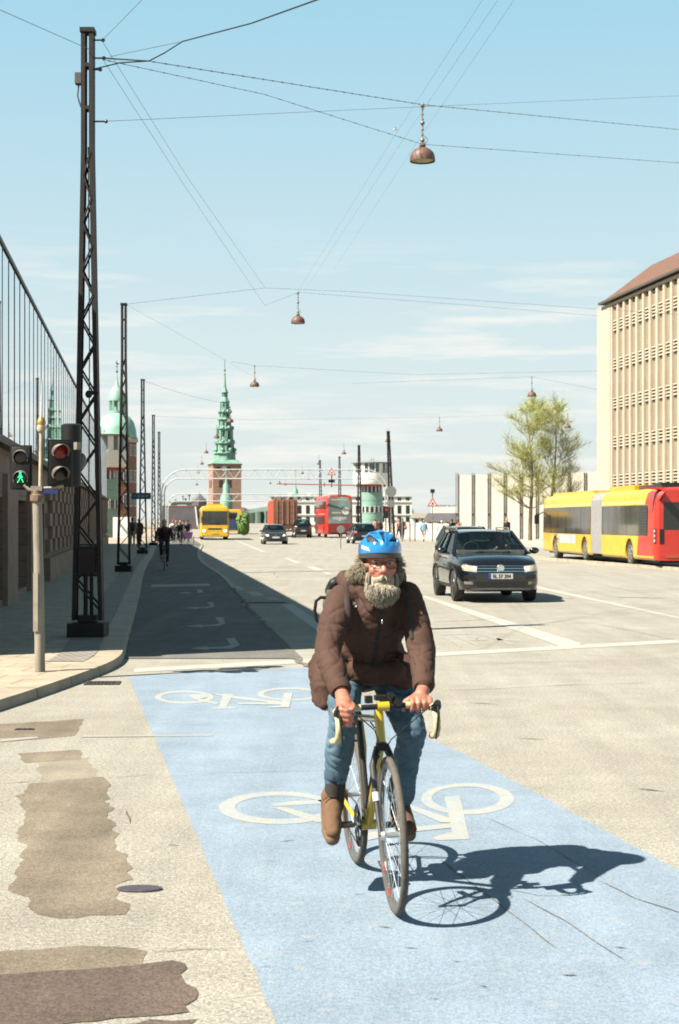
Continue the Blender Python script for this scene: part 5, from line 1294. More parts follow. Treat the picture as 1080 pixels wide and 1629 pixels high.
pnl(suv, bv, 'lower_trim', M('grey_skid', (.20, .20, .20), .35, .5), [(X, .62, .285), (X, -.62, .285), (X, -.66, .325), (X, .66, .325)], DX, .012, 10, 2)
p0 = pnl(suv, bv, 'number_plate', platem, [(X, .26, .52), (X, -.26, .52), (X, -.26, .635), (X, .26, .635)], DX, .02, 2, 1)
pnl(suv, bv, 'plate_band', M('plate_blue', (.02, .06, .35), .5), [(X, -.262, .522), (X, -.215, .522), (X, -.215, .633), (X, -.262, .633)], DX, .0235, 2, 1).parent = p0
px_ = bv.ray_cast(Vector((X, 0, .577)), Vector(DX))[0].x + .0245
text_mesh('EL 57 204', .105, 'plate_text', blackm, p0, (px_, .02, .577), (R(90), 0, R(90)), .001, .92, .0015)
gx = bv.ray_cast(Vector((X, 0, .755)), Vector(DX))[0].x + .02
m = MB(); m.lathe([(.078, 0), (.085, .01), (.078, .018), (.066, .012)], 28, c=(gx - .01, 0, .745), axis='x'); e = gx + .004
for a, b in (((-.045, .055), (-.008, -.005)), ((.045, .055), (.008, -.005)), ((-.008, .0), (.0, .02)), ((.008, 0), (0, .02)), ((-.058, .02), (-.028, -.052)), ((-.028, -.052), (0, -.008)), ((0, -.008), (.028, -.052)), ((.028, -.052), (.058, .02))):
    m.bar((e, a[0], .745 + a[1]), (e, b[0], .745 + b[1]), .009, .008, up=(1, 0, 0))
m.build('badge', chrome, suv)
m = MB(); m.lathe([(.066, 0), (.01, .001)], 24, c=(gx - .006, 0, .745), axis='x'); m.build('badge_field', pl, suv)
for s_ in (-.25, .35): m = MB(); m.tube([(1.0 + .12, s_ - .1, 1.075), (.92, s_ + .45, 1.10)], .008, 6); m.build('wiper', blackm, suv)
m = MB(); c_ = Vector((.33, -.36, 1.06)); rr = []
m.tube([(c_.x + .18 + .03 * math.sin(R(a)), c_.y + .18 * math.cos(R(a)), c_.z + .06 + .17 * math.sin(R(a))) for a in range(0, 360, 24)], .014, 6, closed=True); m.build('steering_wheel', bpy.data.materials['car_interior'], suv)
# ---- hatchbacks
def hatch(label, loc, heading, paint_, lit=False, tail=False, H=1.45, L=4.1, name='car'):
    k = L / 4.1; j = H / 1.45
    st = [(-2.04, .60, .55, .78, 0), (-2.0, .74, .38, .88, 0), (-1.9, .82, .28, .94, 0), (-1.6, .86, .22, .97, .01), (-.9, .875, .2, .96, .01), (.3, .88, .2, .93, .01), (.95, .87, .2, .90, .03), (1.35, .855, .2, .86, .04), (1.7, .82, .2, .80, .04), (1.92, .75, .22, .72, .03), (2.02, .66, .26, .62, .01), (2.05, .58, .30, .52, 0)]
    st = [(a * k, b, c_ * j, d * j, e) for a, b, c_, d, e in st]
    T, bv, me = car(label, loc, heading, st, (1.0 * k, .25 * k, -1.35 * k, -1.92 * k, .93 * j, .95 * j, 1.43 * j, .82, .60), (1.28 * k, -1.25 * k), .31, paint_, name=name)
    X = 2.5 * k; D_ = (-1, 0, 0)
    for s_ in (-1, 1):
        h = pnl(T, bv, 'headlight', headm, [(X, s_ * .45, .58 * j), (X, s_ * .73, .62 * j), (X, s_ * .76, .74 * j), (X, s_ * .48, .68 * j)], D_, .012)
        if lit:
            q = bv.ray_cast(Vector((X, s_ * .58, .65 * j)), Vector(D_))[0]; m = MB(); m.ell(q, (.03, .07, .05)); m.build('bulb', headon, h)
        pnl(T, bv, 'tail_light', redlens, [(-X, s_ * .60, .74 * j), (-X, s_ * .82, .74 * j), (-X, s_ * .80, .90 * j), (-X, s_ * .58, .88 * j)], (1, 0, 0), .012)
        m = MB(); m.ell((.72 * k, s_ * 1.0, .98 * j), (.06, .10, .06)); m.bar((.74 * k, s_ * .84, .93 * j), (.72 * k, s_ * .96, .96 * j), .05); m.build('mirror', paint_, T)
    pnl(T, bv, 'grille', pl, [(X, .5, .30 * j), (X, -.5, .30 * j), (X, -.45, .44 * j), (X, .45, .44 * j)], D_, .006)
    pnl(T, bv, 'number_plate', platem, [(X, .25, .46 * j), (X, -.25, .46 * j), (X, -.25, .56 * j), (X, .25, .56 * j)], D_, .015, 2, 1)
    pnl(T, bv, 'badge', chrome, [(X, .07, .60 * j), (X, -.07, .60 * j), (X, -.05, .70 * j), (X, .05, .70 * j)], D_, .012, 2, 1)
    pnl(T, bv, 'rear_plate', platem, [(-X, .25, .50 * j), (-X, -.25, .50 * j), (-X, -.25, .60 * j), (-X, .25, .60 * j)], (1, 0, 0), .015, 2, 1)
    pnl(T, bv, 'rear_bumper', blackm, [(-X, .7, .36 * j), (-X, -.7, .36 * j), (-X, -.7, .44 * j), (-X, .7, .44 * j)], (1, 0, 0), .012)
    return T
greyp = M('dark_grey_paint', (.045, .045, .052), .28, .4, var=.1, coat=1); blackp = M('black_car_paint', (.014, .015, .018), .25, .3, var=.1, coat=1)
hatch('dark grey hatchback with lit headlamps, driving towards the camera in front of the container truck', (P(435, 0, 110).x, 111, 0), (.11, -1), greyp, lit=True, L=3.9, H=1.42)
hatch('black hatchback seen from behind, following the red double decker bus', (P(574, 0, 114).x, 113.5, 0), (-.14, 1), blackp, tail=True, L=4.2, H=1.5)
hatch('black van like car beside the rear of the container truck', (P(479.5, 0, 152).x, 152, 0), (-.11, 1), blackp, H=1.85, L=4.6)
hatch('dark car almost hidden behind the dark sport utility car', (P(741, 0, 54).x, 54, 0), (.09, -1), blackp, H=1.5)
# ---- buses
busglass = M('bus_window_glass', (.065, .058, .042), .06, 0, var=.6, scale=1.6, spec=.7, stretch=(1.5, 1, .35))
def bus_shell(x0, x1, W, zb, H, top=.16, nose=0, tail=0):
    m = MB(); w_ = W / 2
    def ring(x, s_=1.0, dz=0):
        half = [(0, zb), (w_ * .96 * s_, zb), (w_ * s_, zb + .08), (w_ * s_, H * .45), (w_ * .985 * s_, H - .45), (w_ * .955 * s_, H - .20 - dz), (w_ * .84 * s_, H - .05 - dz), (w_ * .6, H - dz), (0, H + .02 - dz)]
        return [m.bm.verts.new((x, y, z)) for y, z in half + [(-y, z) for y, z in half[-2:0:-1]]]
    xs = [(x0, .90 if tail else 1, .10 if tail else 0), (x0 + .06, .97 if tail else 1, .04 if tail else 0), (x0 + .25, 1, 0), (x0 + (x1 - x0) * .33, 1, 0), (x0 + (x1 - x0) * .66, 1, 0), (x1 - .25, 1, 0.02 if nose else 0), (x1 - .06, .97 if nose else 1, .08 if nose else 0), (x1, .90 if nose else 1, .2 if nose else 0)]
    rg = [ring(*q) for q in xs]; n = len(rg[0])
    for a, b in zip(rg, rg[1:]):
        for k in range(n): m.face([a[k], b[k], b[(k + 1) % n], a[(k + 1) % n]])
    m.face(rg[0]); m.face(rg[-1][::-1]); return m
def shell_part(T, name, x0, x1, W, zb, H, mat, axles=(), wr=.48, **kw):
    me = mesh_of(bus_shell(x0, x1, W, zb, H, **kw)); cts = []
    for a in axles:
        c_ = MB(); c_.cyl((a, -W / 2 - .2, wr), (a, -W / 2 + .4, wr), wr + .09, 24); cts.append(mesh_of(c_)); c_ = MB(); c_.cyl((a, W / 2 - .4, wr), (a, W / 2 + .2, wr), wr + .09, 24); cts.append(mesh_of(c_))
    if cts: me = cut(me, cts)
    me.materials.clear(); smooth_angle(me, 30); me.name = name; o = link(name, me, mat, T)
    for a in axles:
        for s_ in (-1, 1): wheel(T, a, s_ * (W / 2 - .17), wr, .27, s_, 8, M('steel_wheel', (.36, .33, .28), .5, .5) if not bpy.data.materials.get('steel_wheel') else bpy.data.materials['steel_wheel'])
    return bvh_of(me)
busyw = M('yellow_bus_window_trim', (.80, .52, .03), .4)
# articulated bus; the rear car carries the thing's origin
r0 = Vector((10.98 + 1.27, 53.6)); f0 = Vector((9.46 + 1.27, 72.0)); Fb = (f0 - r0).normalized()
ab = thing('articulated_bus', 'long yellow articulated bus with grey bellows and red tail, standing at the right kerb', 'bus', (r0.x, r0.y, 0), math.atan2(Fb.y, Fb.x))
HB = 2.86; W = 2.55; Lb = (f0 - r0).length
# local x: 0 rear .. Lb front; local y left (= towards the camera's left, the side seen)
bvR = shell_part(ab, 'rear_car', 0, 7.45, W, .30, HB, yellowp, axles=(3.4,), tail=1)
bvF = shell_part(ab, 'front_car', 9.2, Lb, W, .30, HB, yellowp, axles=(10.3, Lb - 2.75), nose=1)
m = MB(); n_ = 26
rg = []
for i in range(n_ + 1):
    x = 7.46 + 1.73 * i / n_; k_ = 1.0 if i % 2 else .955; w_ = W / 2 * k_; z1 = HB * (1 if i % 2 else .985) - .02
    half = [(0, .38), (w_, .38), (w_, HB - .35), (w_ * .9, z1 - .08), (w_ * .7, z1), (0, z1)]
    rg.append([m.bm.verts.new((x, y, z)) for y, z in half + [(-y, z) for y, z in half[-2:0:-1]]])
for a, b in zip(rg, rg[1:]):
    for k_ in range(len(a)): m.face([a[k_], b[k_], b[(k_ + 1) % len(a)], a[(k_ + 1) % len(a)]])
m.build('bellows', M('grey_bellows', (.30, .29, .285), .8, var=.1), ab, smooth=False)
def side_panel(T, bv, name, mat, x0, x1, z0, z1, s_, off=.004, n=10, m_=4):
    return pnl(T, bv, name, mat, [(x0, s_ * 2, z0), (x1, s_ * 2, z0), (x1, s_ * 2, z1), (x0, s_ * 2, z1)], (0, -s_, 0), off, n, m_)
me_ = [o for o in ab.children if o.name.startswith('rear_car')][0].data; me_.materials.append(redp)
for p_ in me_.polygons:
    if p_.center.x < .3 and p_.center.z > .3: p_.material_index = 1
for s_ in (1, -1):
    side_panel(ab, bvR, 'window_band', pl, .96, 7.44, 1.145, 2.255, s_, .0025); side_panel(ab, bvF, 'window_band', pl, 9.22, Lb - .22, 1.125, 2.275, s_, .0025)
    ws = [(.95, 2.05), (2.1, 3.7), (3.75, 5.5), (5.55, 7.35)]
    for a, b in ws: side_panel(ab, bvR, 'window', busglass, a, b, 1.16, 2.24, s_)
    for a, b in ((9.3, 10.9), (10.95, 13.0), (13.05, 15.2), (15.25, 17.2), (17.22, Lb - .25)): side_panel(ab, bvF, 'window', busglass, a, b, 1.14, 2.26, s_)
    # vertical window posts seen as thin dark lines, light cant rail
    side_panel(ab, bvR, 'cant_rail', M('pale_yellow_rail', (.86, .62, .20), .4) if not bpy.data.materials.get('pale_yellow_rail') else bpy.data.materials['pale_yellow_rail'], 1.4, 7.4, 2.29, 2.42, s_, .006, 10, 1)
    side_panel(ab, bvF, 'cant_rail', bpy.data.materials['pale_yellow_rail'], 9.3, Lb - .2, 2.29, 2.42, s_, .006, 10, 1)
    m = MB(); panel(m, bvR, [(.02, s_ * 2, .34), (2.4, s_ * 2, .34), (2.15, s_ * 2, 1.14), (.02, s_ * 2, 1.14)], (0, -s_, 0), .006, 12, 6); m.build('red_flank', redp, ab)
    m = MB(); panel(m, bvR, [(.02, s_ * 2, 2.27), (1.35, s_ * 2, 2.27), (1.0, s_ * 2, 2.86), (.02, s_ * 2, 2.86)], (0, -s_, 0), .008, 8, 6); m.build('red_flank', redp, ab)
    m = MB(); panel(m, bvR, [(.02, s_ * 2, 1.145), (.92, s_ * 2, 1.145), (.92, s_ * 2, 2.265), (.02, s_ * 2, 2.265)], (0, -s_, 0), .006, 6, 6); m.build('red_flank', redp, ab)
    g2 = side_panel(ab, bvR, 'engine_grille', pl, .98, 2.0, 1.2, 2.2, s_, .012, 2, 1)
    m = MB()
    for k_ in range(9): m.box((1.49, s_ * (W / 2 + .01), 1.26 + k_ * .105), (.9, .02, .05))
    m.build('slats', M('grille_slat', (.06, .055, .05), .5), g2, smooth=False)
    for x, bv_ in ((5.2, bvR), (7.0, bvR), (11.6, bvF), (14.3, bvF)): side_panel(ab, bv_, 'panel_seam', M('seam', (.35, .2, .01), .7) if not bpy.data.materials.get('seam') else bpy.data.materials['seam'], x, x + .015, .36, 1.1, s_, .002, 1, 4)
adm = M('advert', (.42, .20, .18), .4, var=0, scale=1.8, c2=(.85, .82, .80), stretch=(1, 1, .6), detail=3)
side_panel(ab, bvF, 'advert_panel', adm, 11.9, 16.2, .72, 1.1, 1, .008)
m = MB(); m.box((16.9, 1.285, .9), (.01, .01, .01)); m.bm.free()
# roof gear
m = MB(); m.bbox(.5, 3.4, -.8, .9, HB - .02, HB + .11); m.bbox(1.0, 1.8, -.7, .8, HB + .11, HB + .18); m.build('roof_unit', pl, ab)
m = MB(); m.bbox(3.6, 7.2, -.95, 1.0, HB - .1, HB + .16); m.build('roof_pod', yellowp, ab)
m = MB(); m.bbox(10.0, Lb - .9, -.95, .95, HB - .06, HB + .08); m.build('roof_pod', yellowp, ab)
# rear face
def rear_panel(T, bv, name, mat, y0, y1, z0, z1, off=.006): return pnl(T, bv, name, mat, [(-1, y0, z0), (-1, y1, z0), (-1, y1, z1), (-1, y0, z1)], (1, 0, 0), off, 8, 6)
rear_panel(ab, bvR, 'red_back', redp, 1.16, .25, .40, 2.80); rear_panel(ab, bvR, 'red_back', redp, -.80, -1.16, .40, 2.80); 
rear_panel(ab, bvR, 'rear_window', M('rear_window_dark', (.03, .032, .03), .1), 1.0, -1.0, 1.38, 2.34, .012)
rear_panel(ab, bvR, 'yellow_back', yellowp, .24, -.79, .40, 1.37)
for s_ in (1, -1):
    h = rear_panel(ab, bvR, 'tail_light', pl, s_ * 1.13, s_ * .97, .88, 1.40, .014)
    for z in (.98, 1.14, 1.30): m = MB(); m.lathe([(.06, -.02), (.045, -.035), (.005, -.04)], 14, c=(.045, s_ * 1.05, z), axis='x'); m.build('lamp', M('lamp_grey', (.45, .42, .40), .3) if not bpy.data.materials.get('lamp_grey') else bpy.data.materials['lamp_grey'], h)
h = side_panel(ab, bvR, 'tail_light', pl, .04, .22, .88, 1.42, 1, .012, 2, 4)
for z in (.98, 1.15, 1.32): m = MB(); m.lathe([(.07, .0), (.05, .018), (.005, .02)], 14, c=(.13, W / 2 + .0, z), axis='y'); m.build('lamp', bpy.data.materials['lamp_grey'], h)
rear_panel(ab, bvR, 'number_plate', platem, .2, -.3, .62, .73, .02); rear_panel(ab, bvR, 'bumper', M('red_bumper', (.5, .10, .03), .5), .9, -.9, .40, .5, .02)
m = MB(); m.box((Lb - .1, 1.55, 1.75), (.14, .2, .42)); m.bar((Lb - .15, 1.25, 2.1), (Lb - .1, 1.5, 1.95), .05); m.build('mirror', blackm, ab)
m = MB(); m.bbox(.4, Lb - .3, -1.0, 1.0, .22, .295); m.build('underbody', blackm, ab)
# oncoming yellow coach
yc_ = P(341.5, 0, 134); Fy = Vector((.10, -1)).normalized()
yc = thing('yellow_bus', 'bright yellow single deck bus driving towards the camera, left of the container truck', 'bus', (yc_.x, 134, 0), math.atan2(Fy.y, Fy.x))
by = shell_part(yc, 'body', -12, 0, 2.5, .28, 3.0, yellowp, axles=(-2.7, -9.2), nose=1)
def front_panel(T, bv, name, mat, y0, y1, z0, z1, off=.01, x=1): return pnl(T, bv, name, mat, [(x, y0, z0), (x, y1, z0), (x, y1, z1), (x, y0, z1)], (-1, 0, 0), off, 8, 6)
wsm = M('coach_windscreen', (.05, .05, .05), .08, var=.5, scale=1.5)
front_panel(yc, by, 'windscreen', wsm, 1.09, -1.09, 1.32, 2.52, .012)
front_panel(yc, by, 'grille', pl, .62, -.62, .92, 1.0, .02); front_panel(yc, by, 'front_trim', chrome, .5, -.5, 1.05, 1.08, .02)
for s_ in (-1, 1):
    h = front_panel(yc, by, 'headlight', headm, s_ * 1.08, s_ * .78, .72, .94, .02)
    m = MB(); q = by.ray_cast(Vector((1, s_ * .92, .80)), Vector((-1, 0, 0)))[0]; m.ell(q + Vector((.01, 0, 0)), (.05, .13, .10)); m.build('bulb', headon, h)
    m = MB(); m.bar((-.1, s_ * 1.2, 2.5), (.1, s_ * 1.42, 2.35), .05); m.box((.1, s_ * 1.42, 2.1), (.1, .16, .42)); m.build('mirror', blackm, yc)
    for k_ in range(6): side_panel(yc, by, 'window', busglass, -1.9 - k_ * 1.65, -.4 - k_ * 1.65, 1.35, 2.4, s_, .005, 3, 3)
front_panel(yc, by, 'number_plate', M('yellow_plate', (.65, .5, .05), .5), .26, -.26, .52, .64, .03); front_panel(yc, by, 'bumper', M('orange_trim', (.62, .33, .01), .5), 1.1, -1.1, .34, .40, .02)
m = MB(); m.bbox(-3, -1, -.7, .7, 2.98, 3.14); m.build('roof_pod', yellowp, yc)
m = MB(); m.bar((.01, .6, 1.36), (.02, .1, 1.5), .03); m.bar((.01, -.5, 1.36), (.02, 0, 1.5), .03); m.build('wiper', blackm, yc)
# blue and yellow bus behind it
q = P(372, 0, 190); ob2 = thing('yellow_bus', 'yellow bus with a dark blue back, half hidden right behind the oncoming yellow bus', 'bus', (q.x - .2, 190, 0), math.atan2(1, -.1))
b2 = shell_part(ob2, 'body', 0, 10, 2.5, .3, 3.05, yellowp, axles=(2.5, 8), tail=1)
rear_panel(ob2, b2, 'blue_back', M('blue_back', (.03, .05, .12), .5), 1.1, -.62, .5, 2.7); h = rear_panel(ob2, b2, 'rear_window', pl, .9, -.5, 1.9, 2.5, .02)
rear_panel(ob2, b2, 'tail_light', redlens, -.7, -1.0, .6, .8, .02)
# red double decker
q = P(540, 0, 150); Fd = Vector((-.035, 1)).normalized(); dd = thing('double_decker_bus', 'red double decker bus seen from behind with a large grey green advert on its back', 'bus', (q.x, 150, 0), math.atan2(Fd.y, Fd.x) + .0)
dd.rotation_euler.z = math.atan2(1, -.116)
bd = shell_part(dd, 'body', 0, 11, 2.55, .35, 4.2, redp, axles=(2.4, 8.6), tail=1)
h = rear_panel(dd, bd, 'advert_panel', M('advert_green_grey', (.13, .16, .15), .35, var=0, scale=.6, c2=(.30, .42, .40), detail=1), 1.10, -1.10, 1.42, 4.0, .012)
xt = -.02
bx0 = bd.ray_cast(Vector((-1, 0, 2.5)), Vector((1, 0, 0)))[0].x - .02
text_mesh('vogen', .52, 'lettering', whm, h, (bx0, .0, 1.95), (R(90), 0, R(-90)), .004, 1.1, .006)
m = MB(); m.lathe([(.36, 0), (.36, .01)], 24, c=(bx0 - .005, -.60, 2.62), axis='x'); m.build('round_emblem', whm, h)
m = MB(); m.box((bx0, .3, 2.45), (.01, .9, .16)); m.box((bx0, 0, 3.72), (.01, 1.6, .13)); m.build('text_line', M('cream_text', (.48, .46, .32), .5), h, smooth=False)
rear_panel(dd, bd, 'rear_panel', M('dark_red_panel', (.22, .02, .02), .5), 1.1, -1.1, .62, 1.38, .01); rear_panel(dd, bd, 'bumper', blackm, 1.1, -1.1, .36, .55, .02)
for s_ in (-1, 1):
    rear_panel(dd, bd, 'tail_light', redlens, s_ * 1.14, s_ * .98, .8, 1.3, .02)
    for k_ in range(7):
        side_panel(dd, bd, 'window', busglass, .5 + k_ * 1.5, 1.9 + k_ * 1.5, 2.85, 3.7, s_, .005, 3, 2); 
        if k_ not in (0,): side_panel(dd, bd, 'window', busglass, .5 + k_ * 1.5, 1.9 + k_ * 1.5, 1.3, 2.1, s_, .005, 3, 2)
    h = side_panel(dd, bd, 'side_lettering', M('pale_letter', (.62, .45, .40), .5) if s_ < 0 else bpy.data.materials['pale_letter'], 1.0, 8, 2.3, 2.36, s_, .012, 8, 1)
# container truck
q = P(454, 0, 158); tr = thing('container_truck', 'dusty truck with an orange red shipping container, brown doors facing the camera', 'truck', (q.x, 158, 0), math.atan2(1, -.09))
rust = M('rust_container', (.26, .12, .075), .75, var=.35, scale=.9, c2=(.15, .065, .045), stretch=(1, 1, .4)); orr = M('orange_container', (.55, .10, .045), .6, var=.2)
m = MB(); m.bbox(0, 12, -1.22, 1.22, 1.25, 3.85); 
for i in range(40): 
    for s_ in (-1, 1): m.bbox(.2 + i * .3, .34 + i * .3, s_ * 1.221, s_ * 1.26, 1.4, 3.7)
m.build('container', orr, tr, smooth=False)
for s_ in (-1, 1):
    m = MB(); m.bbox(-.05, -.002, s_ * .03, s_ * 1.18, 1.32, 3.78)
    for z in (1.9, 2.5, 3.1): m.bbox(-.07, -.051, s_ * .1, s_ * 1.12, z, z + .06)
    d = m.build('door', rust, tr, smooth=False)
    m = MB()
    for y in (.28, .85): m.tube([(-.11, s_ * y, 1.3), (-.11, s_ * y, 3.8)], .03, 6)
    m.build('locking_bar', M('bar_brown', (.42, .25, .17), .6) if s_ < 0 else bpy.data.materials['bar_brown'], d)
m = MB(); m.bbox(-.3, 12.5, -.9, .9, .85, 1.2); m.bbox(-.35, -.2, -1.15, 1.15, .55, .75); m.build('chassis', M('dusty_chassis', (.10, .06, .05), .9), tr, smooth=False)
for x in (1.2, 2.5, 3.8):
    for s_ in (-1, 1): wheel(tr, x, s_ * 1.0, .5, .3, s_, 6)
m = MB(); m.bbox(13, 15.2, -1.2, 1.2, .7, 3.5); m.build('cab', orr, tr)
for s_ in (-1, 1): m = MB(); m.box((-.36, s_ * .9, .66), (.03, .3, .12)); m.build('tail_light', redlens, tr, smooth=False)
# ================================================================ bicycles
yfr = M('yellow_frame_paint', (.66, .46, .01), .3, var=.06, coat=.8)
tapem = M('cream_bar_tape', (.62, .52, .30), .8, var=.15, scale=40, bump=.3, bscale=150)
tyrem = M('dusty_tyre', (.10, .085, .07), .85, var=.25, scale=30)
rimm = M('grey_rim', (.22, .21, .20), .35, .6, var=.1)
def bicycle(T, fr, bar_style='drop', tape=None, steer=0.0, spokes=20, fork=None):
    BB = Vector((0, 0, .27)); SC = Vector((-.165, 0, .775)); HT = Vector((.375, 0, .845)); HB_ = Vector((.415, 0, .712)); RA_ = Vector((-.41, 0, .34)); FA_ = Vector((.59, 0, .34))
    m = MB(); m.tube([BB, HB_ + Vector((-.005, 0, .015))], [.021, .021], 12); m.tube([SC + Vector((.01, 0, -.02)), HT + Vector((.008, 0, -.03))], .017, 12); 
    m.tube([HT, HB_], .021, 12); m.cyl(BB + Vector((0, -.035, 0)), BB + Vector((0, .035, 0)), .024, 14)
    for s_ in (-1, 1):
        m.tube([BB + Vector((-.02, s_ * .025, 0)), (-.2, s_ * .05, .30), RA_ + Vector((0, s_ * .06, 0))], .010, 8); m.tube([SC + Vector((-.01, s_ * .015, -.02)), (-.27, s_ * .045, .60), RA_ + Vector((0, s_ * .06, 0))], .008, 8)
    m.build('frame', fr, T)
    m = MB(); m.tube([BB, SC], .0165, 12); m.build('seat_tube', fr if bar_style != 'drop' else M('black_yellow_tube', (.03, .028, .02), .4), T)
    m = MB(); m.tube([BB + Vector((.08, -.0215, .095)), BB + Vector((.30, -.0215, .325))], .006, 4); m.tube([HB_ + Vector((-.06, -.017, .06)), HT + Vector((-.12, -.017, -.06))], .004, 4); m.build('frame_decal', blackm, T)
    m = MB(); m.tube([SC + Vector((0, 0, -.01)), (-.2, 0, .92)], .0135, 12); m.build('seatpost', blackm, T)
    m = MB(); m.ell((-.27, 0, .945), (.075, .07, .028)); m.cap((-.26, 0, .948), .035, (-.05, 0, .94), .018); 
    sd_ = fuse(m, 'saddle', blackm, T, .008, 4)
    def wheel_(cx, ry):
        w_ = MB(); n_ = 48; w_.tube([(.322 * math.cos(2 * math.pi * k / n_), 0, .322 * math.sin(2 * math.pi * k / n_)) for k in range(n_)], .0165, 10, closed=True); W_ = w_.build('wheel', tyrem, T); W_.location = (cx, 0, .34); W_.rotation_euler = (0, 0, ry)
        w_ = MB(); w_.lathe([(.308, -.010), (.288, -.008), (.288, .008), (.308, .010), (.312, 0), (.308, -.010)], n_, axis='y', cap=False); w_.build('rim', rimm, W_)
        for a0 in (215, 245, 35):
            w_ = MB(); w_.tube([(.299 * math.cos(R(a0 + q)), 0, .299 * math.sin(R(a0 + q))) for q in range(0, 12, 3)], .0118, 8); w_.build('red_decal', redlens, W_)
        w_ = MB(); w_.lathe([(.018, -.05), (.022, -.035), (.012, -.03), (.012, .03), (.022, .035), (.018, .05)], 12, axis='y')
        for k in range(spokes):
            a = 2 * math.pi * k / spokes; s_ = .03 if k % 2 else -.03; a2 = a + (.35 if (k // 2) % 2 else -.35)
            w_.tube([(.02 * math.cos(a2), s_, .02 * math.sin(a2)), (.29 * math.cos(a), 0, .29 * math.sin(a))], .0014, 4)
        w_.build('spokes', alum, W_)
        return W_
    wheel_(-.41, 0); wf = wheel_(.59, steer)
    m = MB(); m.tube([HB_ + Vector((0, 0, .0)), HB_ + Vector((.012, 0, -.03))], .024, 12)
    for s_ in (-1, 1): m.tube([HB_ + Vector((.008, s_ * .018, -.015)), (.445, s_ * .048, .62), (.53, s_ * .05, .44), (.59, s_ * .052, .34)], [.017, .016, .012, .008], 10)
    fk = m.build('fork', fork or blackm, T)
    for s_ in (-1, 1): m = MB(); m.tube([(.498, s_ * .0492, .51), (.515, s_ * .0497, .475)], [.0168, .0158], 10); m.build('white_decal_or_gleam', whm, fk)
    m = MB(); m.box((.44, 0, .70), (.06, .05, .025)); m.tube([(.43, -.02, .70), (.45, -.035, .665), (.455, -.02, .655)], .009, 6); m.tube([(.43, .02, .70), (.45, .035, .665), (.455, .02, .655)], .009, 6); m.build('front_brake', blackm, T); m = MB(); m.box((-.31, 0, .67), (.03, .07, .03)); m.build('rear_brake', blackm, T)
    # cranks, pedals, chain
    ca = R(-14)
    for s_, k in ((-1, 1), (1, -1)):
        e = Vector((.172 * math.cos(ca) * k, s_ * .085, .27 - .172 * math.sin(ca) * k)); m = MB(); m.tube([(0, s_ * .06, .27), e], [.014, .010], 8); m.build('crank', alum, T)
        m = MB(); m.box(e + Vector((0, s_ * .055, 0)), (.05, .075, .012)); m.cyl(e, e + Vector((0, s_ * .09, 0)), .008, 8); m.box(e + Vector((.028, s_ * .055, 0)), (.008, .085, .018)); m.box(e + Vector((-.028, s_ * .055, 0)), (.008, .085, .018)); m.build('pedal', M('dark_pedal', (.06, .055, .05), .4, .5) if not bpy.data.materials.get('dark_pedal') else bpy.data.materials['dark_pedal'], T)
    m = MB(); m.lathe([(.095, -.052), (.10, -.050), (.095, -.048), (.06, -.049)], 36, c=(0, 0, .27), axis='y', cap=False)
    for k in range(5): a = 2 * math.pi * k / 5; m.bar((.0, -.05, .27), (.07 * math.cos(a), -.05, .27 + .07 * math.sin(a)), .018, .005, up=(0, 1, 0))
    m.build('chainring', blackm, T)
    m = MB(); m.tube([(.0, -.05, .368), (-.41, -.045, .375)], .0035, 4); m.tube([(.0, -.05, .172), (-.36, -.045, .20), (-.39, -.045, .25), (-.41, -.045, .305)], .0035, 4); m.lathe([(.035, -.055), (.03, -.03)], 14, c=(-.41, 0, .34), axis='y'); m.bar((-.40, -.05, .32), (-.36, -.05, .21), .015); m.build('chain', M('oily_chain', (.09, .06, .03), .5, .6) if not bpy.data.materials.get('oily_chain') else bpy.data.materials['oily_chain'], T)
    # stem and bar
    if bar_style == 'drop':
        m = MB(); m.tube([HT + Vector((-.004, 0, 0)), HT + Vector((-.012, 0, .035))], .019, 12); m.tube([HT + Vector((-.01, 0, .022)), (.485, 0, .882)], [.017, .016], 12); m.cyl((.487, -.026, .883), (.487, .026, .883), .021, 12); m.build('stem', fr, T)
        B = MB(); B.tube([(.487, -.195, .883), (.487, .195, .883)], .0125, 10); hb = B.build('handlebar', blackm, T)
        for s_ in (-1, 1):
            y = s_ * .215; pts = [(.487, s_ * .10, .883), (.489, s_ * .165, .883), (.50, s_ * .198, .882), (.53, y, .877), (.575, y, .862), (.598, y, .828), (.592, y, .785), (.555, y * 1.01, .755), (.50, y * 1.02, .745), (.455, y * 1.03, .738)]
            m = MB(); m.tube(pts, .0155, 10); m.build('bar_tape', tape or blackm, hb)
            m = MB(); m.tube([(.565, y, .868), (.60, y, .885), (.625, y, .905)], [.019, .021, .014], 10); m.build('brake_hood', blackm, hb)
            m = MB(); m.tube([(.618, y, .893), (.635, y, .86), (.628, y - s_ * .006, .80), (.605, y - s_ * .01, .745)], [.011, .010, .008, .006], 8, sq=.6); m.build('brake_lever', blackm, hb)
            m = MB(); m.tube([(.61, y * .95, .90), (.66, y * .65, .87), (.62, y * .3, .80), (.50, 0.03 * s_, .74), (.44, .02 * s_, .70)], .0028, 5); m.build('brake_cable', blackm, T)
    else:
        m = MB(); m.tube([HT, HT + Vector((-.02, 0, .12))], .014, 8); m.tube([HT + Vector((-.02, 0, .12)), (.42, 0, .98)], .014, 8); m.build('stem', alum, T)
        m = MB(); m.tube([(.33, -.28, .99), (.42, -.2, .99), (.44, 0, .98), (.42, .2, .99), (.33, .28, .99)], .013, 8); m.build('handlebar', blackm, T)
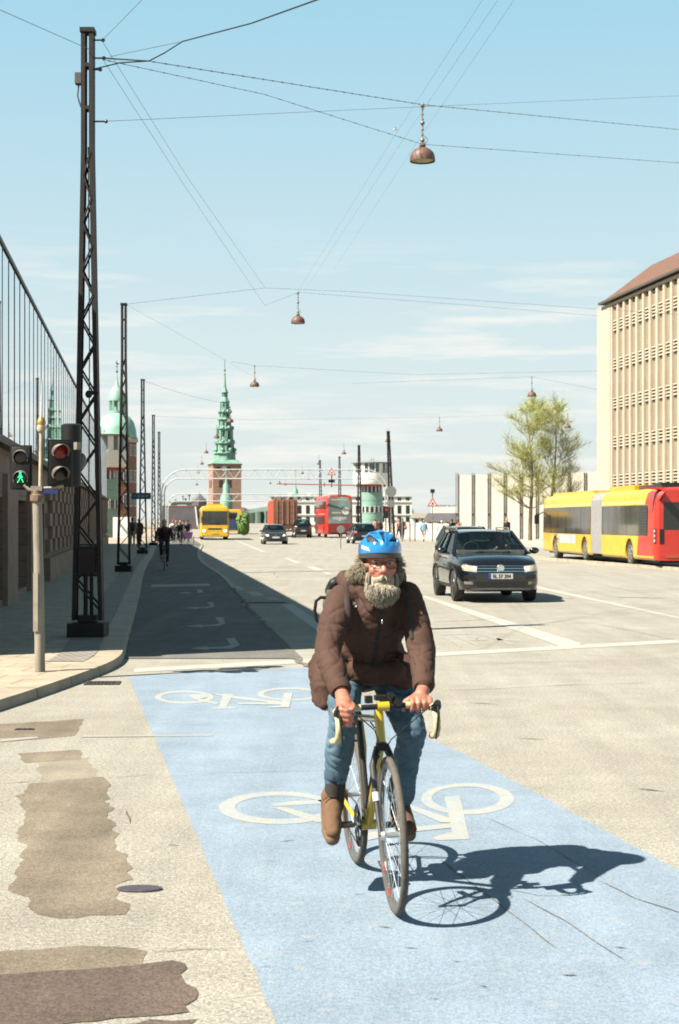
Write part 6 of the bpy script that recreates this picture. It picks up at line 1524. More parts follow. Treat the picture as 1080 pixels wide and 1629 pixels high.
# ================================================================ people
hairm = M('dark_hair', (.05, .035, .025), .7, var=.3, scale=30); blondh = M('fair_hair', (.35, .25, .13), .7, var=.3, scale=30); greyh = M('grey_hair', (.40, .38, .34), .7)
def cloth(name, c, rough=.85): return M(name, c, rough, var=.18, scale=9, bump=.35, bscale=30)
def figure(label, loc, rz, J, top, legs, shoes, hair=hairm, H=1.75, group=None, voxel=.022, extra=None, name='person'):
    """J: joint dictionary in metres (x forward, y left, z up); body is one skin, clothes are its children"""
    T = thing(name, label, 'person', loc, rz, group)
    V = {k: Vector(v) for k, v in J.items()}
    b = MB()
    b.ell(V['head'], (.09, .075, .115)); b.ell(V['head'] + Vector((.085, 0, -.015)), (.02, .014, .022)); b.cap(V['head'] + Vector((.0, 0, -.06)), .055, V['neck'], .06)
    b.ell(V['head'] + Vector((.035, 0, -.07)), (.05, .045, .04))
    for s_ in 'lr':
        b.cap(V['sh' + s_], .05, V['el' + s_], .04); b.cap(V['el' + s_], .038, V['wr' + s_], .028); b.cap(V['wr' + s_], .03, V['ha' + s_], .036)
        b.cap(V['hip' + s_], .08, V['kn' + s_], .055); b.cap(V['kn' + s_], .052, V['an' + s_], .036); b.cap(V['an' + s_], .036, V['an' + s_] + Vector((.13, 0, -.05)), .03)
        b.cap(V['sh' + s_], .05, V['neck'], .06); b.cap(V['hip' + s_], .09, (V['hipl'] + V['hipr']) / 2, .1)
    b.cap((V['hipl'] + V['hipr']) / 2, .09, V['neck'] - Vector((0, 0, .1)), .09)
    fuse(b, 'body', skinm, T, voxel * .75, 3)
    c = MB(); mid = (V['hipl'] + V['hipr']) / 2
    for s_ in 'lr':
        c.cap(V['sh' + s_], .068, V['el' + s_], .056); c.cap(V['el' + s_], .055, V['wr' + s_], .043); o_ = (V['hip' + s_] - mid) * .9
        c.cap(V['sh' + s_] * .75 + V['neck'] * .25 - Vector((0, 0, .06)), .085, mid + o_ * 1.1 + Vector((0, 0, .02)), .105)
    c.cap(V['neck'] - Vector((0, 0, .02)), .07, V['neck'] - Vector((0, 0, .1)), .13); c.cap(V['neck'] - Vector((0, 0, .1)), .135, mid, .13)
    fuse(c, 'top', top, T, voxel, 3, lambda p, n: .006 * noise.noise(p * 12))
    c = MB()
    for s_ in 'lr': c.cap(V['hip' + s_] + Vector((0, 0, .04)), .105, V['kn' + s_], .07); c.cap(V['kn' + s_], .07, V['an' + s_] + Vector((0, 0, .06)), .052)
    fuse(c, 'trousers', legs, T, voxel, 3, lambda p, n: .005 * noise.noise(p * 14))
    for s_ in 'lr':
        c = MB(); a = V['an' + s_]; c.cap(a + Vector((-.03, 0, -.04)), .042, a + Vector((.15, 0, -.055)), .036); c.cap(a + Vector((0, 0, 0)), .045, a + Vector((-.02, 0, -.04)), .045); fuse(c, 'shoe', shoes, T, .016, 2)
    h = MB(); h.ell(V['head'] + Vector((-.025, 0, .03)), (.088, .084, .10)); h.ell(V['head'] + Vector((-.05, 0, -.03)), (.06, .075, .07)); fuse(h, 'hair', hair, T, .018, 2)
    if extra: extra(T, V)
    return T
def walk(H=1.75, ph=1, swing=.16, lean=.02):
    k = H / 1.75; s_ = swing * ph
    J = dict(head=(lean + .03, 0, 1.63), neck=(lean, 0, 1.48), shl=(lean, .18, 1.42), shr=(lean, -.18, 1.42), ell=(lean - s_ * .7, .23, 1.14), elr=(lean + s_ * .7, -.23, 1.14), wrl=(lean - s_ * .8 + .06, .22, .90), wrr=(lean + s_ * .9 + .06, -.22, .90),
             hal=(lean - s_ * .8 + .08, .21, .82), har=(lean + s_ * .9 + .09, -.21, .82), hipl=(0, .09, .93), hipr=(0, -.09, .93), knl=(s_ * .75 + .04, .095, .52), knr=(-s_ * .3 + .03, -.095, .50), anl=(s_ * 1.4, .09, .105), anr=(-s_ * 1.6, -.09, .15))
    return {a: tuple(x * k for x in b) for a, b in J.items()}
def ride(k=1.0, up=.0):
    return dict(head=(.10, 0, 1.56 + up), neck=(.04, 0, 1.43), shl=(.02, .18, 1.36), shr=(.02, -.18, 1.36), ell=(.14, .25, 1.20), elr=(.14, -.25, 1.20), wrl=(.32, .25, 1.03), wrr=(.32, -.25, 1.03), hal=(.38, .24, 1.01), har=(.38, -.24, 1.01),
                hipl=(-.22, .09, .98), hipr=(-.22, -.09, .98), knl=(.14, .11, .74), knr=(.22, -.11, .88), anl=(.0, .10, .22), anr=(.13, -.10, .45))
darkc = cloth('black_cloth', (.018, .018, .022)); maroon = cloth('maroon_cloth', (.045, .012, .014)); navy = cloth('navy_cloth', (.02, .028, .05)); whitec = cloth('white_cloth', (.62, .60, .56)); redc = cloth('red_cloth', (.45, .06, .04))
denim = cloth('faded_denim', (.16, .25, .33)); tan = cloth('tan_cloth', (.48, .36, .24)); greyc = cloth('grey_cloth', (.16, .16, .17)); blackshoe = M('black_shoe', (.02, .018, .018), .5); pinkc = cloth('pink_cloth', (.55, .32, .28)); paleblue = cloth('pale_blue_cloth', (.20, .36, .46))
track_z = lambda D: tz(D)
bikeT = thing('bicycle', 'dark upright bicycle of the cyclist in the shade, nearest of the far riders', 'bicycle', (0, 0, 0), 0)
q = G(258.5, 908, .05); dirc = math.atan2(-.99, .11)
bikeT.location = (q.x, q.y + .5, track_z(q.y)); bikeT.rotation_euler.z = dirc
bicycle(bikeT, blackm, 'flat', spokes=14)
for o in list(bikeT.children): pass
def helm(mat):
    def f(T, V):
        m = MB(); m.ell(V['head'] + Vector((-.01, 0, .055)), (.12, .095, .085)); fuse(m, 'helmet', mat, T, .018, 2)
    return f
figure('bareheaded cyclist in dark maroon jacket and sunglasses riding in the shade towards the camera', tuple(bikeT.location), dirc, ride(), maroon, darkc, blackshoe, hairm, voxel=.02)
riders = [(286.5, 869, 102, darkc, darkc, None, 'cyclist in black top riding ahead of the far group, in front of the slate building'), (275.5, 866, 108, whitec, darkc, redc, 'cyclist in a white top and red helmet, left edge of the far group'),
          (280, 864, 116, redc, navy, None, 'cyclist in a red top, middle of the far group before the slate building'), (291.5, 863, 112, greyc, darkc, darkc, 'cyclist in grey with dark helmet, behind the cargo bike rider'),]
bl_ = ['rider in a black top ahead of the far group', 'rider in white at the left edge of the far group', 'rider in red in the middle of the far group', 'rider in grey behind the cargo bike']
for i, (px, py, D, tp_, lg, hm, lb) in enumerate(riders):
    loc = Vector((P(px, 0, D).x, D, track_z(D)))
    dup(bikeT, loc=loc, rz=dirc, label='dark bicycle of the ' + bl_[i])
    figure(lb, tuple(loc), dirc, ride(), tp_, lg, blackshoe, [hairm, blondh][i % 2], voxel=.03, extra=helm(hm) if hm else None)
# cargo tricycle
D = 106; loc = Vector((P(298, 0, D).x, D, track_z(D))); T = thing('cargo_bike', 'three wheeled cargo bike with a purple box at the right of the far group', 'bicycle', loc, dirc)
m = MB(); m.hexa([(.25, -.3, .42), (1.05, -.28, .42), (1.05, .28, .42), (.25, .3, .42), (.2, -.38, .86), (1.15, -.36, .86), (1.15, .36, .86), (.2, .38, .86)]); m.build('box', M('purple_box', (.30, .12, .30), .6), T)
for y in (-.42, .42):
    m = MB(); m.tube([(.7 + .27 * math.cos(2 * math.pi * k / 24), y, .29 + .27 * math.sin(2 * math.pi * k / 24)) for k in range(24)], .02, 6, closed=True)
    for k in range(8): m.tube([(.7, y, .29), (.7 + .27 * math.cos(k * .785), y, .29 + .27 * math.sin(k * .785))], .003, 4)
    m.build('wheel', tyrem, T)
m = MB(); m.tube([(-.6 + .3 * math.cos(2 * math.pi * k / 24), 0, .32 + .3 * math.sin(2 * math.pi * k / 24)) for k in range(24)], .02, 6, closed=True); m.build('wheel', tyrem, T)
m = MB(); m.tube([(-.6, 0, .32), (-.2, 0, .3), (.3, 0, .45)], .025, 6); m.tube([(-.2, 0, .3), (-.3, 0, .92)], .018, 6); m.tube([(.2, -.3, .9), (.05, -.3, 1.0), (.05, .3, 1.0), (.2, .3, .9)], .015, 6); m.box((-.3, 0, .94), (.22, .14, .05)); m.build('frame', blackm, T)
figure('rider of the cargo bike in dark jacket and black helmet', tuple(loc), dirc, ride(), darkc, greyc, blackshoe, hairm, voxel=.03, extra=helm(darkc))
# pedestrians on the left pavement
def bag(mat, nm='shoulder_bag'):
    return None
figure('pedestrian in dark jacket with backpack walking away on the left pavement', (P(210.5, 0, 86).x, 86, KZ), math.atan2(1, -.1), walk(1.78, 1), greyc, tan, M('white_trainer', (.6, .58, .55), .6), hairm, voxel=.025)
m = MB(); m.ell((-.2, 0, 1.25), (.12, .16, .24)); o = fuse(m, 'backpack', darkc, None, .02, 2); o.location = (P(210.5, 0, 86).x, 86, KZ); o.rotation_euler.z = math.atan2(1, -.1); tag(o, 'dark backpack worn by the pedestrian on the left pavement', 'backpack')
figure('second pedestrian in brown coat behind the blue sign mast on the left pavement', (P(221, 0, 92).x, 92, KZ), math.atan2(1, -.1), walk(1.72, -1), cloth('brown_coat', (.10, .05, .03)), darkc, blackshoe, blondh, voxel=.03)
# people on the right pavement
ppl = [(674, 116, walk(1.64, 1, .18), paleblue, M('bare_pale_trousers', (.55, .43, .36), .8, var=.1), blondh, 'woman in pale blue jacket and light trousers walking left of the triangle sign post', 1.2),
       (597, 140, walk(1.75, 1), pinkc, darkc, hairm, 'walker in a pink top right of the control tower, just above the blue helmet', 1.9), (604, 140, walk(1.7, -1), maroon, darkc, hairm, 'walker in a maroon top, right one of the pair above the blue helmet', 1.9),
       (634, 134, walk(1.74, 1), pinkc, navy, blondh, 'walker in light pink top beside the one in black with an orange bag', -1.2), (640.5, 132, walk(1.8, -1), darkc, darkc, hairm, 'walker in black carrying an orange bag by the pale parapet', 1.6),
       (719, 118, walk(1.7, 1), darkc, darkc, hairm, 'walker in black behind the roof of the dark sport utility car', 1.6), (729, 118, walk(1.72, -1), cloth('orange_top', (.55, .20, .09)), darkc, hairm, 'walker in an orange top next to the first post of the stone wall', 1.6),
       (806, 104, walk(1.78, 1), darkc, greyc, blondh, 'fair haired man in black before the stone wall, above the dark sport utility car', -1.4)]
for px, D, J, tp_, lg, hr, lb, rz in ppl:
    figure(lb, (P(px, 0, D).x, D, KZ), rz, J, tp_, lg, blackshoe, hr, voxel=.03)
p = P(645, 0, 132); m = MB(); m.ell((0, 0, 0), (.14, .2, .2)); o = fuse(m, 'shoulder_bag', cloth('orange_bag', (.55, .12, .05)), None, .03, 2); o.location = (p.x, 132, 1.1); tag(o, 'orange red bag hanging from the walker in black', 'bag')
# cyclist in white on the far right lane, behind the SUV
wloc = Vector((P(703, 0, 112).x, 112, 0)); wb_ = dup(bikeT, loc=wloc, rz=R(100), label='dark bicycle under the rider in white behind the sport utility car')
figure('cyclist in white top and white helmet riding away, above the sport utility car', tuple(wloc), R(100), ride(up=.0), whitec, tan, blackshoe, blondh, voxel=.03, extra=helm(whitec))
# driver of the SUV
def seated():
    return dict(head=(.0, 0, 1.42), neck=(-.04, 0, 1.29), shl=(-.05, .17, 1.22), shr=(-.05, -.17, 1.22), ell=(.12, .22, 1.06), elr=(.12, -.22, 1.02), wrl=(.32, .15, 1.14), wrr=(.30, -.14, 1.10), hal=(.40, .10, 1.19), har=(.38, -.10, 1.15),
                hipl=(-.1, .09, .72), hipr=(-.1, -.09, .72), knl=(.3, .1, .76), knr=(.3, -.1, .76), anl=(.42, .1, .48), anr=(.42, -.1, .48))
dl = suv.matrix_basis @ Vector((.02, .36, -.04))
figure('driver in dark clothes behind the windscreen of the sport utility car, hand on the wheel', (dl.x, dl.y, dl.z), suv.rotation_euler.z, seated(), greyc, darkc, blackshoe, hairm, voxel=.025)
# ================================================================ the foreground cyclist
Fh = Vector((.16, -.987)).normalized(); rzh = math.atan2(Fh.y, Fh.x); Oh = Vector((.146, 7.225, .004))
hb_ = thing('bicycle', 'yellow drop bar road bike with cream bar tape, ridden by the bearded man in front', 'bicycle', Oh, rzh, rx=R(2.2))
bicycle(hb_, yfr, 'drop', tapem, steer=R(-2), spokes=24, fork=M('dark_fork', (.05, .05, .05), .35))
# small things on the stem
m = MB(); m.box((.43, .0, .915), (.05, .05, .02)); m.cyl((.50, .06, .90), (.545, .06, .905), .018, 12); m.cyl((.50, .03, .93), (.53, .03, .935), .014, 12); m.tube([(.48, .045, .885), (.49, .045, .93)], .012, 8); m.box((.47, -.06, .915), (.04, .03, .03)); m.build('lamp_and_bell', blackm, hb_)
def C(x, y, z): return Vector((x, y, z))
rider = thing('person', 'bearded man in blue helmet, brown jacket and jeans riding the yellow bicycle towards the camera', 'person', Oh, rzh)
HD = C(.185, .012, 1.505)       # eye level centre of the head
b = MB()
cran = HD + C(-.025, 0, .03)
b.ell(cran, (.098, .074, .10), seg=28, rings=20); b.ell(HD + C(.02, 0, -.045), (.066, .060, .075), seg=24, rings=16)
b.ell(HD + C(.03, 0, -.095), (.050, .045, .035)); b.cap(HD + C(-.01, 0, -.08), .055, C(.11, .005, 1.36), .062)
for s_ in (-1, 1):
    b.cap(HD + C(.064, s_ * .012, .017), .012, HD + C(.048, s_ * .050, .012), .012)        # brow
    b.ell(HD + C(.050, s_ * .040, -.035), (.024, .022, .022))                              # cheek
    b.cap(HD + C(.035, s_ * .055, -.01), .014, HD + C(.0, s_ * .066, -.02), .016)
    b.ell(HD + C(-.01, s_ * .078, -.018), (.018, .008, .030), rot=Matrix.Rotation(R(12), 3, 'Y')); b.ell(HD + C(-.004, s_ * .078, -.045), (.008, .006, .012))
    b.ell(HD + C(.078, s_ * .015, -.040), (.011, .010, .009))                              # nostril wing
    b.ell(HD + C(.049, s_ * .031, -.0015), (.0155, .017, .0125))                           # lids over the eyeballs
b.cap(HD + C(.066, 0, .010), .009, HD + C(.090, 0, -.032), .0125); b.ell(HD + C(.092, 0, -.037), (.013, .013, .011))
b.cap(HD + C(.060, 0, -.055), .012, HD + C(.068, 0, -.068), .010)
b.cap(HD + C(.066, -.018, -.082), .007, HD + C(.066, .018, -.082), .007); b.cap(HD + C(.064, -.015, -.071), .006, HD + C(.064, .015, -.071), .006)
# trunk, arms, legs
hipc = C(-.2, 0, 1.0); neck = C(.105, .005, 1.355)
b.cap(hipc, .13, C(.03, 0, 1.24), .13); b.cap(C(.03, -.07, 1.26), .10, C(.03, .07, 1.26), .10); b.cap(C(.09, -.13, 1.31), .045, neck, .055); b.cap(C(.09, .13, 1.31), .045, neck, .055)
SHr, ELr, WRr = C(.11, -.160, 1.335), C(.265, -.245, 1.11), C(.480, -.218, .945)
SHl, ELl, WRl = C(.11, .165, 1.34), C(.235, .196, 1.10), C(.435, .160, .955)
for S_, E_, W_ in ((SHr, ELr, WRr), (SHl, ELl, WRl)): b.cap(S_ - C(.01, 0, .01), .045, E_, .040); b.cap(E_, .042, W_, .029)
HPr, KNr, ANr = C(-.17, -.10, 1.0), C(.185, -.160, .80), C(.085, -.19, .42)
HPl, KNl, ANl = C(-.17, .10, 1.0), C(.10, .175, .72), C(-.185, .175, .335)
for H_, K_, A_ in ((HPr, KNr, ANr), (HPl, KNl, ANl)): b.cap(H_, .09, K_, .06); b.cap(K_, .055, A_, .032)
b.cap(ANr, .032, C(.18, -.205, .29), .022); b.cap(ANl, .032, C(-.08, .185, .25), .022)
# right hand over the brake hood
HO = C(.05, .0, -.006)
def finger(pts, rr): 
    for p, q, r0_, r1_ in zip(pts, pts[1:], rr, rr[1:]): b.cap(p, r0_, q, r1_, 10)
b.cap(WRr, .030, HO + C(.505, -.214, .908), .036, 14); b.ell(HO + C(.515, -.220, .898), (.048, .036, .038)); b.ell(HO + C(.535, -.215, .893), (.036, .038, .030))
for i in range(4):
    k = HO + C(.556 - .004 * i, -.243 + .004 * i, .905 - .0215 * i); L = (1.0, 1.08, 1.0, .82)[i]
    finger([HO + C(.515, -.236, .897 - .014 * i), k, k + C(.030 * L, -.000, -.008), k + C(.040 * L, .022 * L, -.012), k + C(.034 * L, .042 * L, -.014)], [.0145, .0128, .0112, .0102, .0088])
finger([HO + C(.50, -.192, .912), HO + C(.53, -.182, .905), HO + C(.558, -.186, .898), HO + C(.578, -.195, .893)], [.016, .013, .0115, .009])
# left hand over the bar top
b.cap(WRl, .029, C(.470, .140, .925), .032, 14); b.ell(C(.482, .128, .915), (.038, .046, .022)); b.ell(C(.470, .135, .920), (.036, .040, .024))
for i in range(4):
    k = C(.506, .092 + .0265 * i, .915 - .001 * abs(i - 1)); L = (1.0, 1.07, 1.0, .82)[i]
    finger([C(.478, .105 + .018 * i, .915), k, k + C(.022 * L, -.001, -.016), k + C(.018 * L, -.002, -.040 * L), k + C(.000, -.002, -.052 * L)], [.014, .0125, .0115, .0102, .0088])
finger([C(.462, .098, .912), C(.468, .070, .900), C(.482, .058, .880), C(.500, .054, .866)], [.015, .0125, .011, .009])
body = fuse(b, 'body', skinm, rider, .0052, 2)
# ruddier tint on hands and nose comes from the skin material itself
sk = M('ruddy_skin', (.56, .22, .14), .48, var=.22, scale=35, bump=.15, bscale=260, c2=(.47, .165, .11)); body.data.materials.clear(); body.data.materials.append(sk)
for s_ in (-1, 1):
    m = MB(); m.ell(HD + C(.053, s_ * .031, -.003), (.0125, .0125, .0115)); e_ = m.build('eye', M('eye_white', (.55, .50, .46), .2) if s_ < 0 else bpy.data.materials['eye_white'], rider)
    m = MB(); m.ell(HD + C(.0645, s_ * .031, -.004), (.002, .0055, .0055)); m.build('iris', blackm, e_)
m = MB(); m.tube([HD + C(.0725, -.022, -.0765), HD + C(.077, 0, -.0775), HD + C(.0725, .022, -.0765)], .0035, 6); m.build('mouth', M('mouth_dark', (.10, .02, .015), .5), rider)
# glasses
m = MB()
for s_ in (-1, 1):
    c_ = HD + C(.084, s_ * .034, -.008)
    m.tube([c_ + C(-.010 * abs(math.cos(a)) * (1 if s_ * math.cos(a) > 0 else .2), .026 * math.cos(a), .018 * math.sin(a)) for a in [2 * math.pi * k / 20 for k in range(20)]], .0017, 6, closed=True)
    m.tube([c_ + C(-.012, s_ * .026, .008), HD + C(.02, s_ * .075, .004), HD + C(-.02, s_ * .080, -.004)], .0017, 6)
m.tube([HD + C(.084, -.009, -.003), HD + C(.090, 0, .0), HD + C(.084, .009, -.003)], .0017, 6)
gl = m.build('glasses', M('glasses_frame', (.04, .02, .015), .3, .3), rider)
# beard and hair: soft base plus many tapered locks
beardc = M('grey_beard', (.31, .26, .18), .8, var=0, c2=(.52, .46, .36), scale=60)
beardd = M('beard_shadow', (.22, .19, .13), .85, var=.2, scale=60)
hairc = M('fair_grey_hair', (.25, .20, .13), .75, var=0, c2=(.43, .37, .26), scale=50)
def locks(name, mat, roots, parent, L=.06, r=.0022, down=(0, 0, -1), curl=.4, seed=1):
    random.seed(seed); m = MB()
    for p, d, k in roots:
        d = Vector(d).normalized(); pts = [Vector(p)]; n_ = 5; l = L * k * random.uniform(.7, 1.25); w_ = Vector((random.gauss(0, 1), random.gauss(0, 1), random.gauss(0, .5))) * curl
        for i in range(n_):
            d = (d + Vector(down) * .36 + w_ * .12).normalized(); w_ = -w_ if i == 2 else w_; pts.append(pts[-1] + d * l / n_)
        rr = r * random.uniform(.7, 1.5); m.tube(pts, [rr, rr * 1.1, rr, rr * .8, rr * .5, rr * .12], 4)
    return m.build(name, mat, parent, recalc=False)
def ellroots(c, rad, n, cond, outk=.5, k=1.0, seed=1):
    random.seed(seed); out = []
    while len(out) < n:
        v = Vector((random.gauss(0, 1), random.gauss(0, 1), random.gauss(0, 1))).normalized()
        if not cond(v): continue
        p = Vector(c) + Vector((v.x * rad[0], v.y * rad[1], v.z * rad[2])); out.append((p, v * outk, k))
    return out
bs = MB(); bs.ell(HD + C(.042, 0, -.100), (.046, .056, .034)); bs.ell(HD + C(.045, 0, -.122), (.043, .048, .038)); bs.ell(HD + C(.045, 0, -.145), (.032, .036, .028))
for s_ in (-1, 1): bs.ell(HD + C(.028, s_ * .043, -.080), (.034, .016, .040)); bs.cap(HD + C(.08, s_ * .006, -.063), .0095, HD + C(.062, s_ * .038, -.078), .010)
bsh = fuse(bs, 'beard', beardc, rider, .006, 2, lambda p, n: .005 * noise.noise(Vector((p.x * 60, p.y * 60, p.z * 18))))
rt = ellroots(HD + C(.042, 0, -.115), (.044, .050, .038), 1500, lambda v: v.x > -.5 and v.z < .35, .42, 1.0, 3) + ellroots(HD + C(.045, 0, -.142), (.034, .034, .03), 700, lambda v: v.z < .3, .35, .9, 4)
locks('beard_locks', beardc, rt, bsh, .042, .0014, curl=.6, seed=5)
rt = []
random.seed(9)
for s_ in (-1, 1):
    for _ in range(240): f = random.random(); rt.append((HD + C(.086 - .022 * f, s_ * (.004 + .036 * f), -.060 - .014 * f + random.uniform(-.005, .005)), (.4, s_ * .7, -.7), .5))
    for _ in range(420): rt.append((HD + C(random.uniform(-.0, .052), s_ * random.uniform(.058, .070), random.uniform(-.11, -.045)), (.3, s_ * .35, -.9), .8))
locks('moustache_locks', beardc, rt, bsh, .040, .0016, seed=6)
hs = MB()
hs.ell(HD + C(-.05, 0, -.02), (.065, .080, .075)); 
for s_ in (-1, 1): hs.ell(HD + C(-.035, s_ * .080, -.035), (.036, .020, .052))
hs.ell(HD + C(-.05, -.100, -.050), (.034, .026, .018)); hs.ell(HD + C(-.04, .078, -.050), (.024, .012, .032))
hsh = fuse(hs, 'hair', hairc, rider, .007, 2, lambda p, n: .007 * noise.noise(p * 45))
rt = ellroots(HD + C(-.05, -.103, -.052), (.036, .028, .020), 460, lambda v: v.x > -.6, .9, .9, 11) + ellroots(HD + C(-.04, .080, -.050), (.026, .014, .034), 300, lambda v: v.x > -.6, .8, .9, 12)
for s_ in (-1, 1): rt += ellroots(HD + C(-.025, s_ * .078, -.03), (.036, .022, .052), 300, lambda v: v.x > -.5 and v.y * s_ > -.3, .8, .9, 13 + s_)
locks('hair_locks', hairc, rt, hsh, .034, .0013, down=(-.5, 0, -.6), curl=.8, seed=15)
# helmet
hblue = M('helmet_blue', (.015, .24, .62), .25, .1, var=.08, scale=15, coat=1); hdark = M('helmet_foam', (.02, .02, .022), .7)
hc = HD + C(-.018, 0, .052); tilt = Matrix.Rotation(R(-3), 3, 'Y'); hr_ = Vector((.128, .098, .094))
def hp(th, ph, k=1.0):     # th: 0 front .. 2pi around, ph: elevation
    v = Vector((math.cos(th) * math.cos(ph), math.sin(th) * math.cos(ph), math.sin(ph))); return hc + tilt @ Vector((v.x * hr_.x * k, v.y * hr_.y * k, v.z * hr_.z * k))
m = MB(); m.ell(hc + C(0, 0, .0), (hr_.x * .86, hr_.y * .86, hr_.z * .88), seg=28, rings=16)
for f in list(m.bm.faces):
    if f.calc_center_median().z < hc.z - .012: m.bm.faces.remove(f)
helmet = fuse_h = m.build('helmet', hdark, rider)
def vent(x, y):
    "long openings that run front to back between the ribs; x forward, y left, both as fractions of the shell"
    ay = abs(y)
    z = math.sqrt(max(1 - x * x - y * y, 0))
    if x > -.05:
        if ay < .17 and .36 < z < .90 and ay < .045 + .2 * (z - .36): return True
        if .25 < ay < .72 and z > .36 + .06 * ay and z < .44 + (ay - .22) * .95 and x > .05: return True
        if .24 < ay < .5 and z > .80 and x > .02: return True
    if ay < .12: return -.75 < x < -.12
    if .28 < ay < .62: return -.85 + (ay - .3) * .5 < x < -.18
    if .70 < ay < .86: return -.38 < x < .22
    return False
NT, NP = 132, 40; verts = {}; sh = bmesh.new()
def hv(i, j):
    i %= NT
    if (i, j) not in verts:
        th = 2 * math.pi * i / NT; ph = R(-9 + 99 * j / NP)
        ridge = 1 + .022 * math.cos(abs(math.sin(th)) * math.cos(ph) * 14) * (1 if j > 8 else 0)
        verts[i, j] = sh.verts.new(hp(th, ph, ridge * (1 + .03 * max(0, math.cos(th)) * (1 - j / NP) ** 2)))
    return verts[i, j]
for j in range(NP - 1):
    for i in range(NT):
        th = 2 * math.pi * (i + .5) / NT; ph = R(-9 + 99 * (j + .5) / NP); x, y = math.cos(th) * math.cos(ph), math.sin(th) * math.cos(ph)
        if j > 9 and vent(x, y): continue
        sh.faces.new([hv(i, j), hv(i + 1, j), hv(i + 1, j + 1), hv(i, j + 1)])
top_ = [hv(i, NP - 1) for i in range(NT)]
try: sh.faces.new(top_)
except Exception: pass
bmesh.ops.recalc_face_normals(sh, faces=sh.faces)
me = bpy.data.meshes.new('helmet_shell'); sh.to_mesh(me); sh.free()
me = modded(me, [('SMOOTH', dict(factor=.5, iterations=3)), ('SOLIDIFY', dict(thickness=.013, offset=-1)), ('BEVEL', dict(width=.002, segments=1, limit_method='ANGLE'))])
me.materials.clear(); me.name = 'helmet_shell'; smooth_angle(me, 50); link('helmet_shell', me, hblue, helmet)
m = MB(); pr = []
n_ = 64
rg = []
for i in range(n_):
    th = 2 * math.pi * i / n_; q0 = hp(th, R(-8), 1.012); q1 = hp(th, R(-8), 1.005) + C(0, 0, -.022 - .012 * max(0, -math.cos(th))) ; q2 = hp(th, R(-8), .90) + C(0, 0, -.022 - .012 * max(0, -math.cos(th))); q3 = hp(th, R(-8), .90)
    rg.append([m.bm.verts.new(q) for q in (q0, q1, q2, q3)])
for a, c_ in zip(rg, rg[1:] + rg[:1]):
    for k in range(4): m.face([a[k], a[(k + 1) % 4], c_[(k + 1) % 4], c_[k]])
m.build('helmet_rim', M('helmet_rim_dark', (.05, .05, .052), .4), helmet)
m = MB()
for s_ in (-1,): panelq = None
hbv = bvh_of(me)
for s_, y0, y1 in ((-1, -.075, -.045),):
    m = MB(); panel(m, hbv, [(.5 + HD.x, -.080, HD.z + .062), (.5 + HD.x, -.052, HD.z + .052), (.5 + HD.x, -.058, HD.z + .068), (.5 + HD.x, -.080, HD.z + .080)], (-1, 0, 0), .0015, 6, 4, .004); m.build('white_decal_or_gleam', whm, helmet)  # white gleam on the helmet, painted as a thin patch on the shell
m = MB(); 
for s_ in (-1, 1):
    m.tube([HD + C(.0, s_ * .083, .04), HD + C(.012, s_ * .079, -.02), HD + C(.02, s_ * .068, -.07), HD + C(.03, s_ * .03, -.115)], .005, 6, sq=.4)
    m.tube([HD + C(-.05, s_ * .083, .03), HD + C(-.01, s_ * .082, -.02), HD + C(.015, s_ * .070, -.06)], .004, 6, sq=.4)
m.build('chin_strap', blackm, helmet)
# ---------------------------------------------------------------- clothes
jm = M('brown_jacket_cloth', (.066, .030, .020), .85, var=.12, scale=5, bump=.3, bscale=90, c2=(.095, .047, .033), spec=.3); 
jd = M('dark_brown_lining', (.028, .018, .016), .85)
def folds(p, n):
    a = noise.noise(Vector((p.x * 9, p.y * 9, p.z * 24 + 3))); bb = noise.noise(Vector((p.x * 22 + p.z * 14, p.y * 18, p.z * 30))); c_ = abs(noise.noise(Vector((p.x * 7 + 9, p.y * 12, p.z * 11))))
    lo = noise.noise(Vector((p.x * 5, p.y * 6, p.z * 6 + 4)))
    n1 = noise.noise(Vector((p.x * 7 + lo * 2, p.y * 6 - lo, (p.z + .35 * abs(p.y)) * 17 + lo * 2.5))); cr_ = max(0.0, 1 - abs(n1) * 4.5) ** 1.6
    n2 = noise.noise(Vector((p.x * 16 + p.z * 9 + 7, p.y * 15, p.z * 13))); c2_ = max(0.0, 1 - abs(n2) * 6) ** 1.5
    return .009 * lo + .002 - .0062 * cr_ * (.6 + lo) - .004 * c2_
j = MB()
for s_, S_, E_, W_ in ((-1, SHr, ELr, WRr), (1, SHl, ELl, WRl)):
    j.cap(S_ + C(-.01, -s_ * .012, .0), .074, S_.lerp(E_, .5) + C(0, s_ * .004, -.005), .068, 18); j.cap(S_.lerp(E_, .5) + C(0, s_ * .004, -.005), .068, E_ + C(0, 0, 0), .063, 18)
    j.cap(E_, .062, E_.lerp(W_, .55) + C(0, 0, -.006), .056, 18); j.cap(E_.lerp(W_, .55) + C(0, 0, -.006), .055, E_.lerp(W_, .90), .046, 18)
    j.cap(C(.10, s_ * .11, 1.345), .060, C(.09, s_ * .03, 1.375), .065, 16)
    j.cap(C(.09, s_ * .09, 1.28), .09, C(.02, s_ * .055, 1.13), .082, 20); j.cap(C(.02, s_ * .055, 1.13), .082, C(-.10, s_ * .08, 1.03), .11, 20); j.cap(C(-.10, s_ * .08, 1.03), .11, C(-.20, s_ * .11, .98), .12, 20)
j.cap(C(.10, 0, 1.27), .12, C(-.05, 0, 1.06), .115, 20); j.cap(C(-.03, 0, 1.14), .12, C(-.2, 0, 1.02), .15, 20)
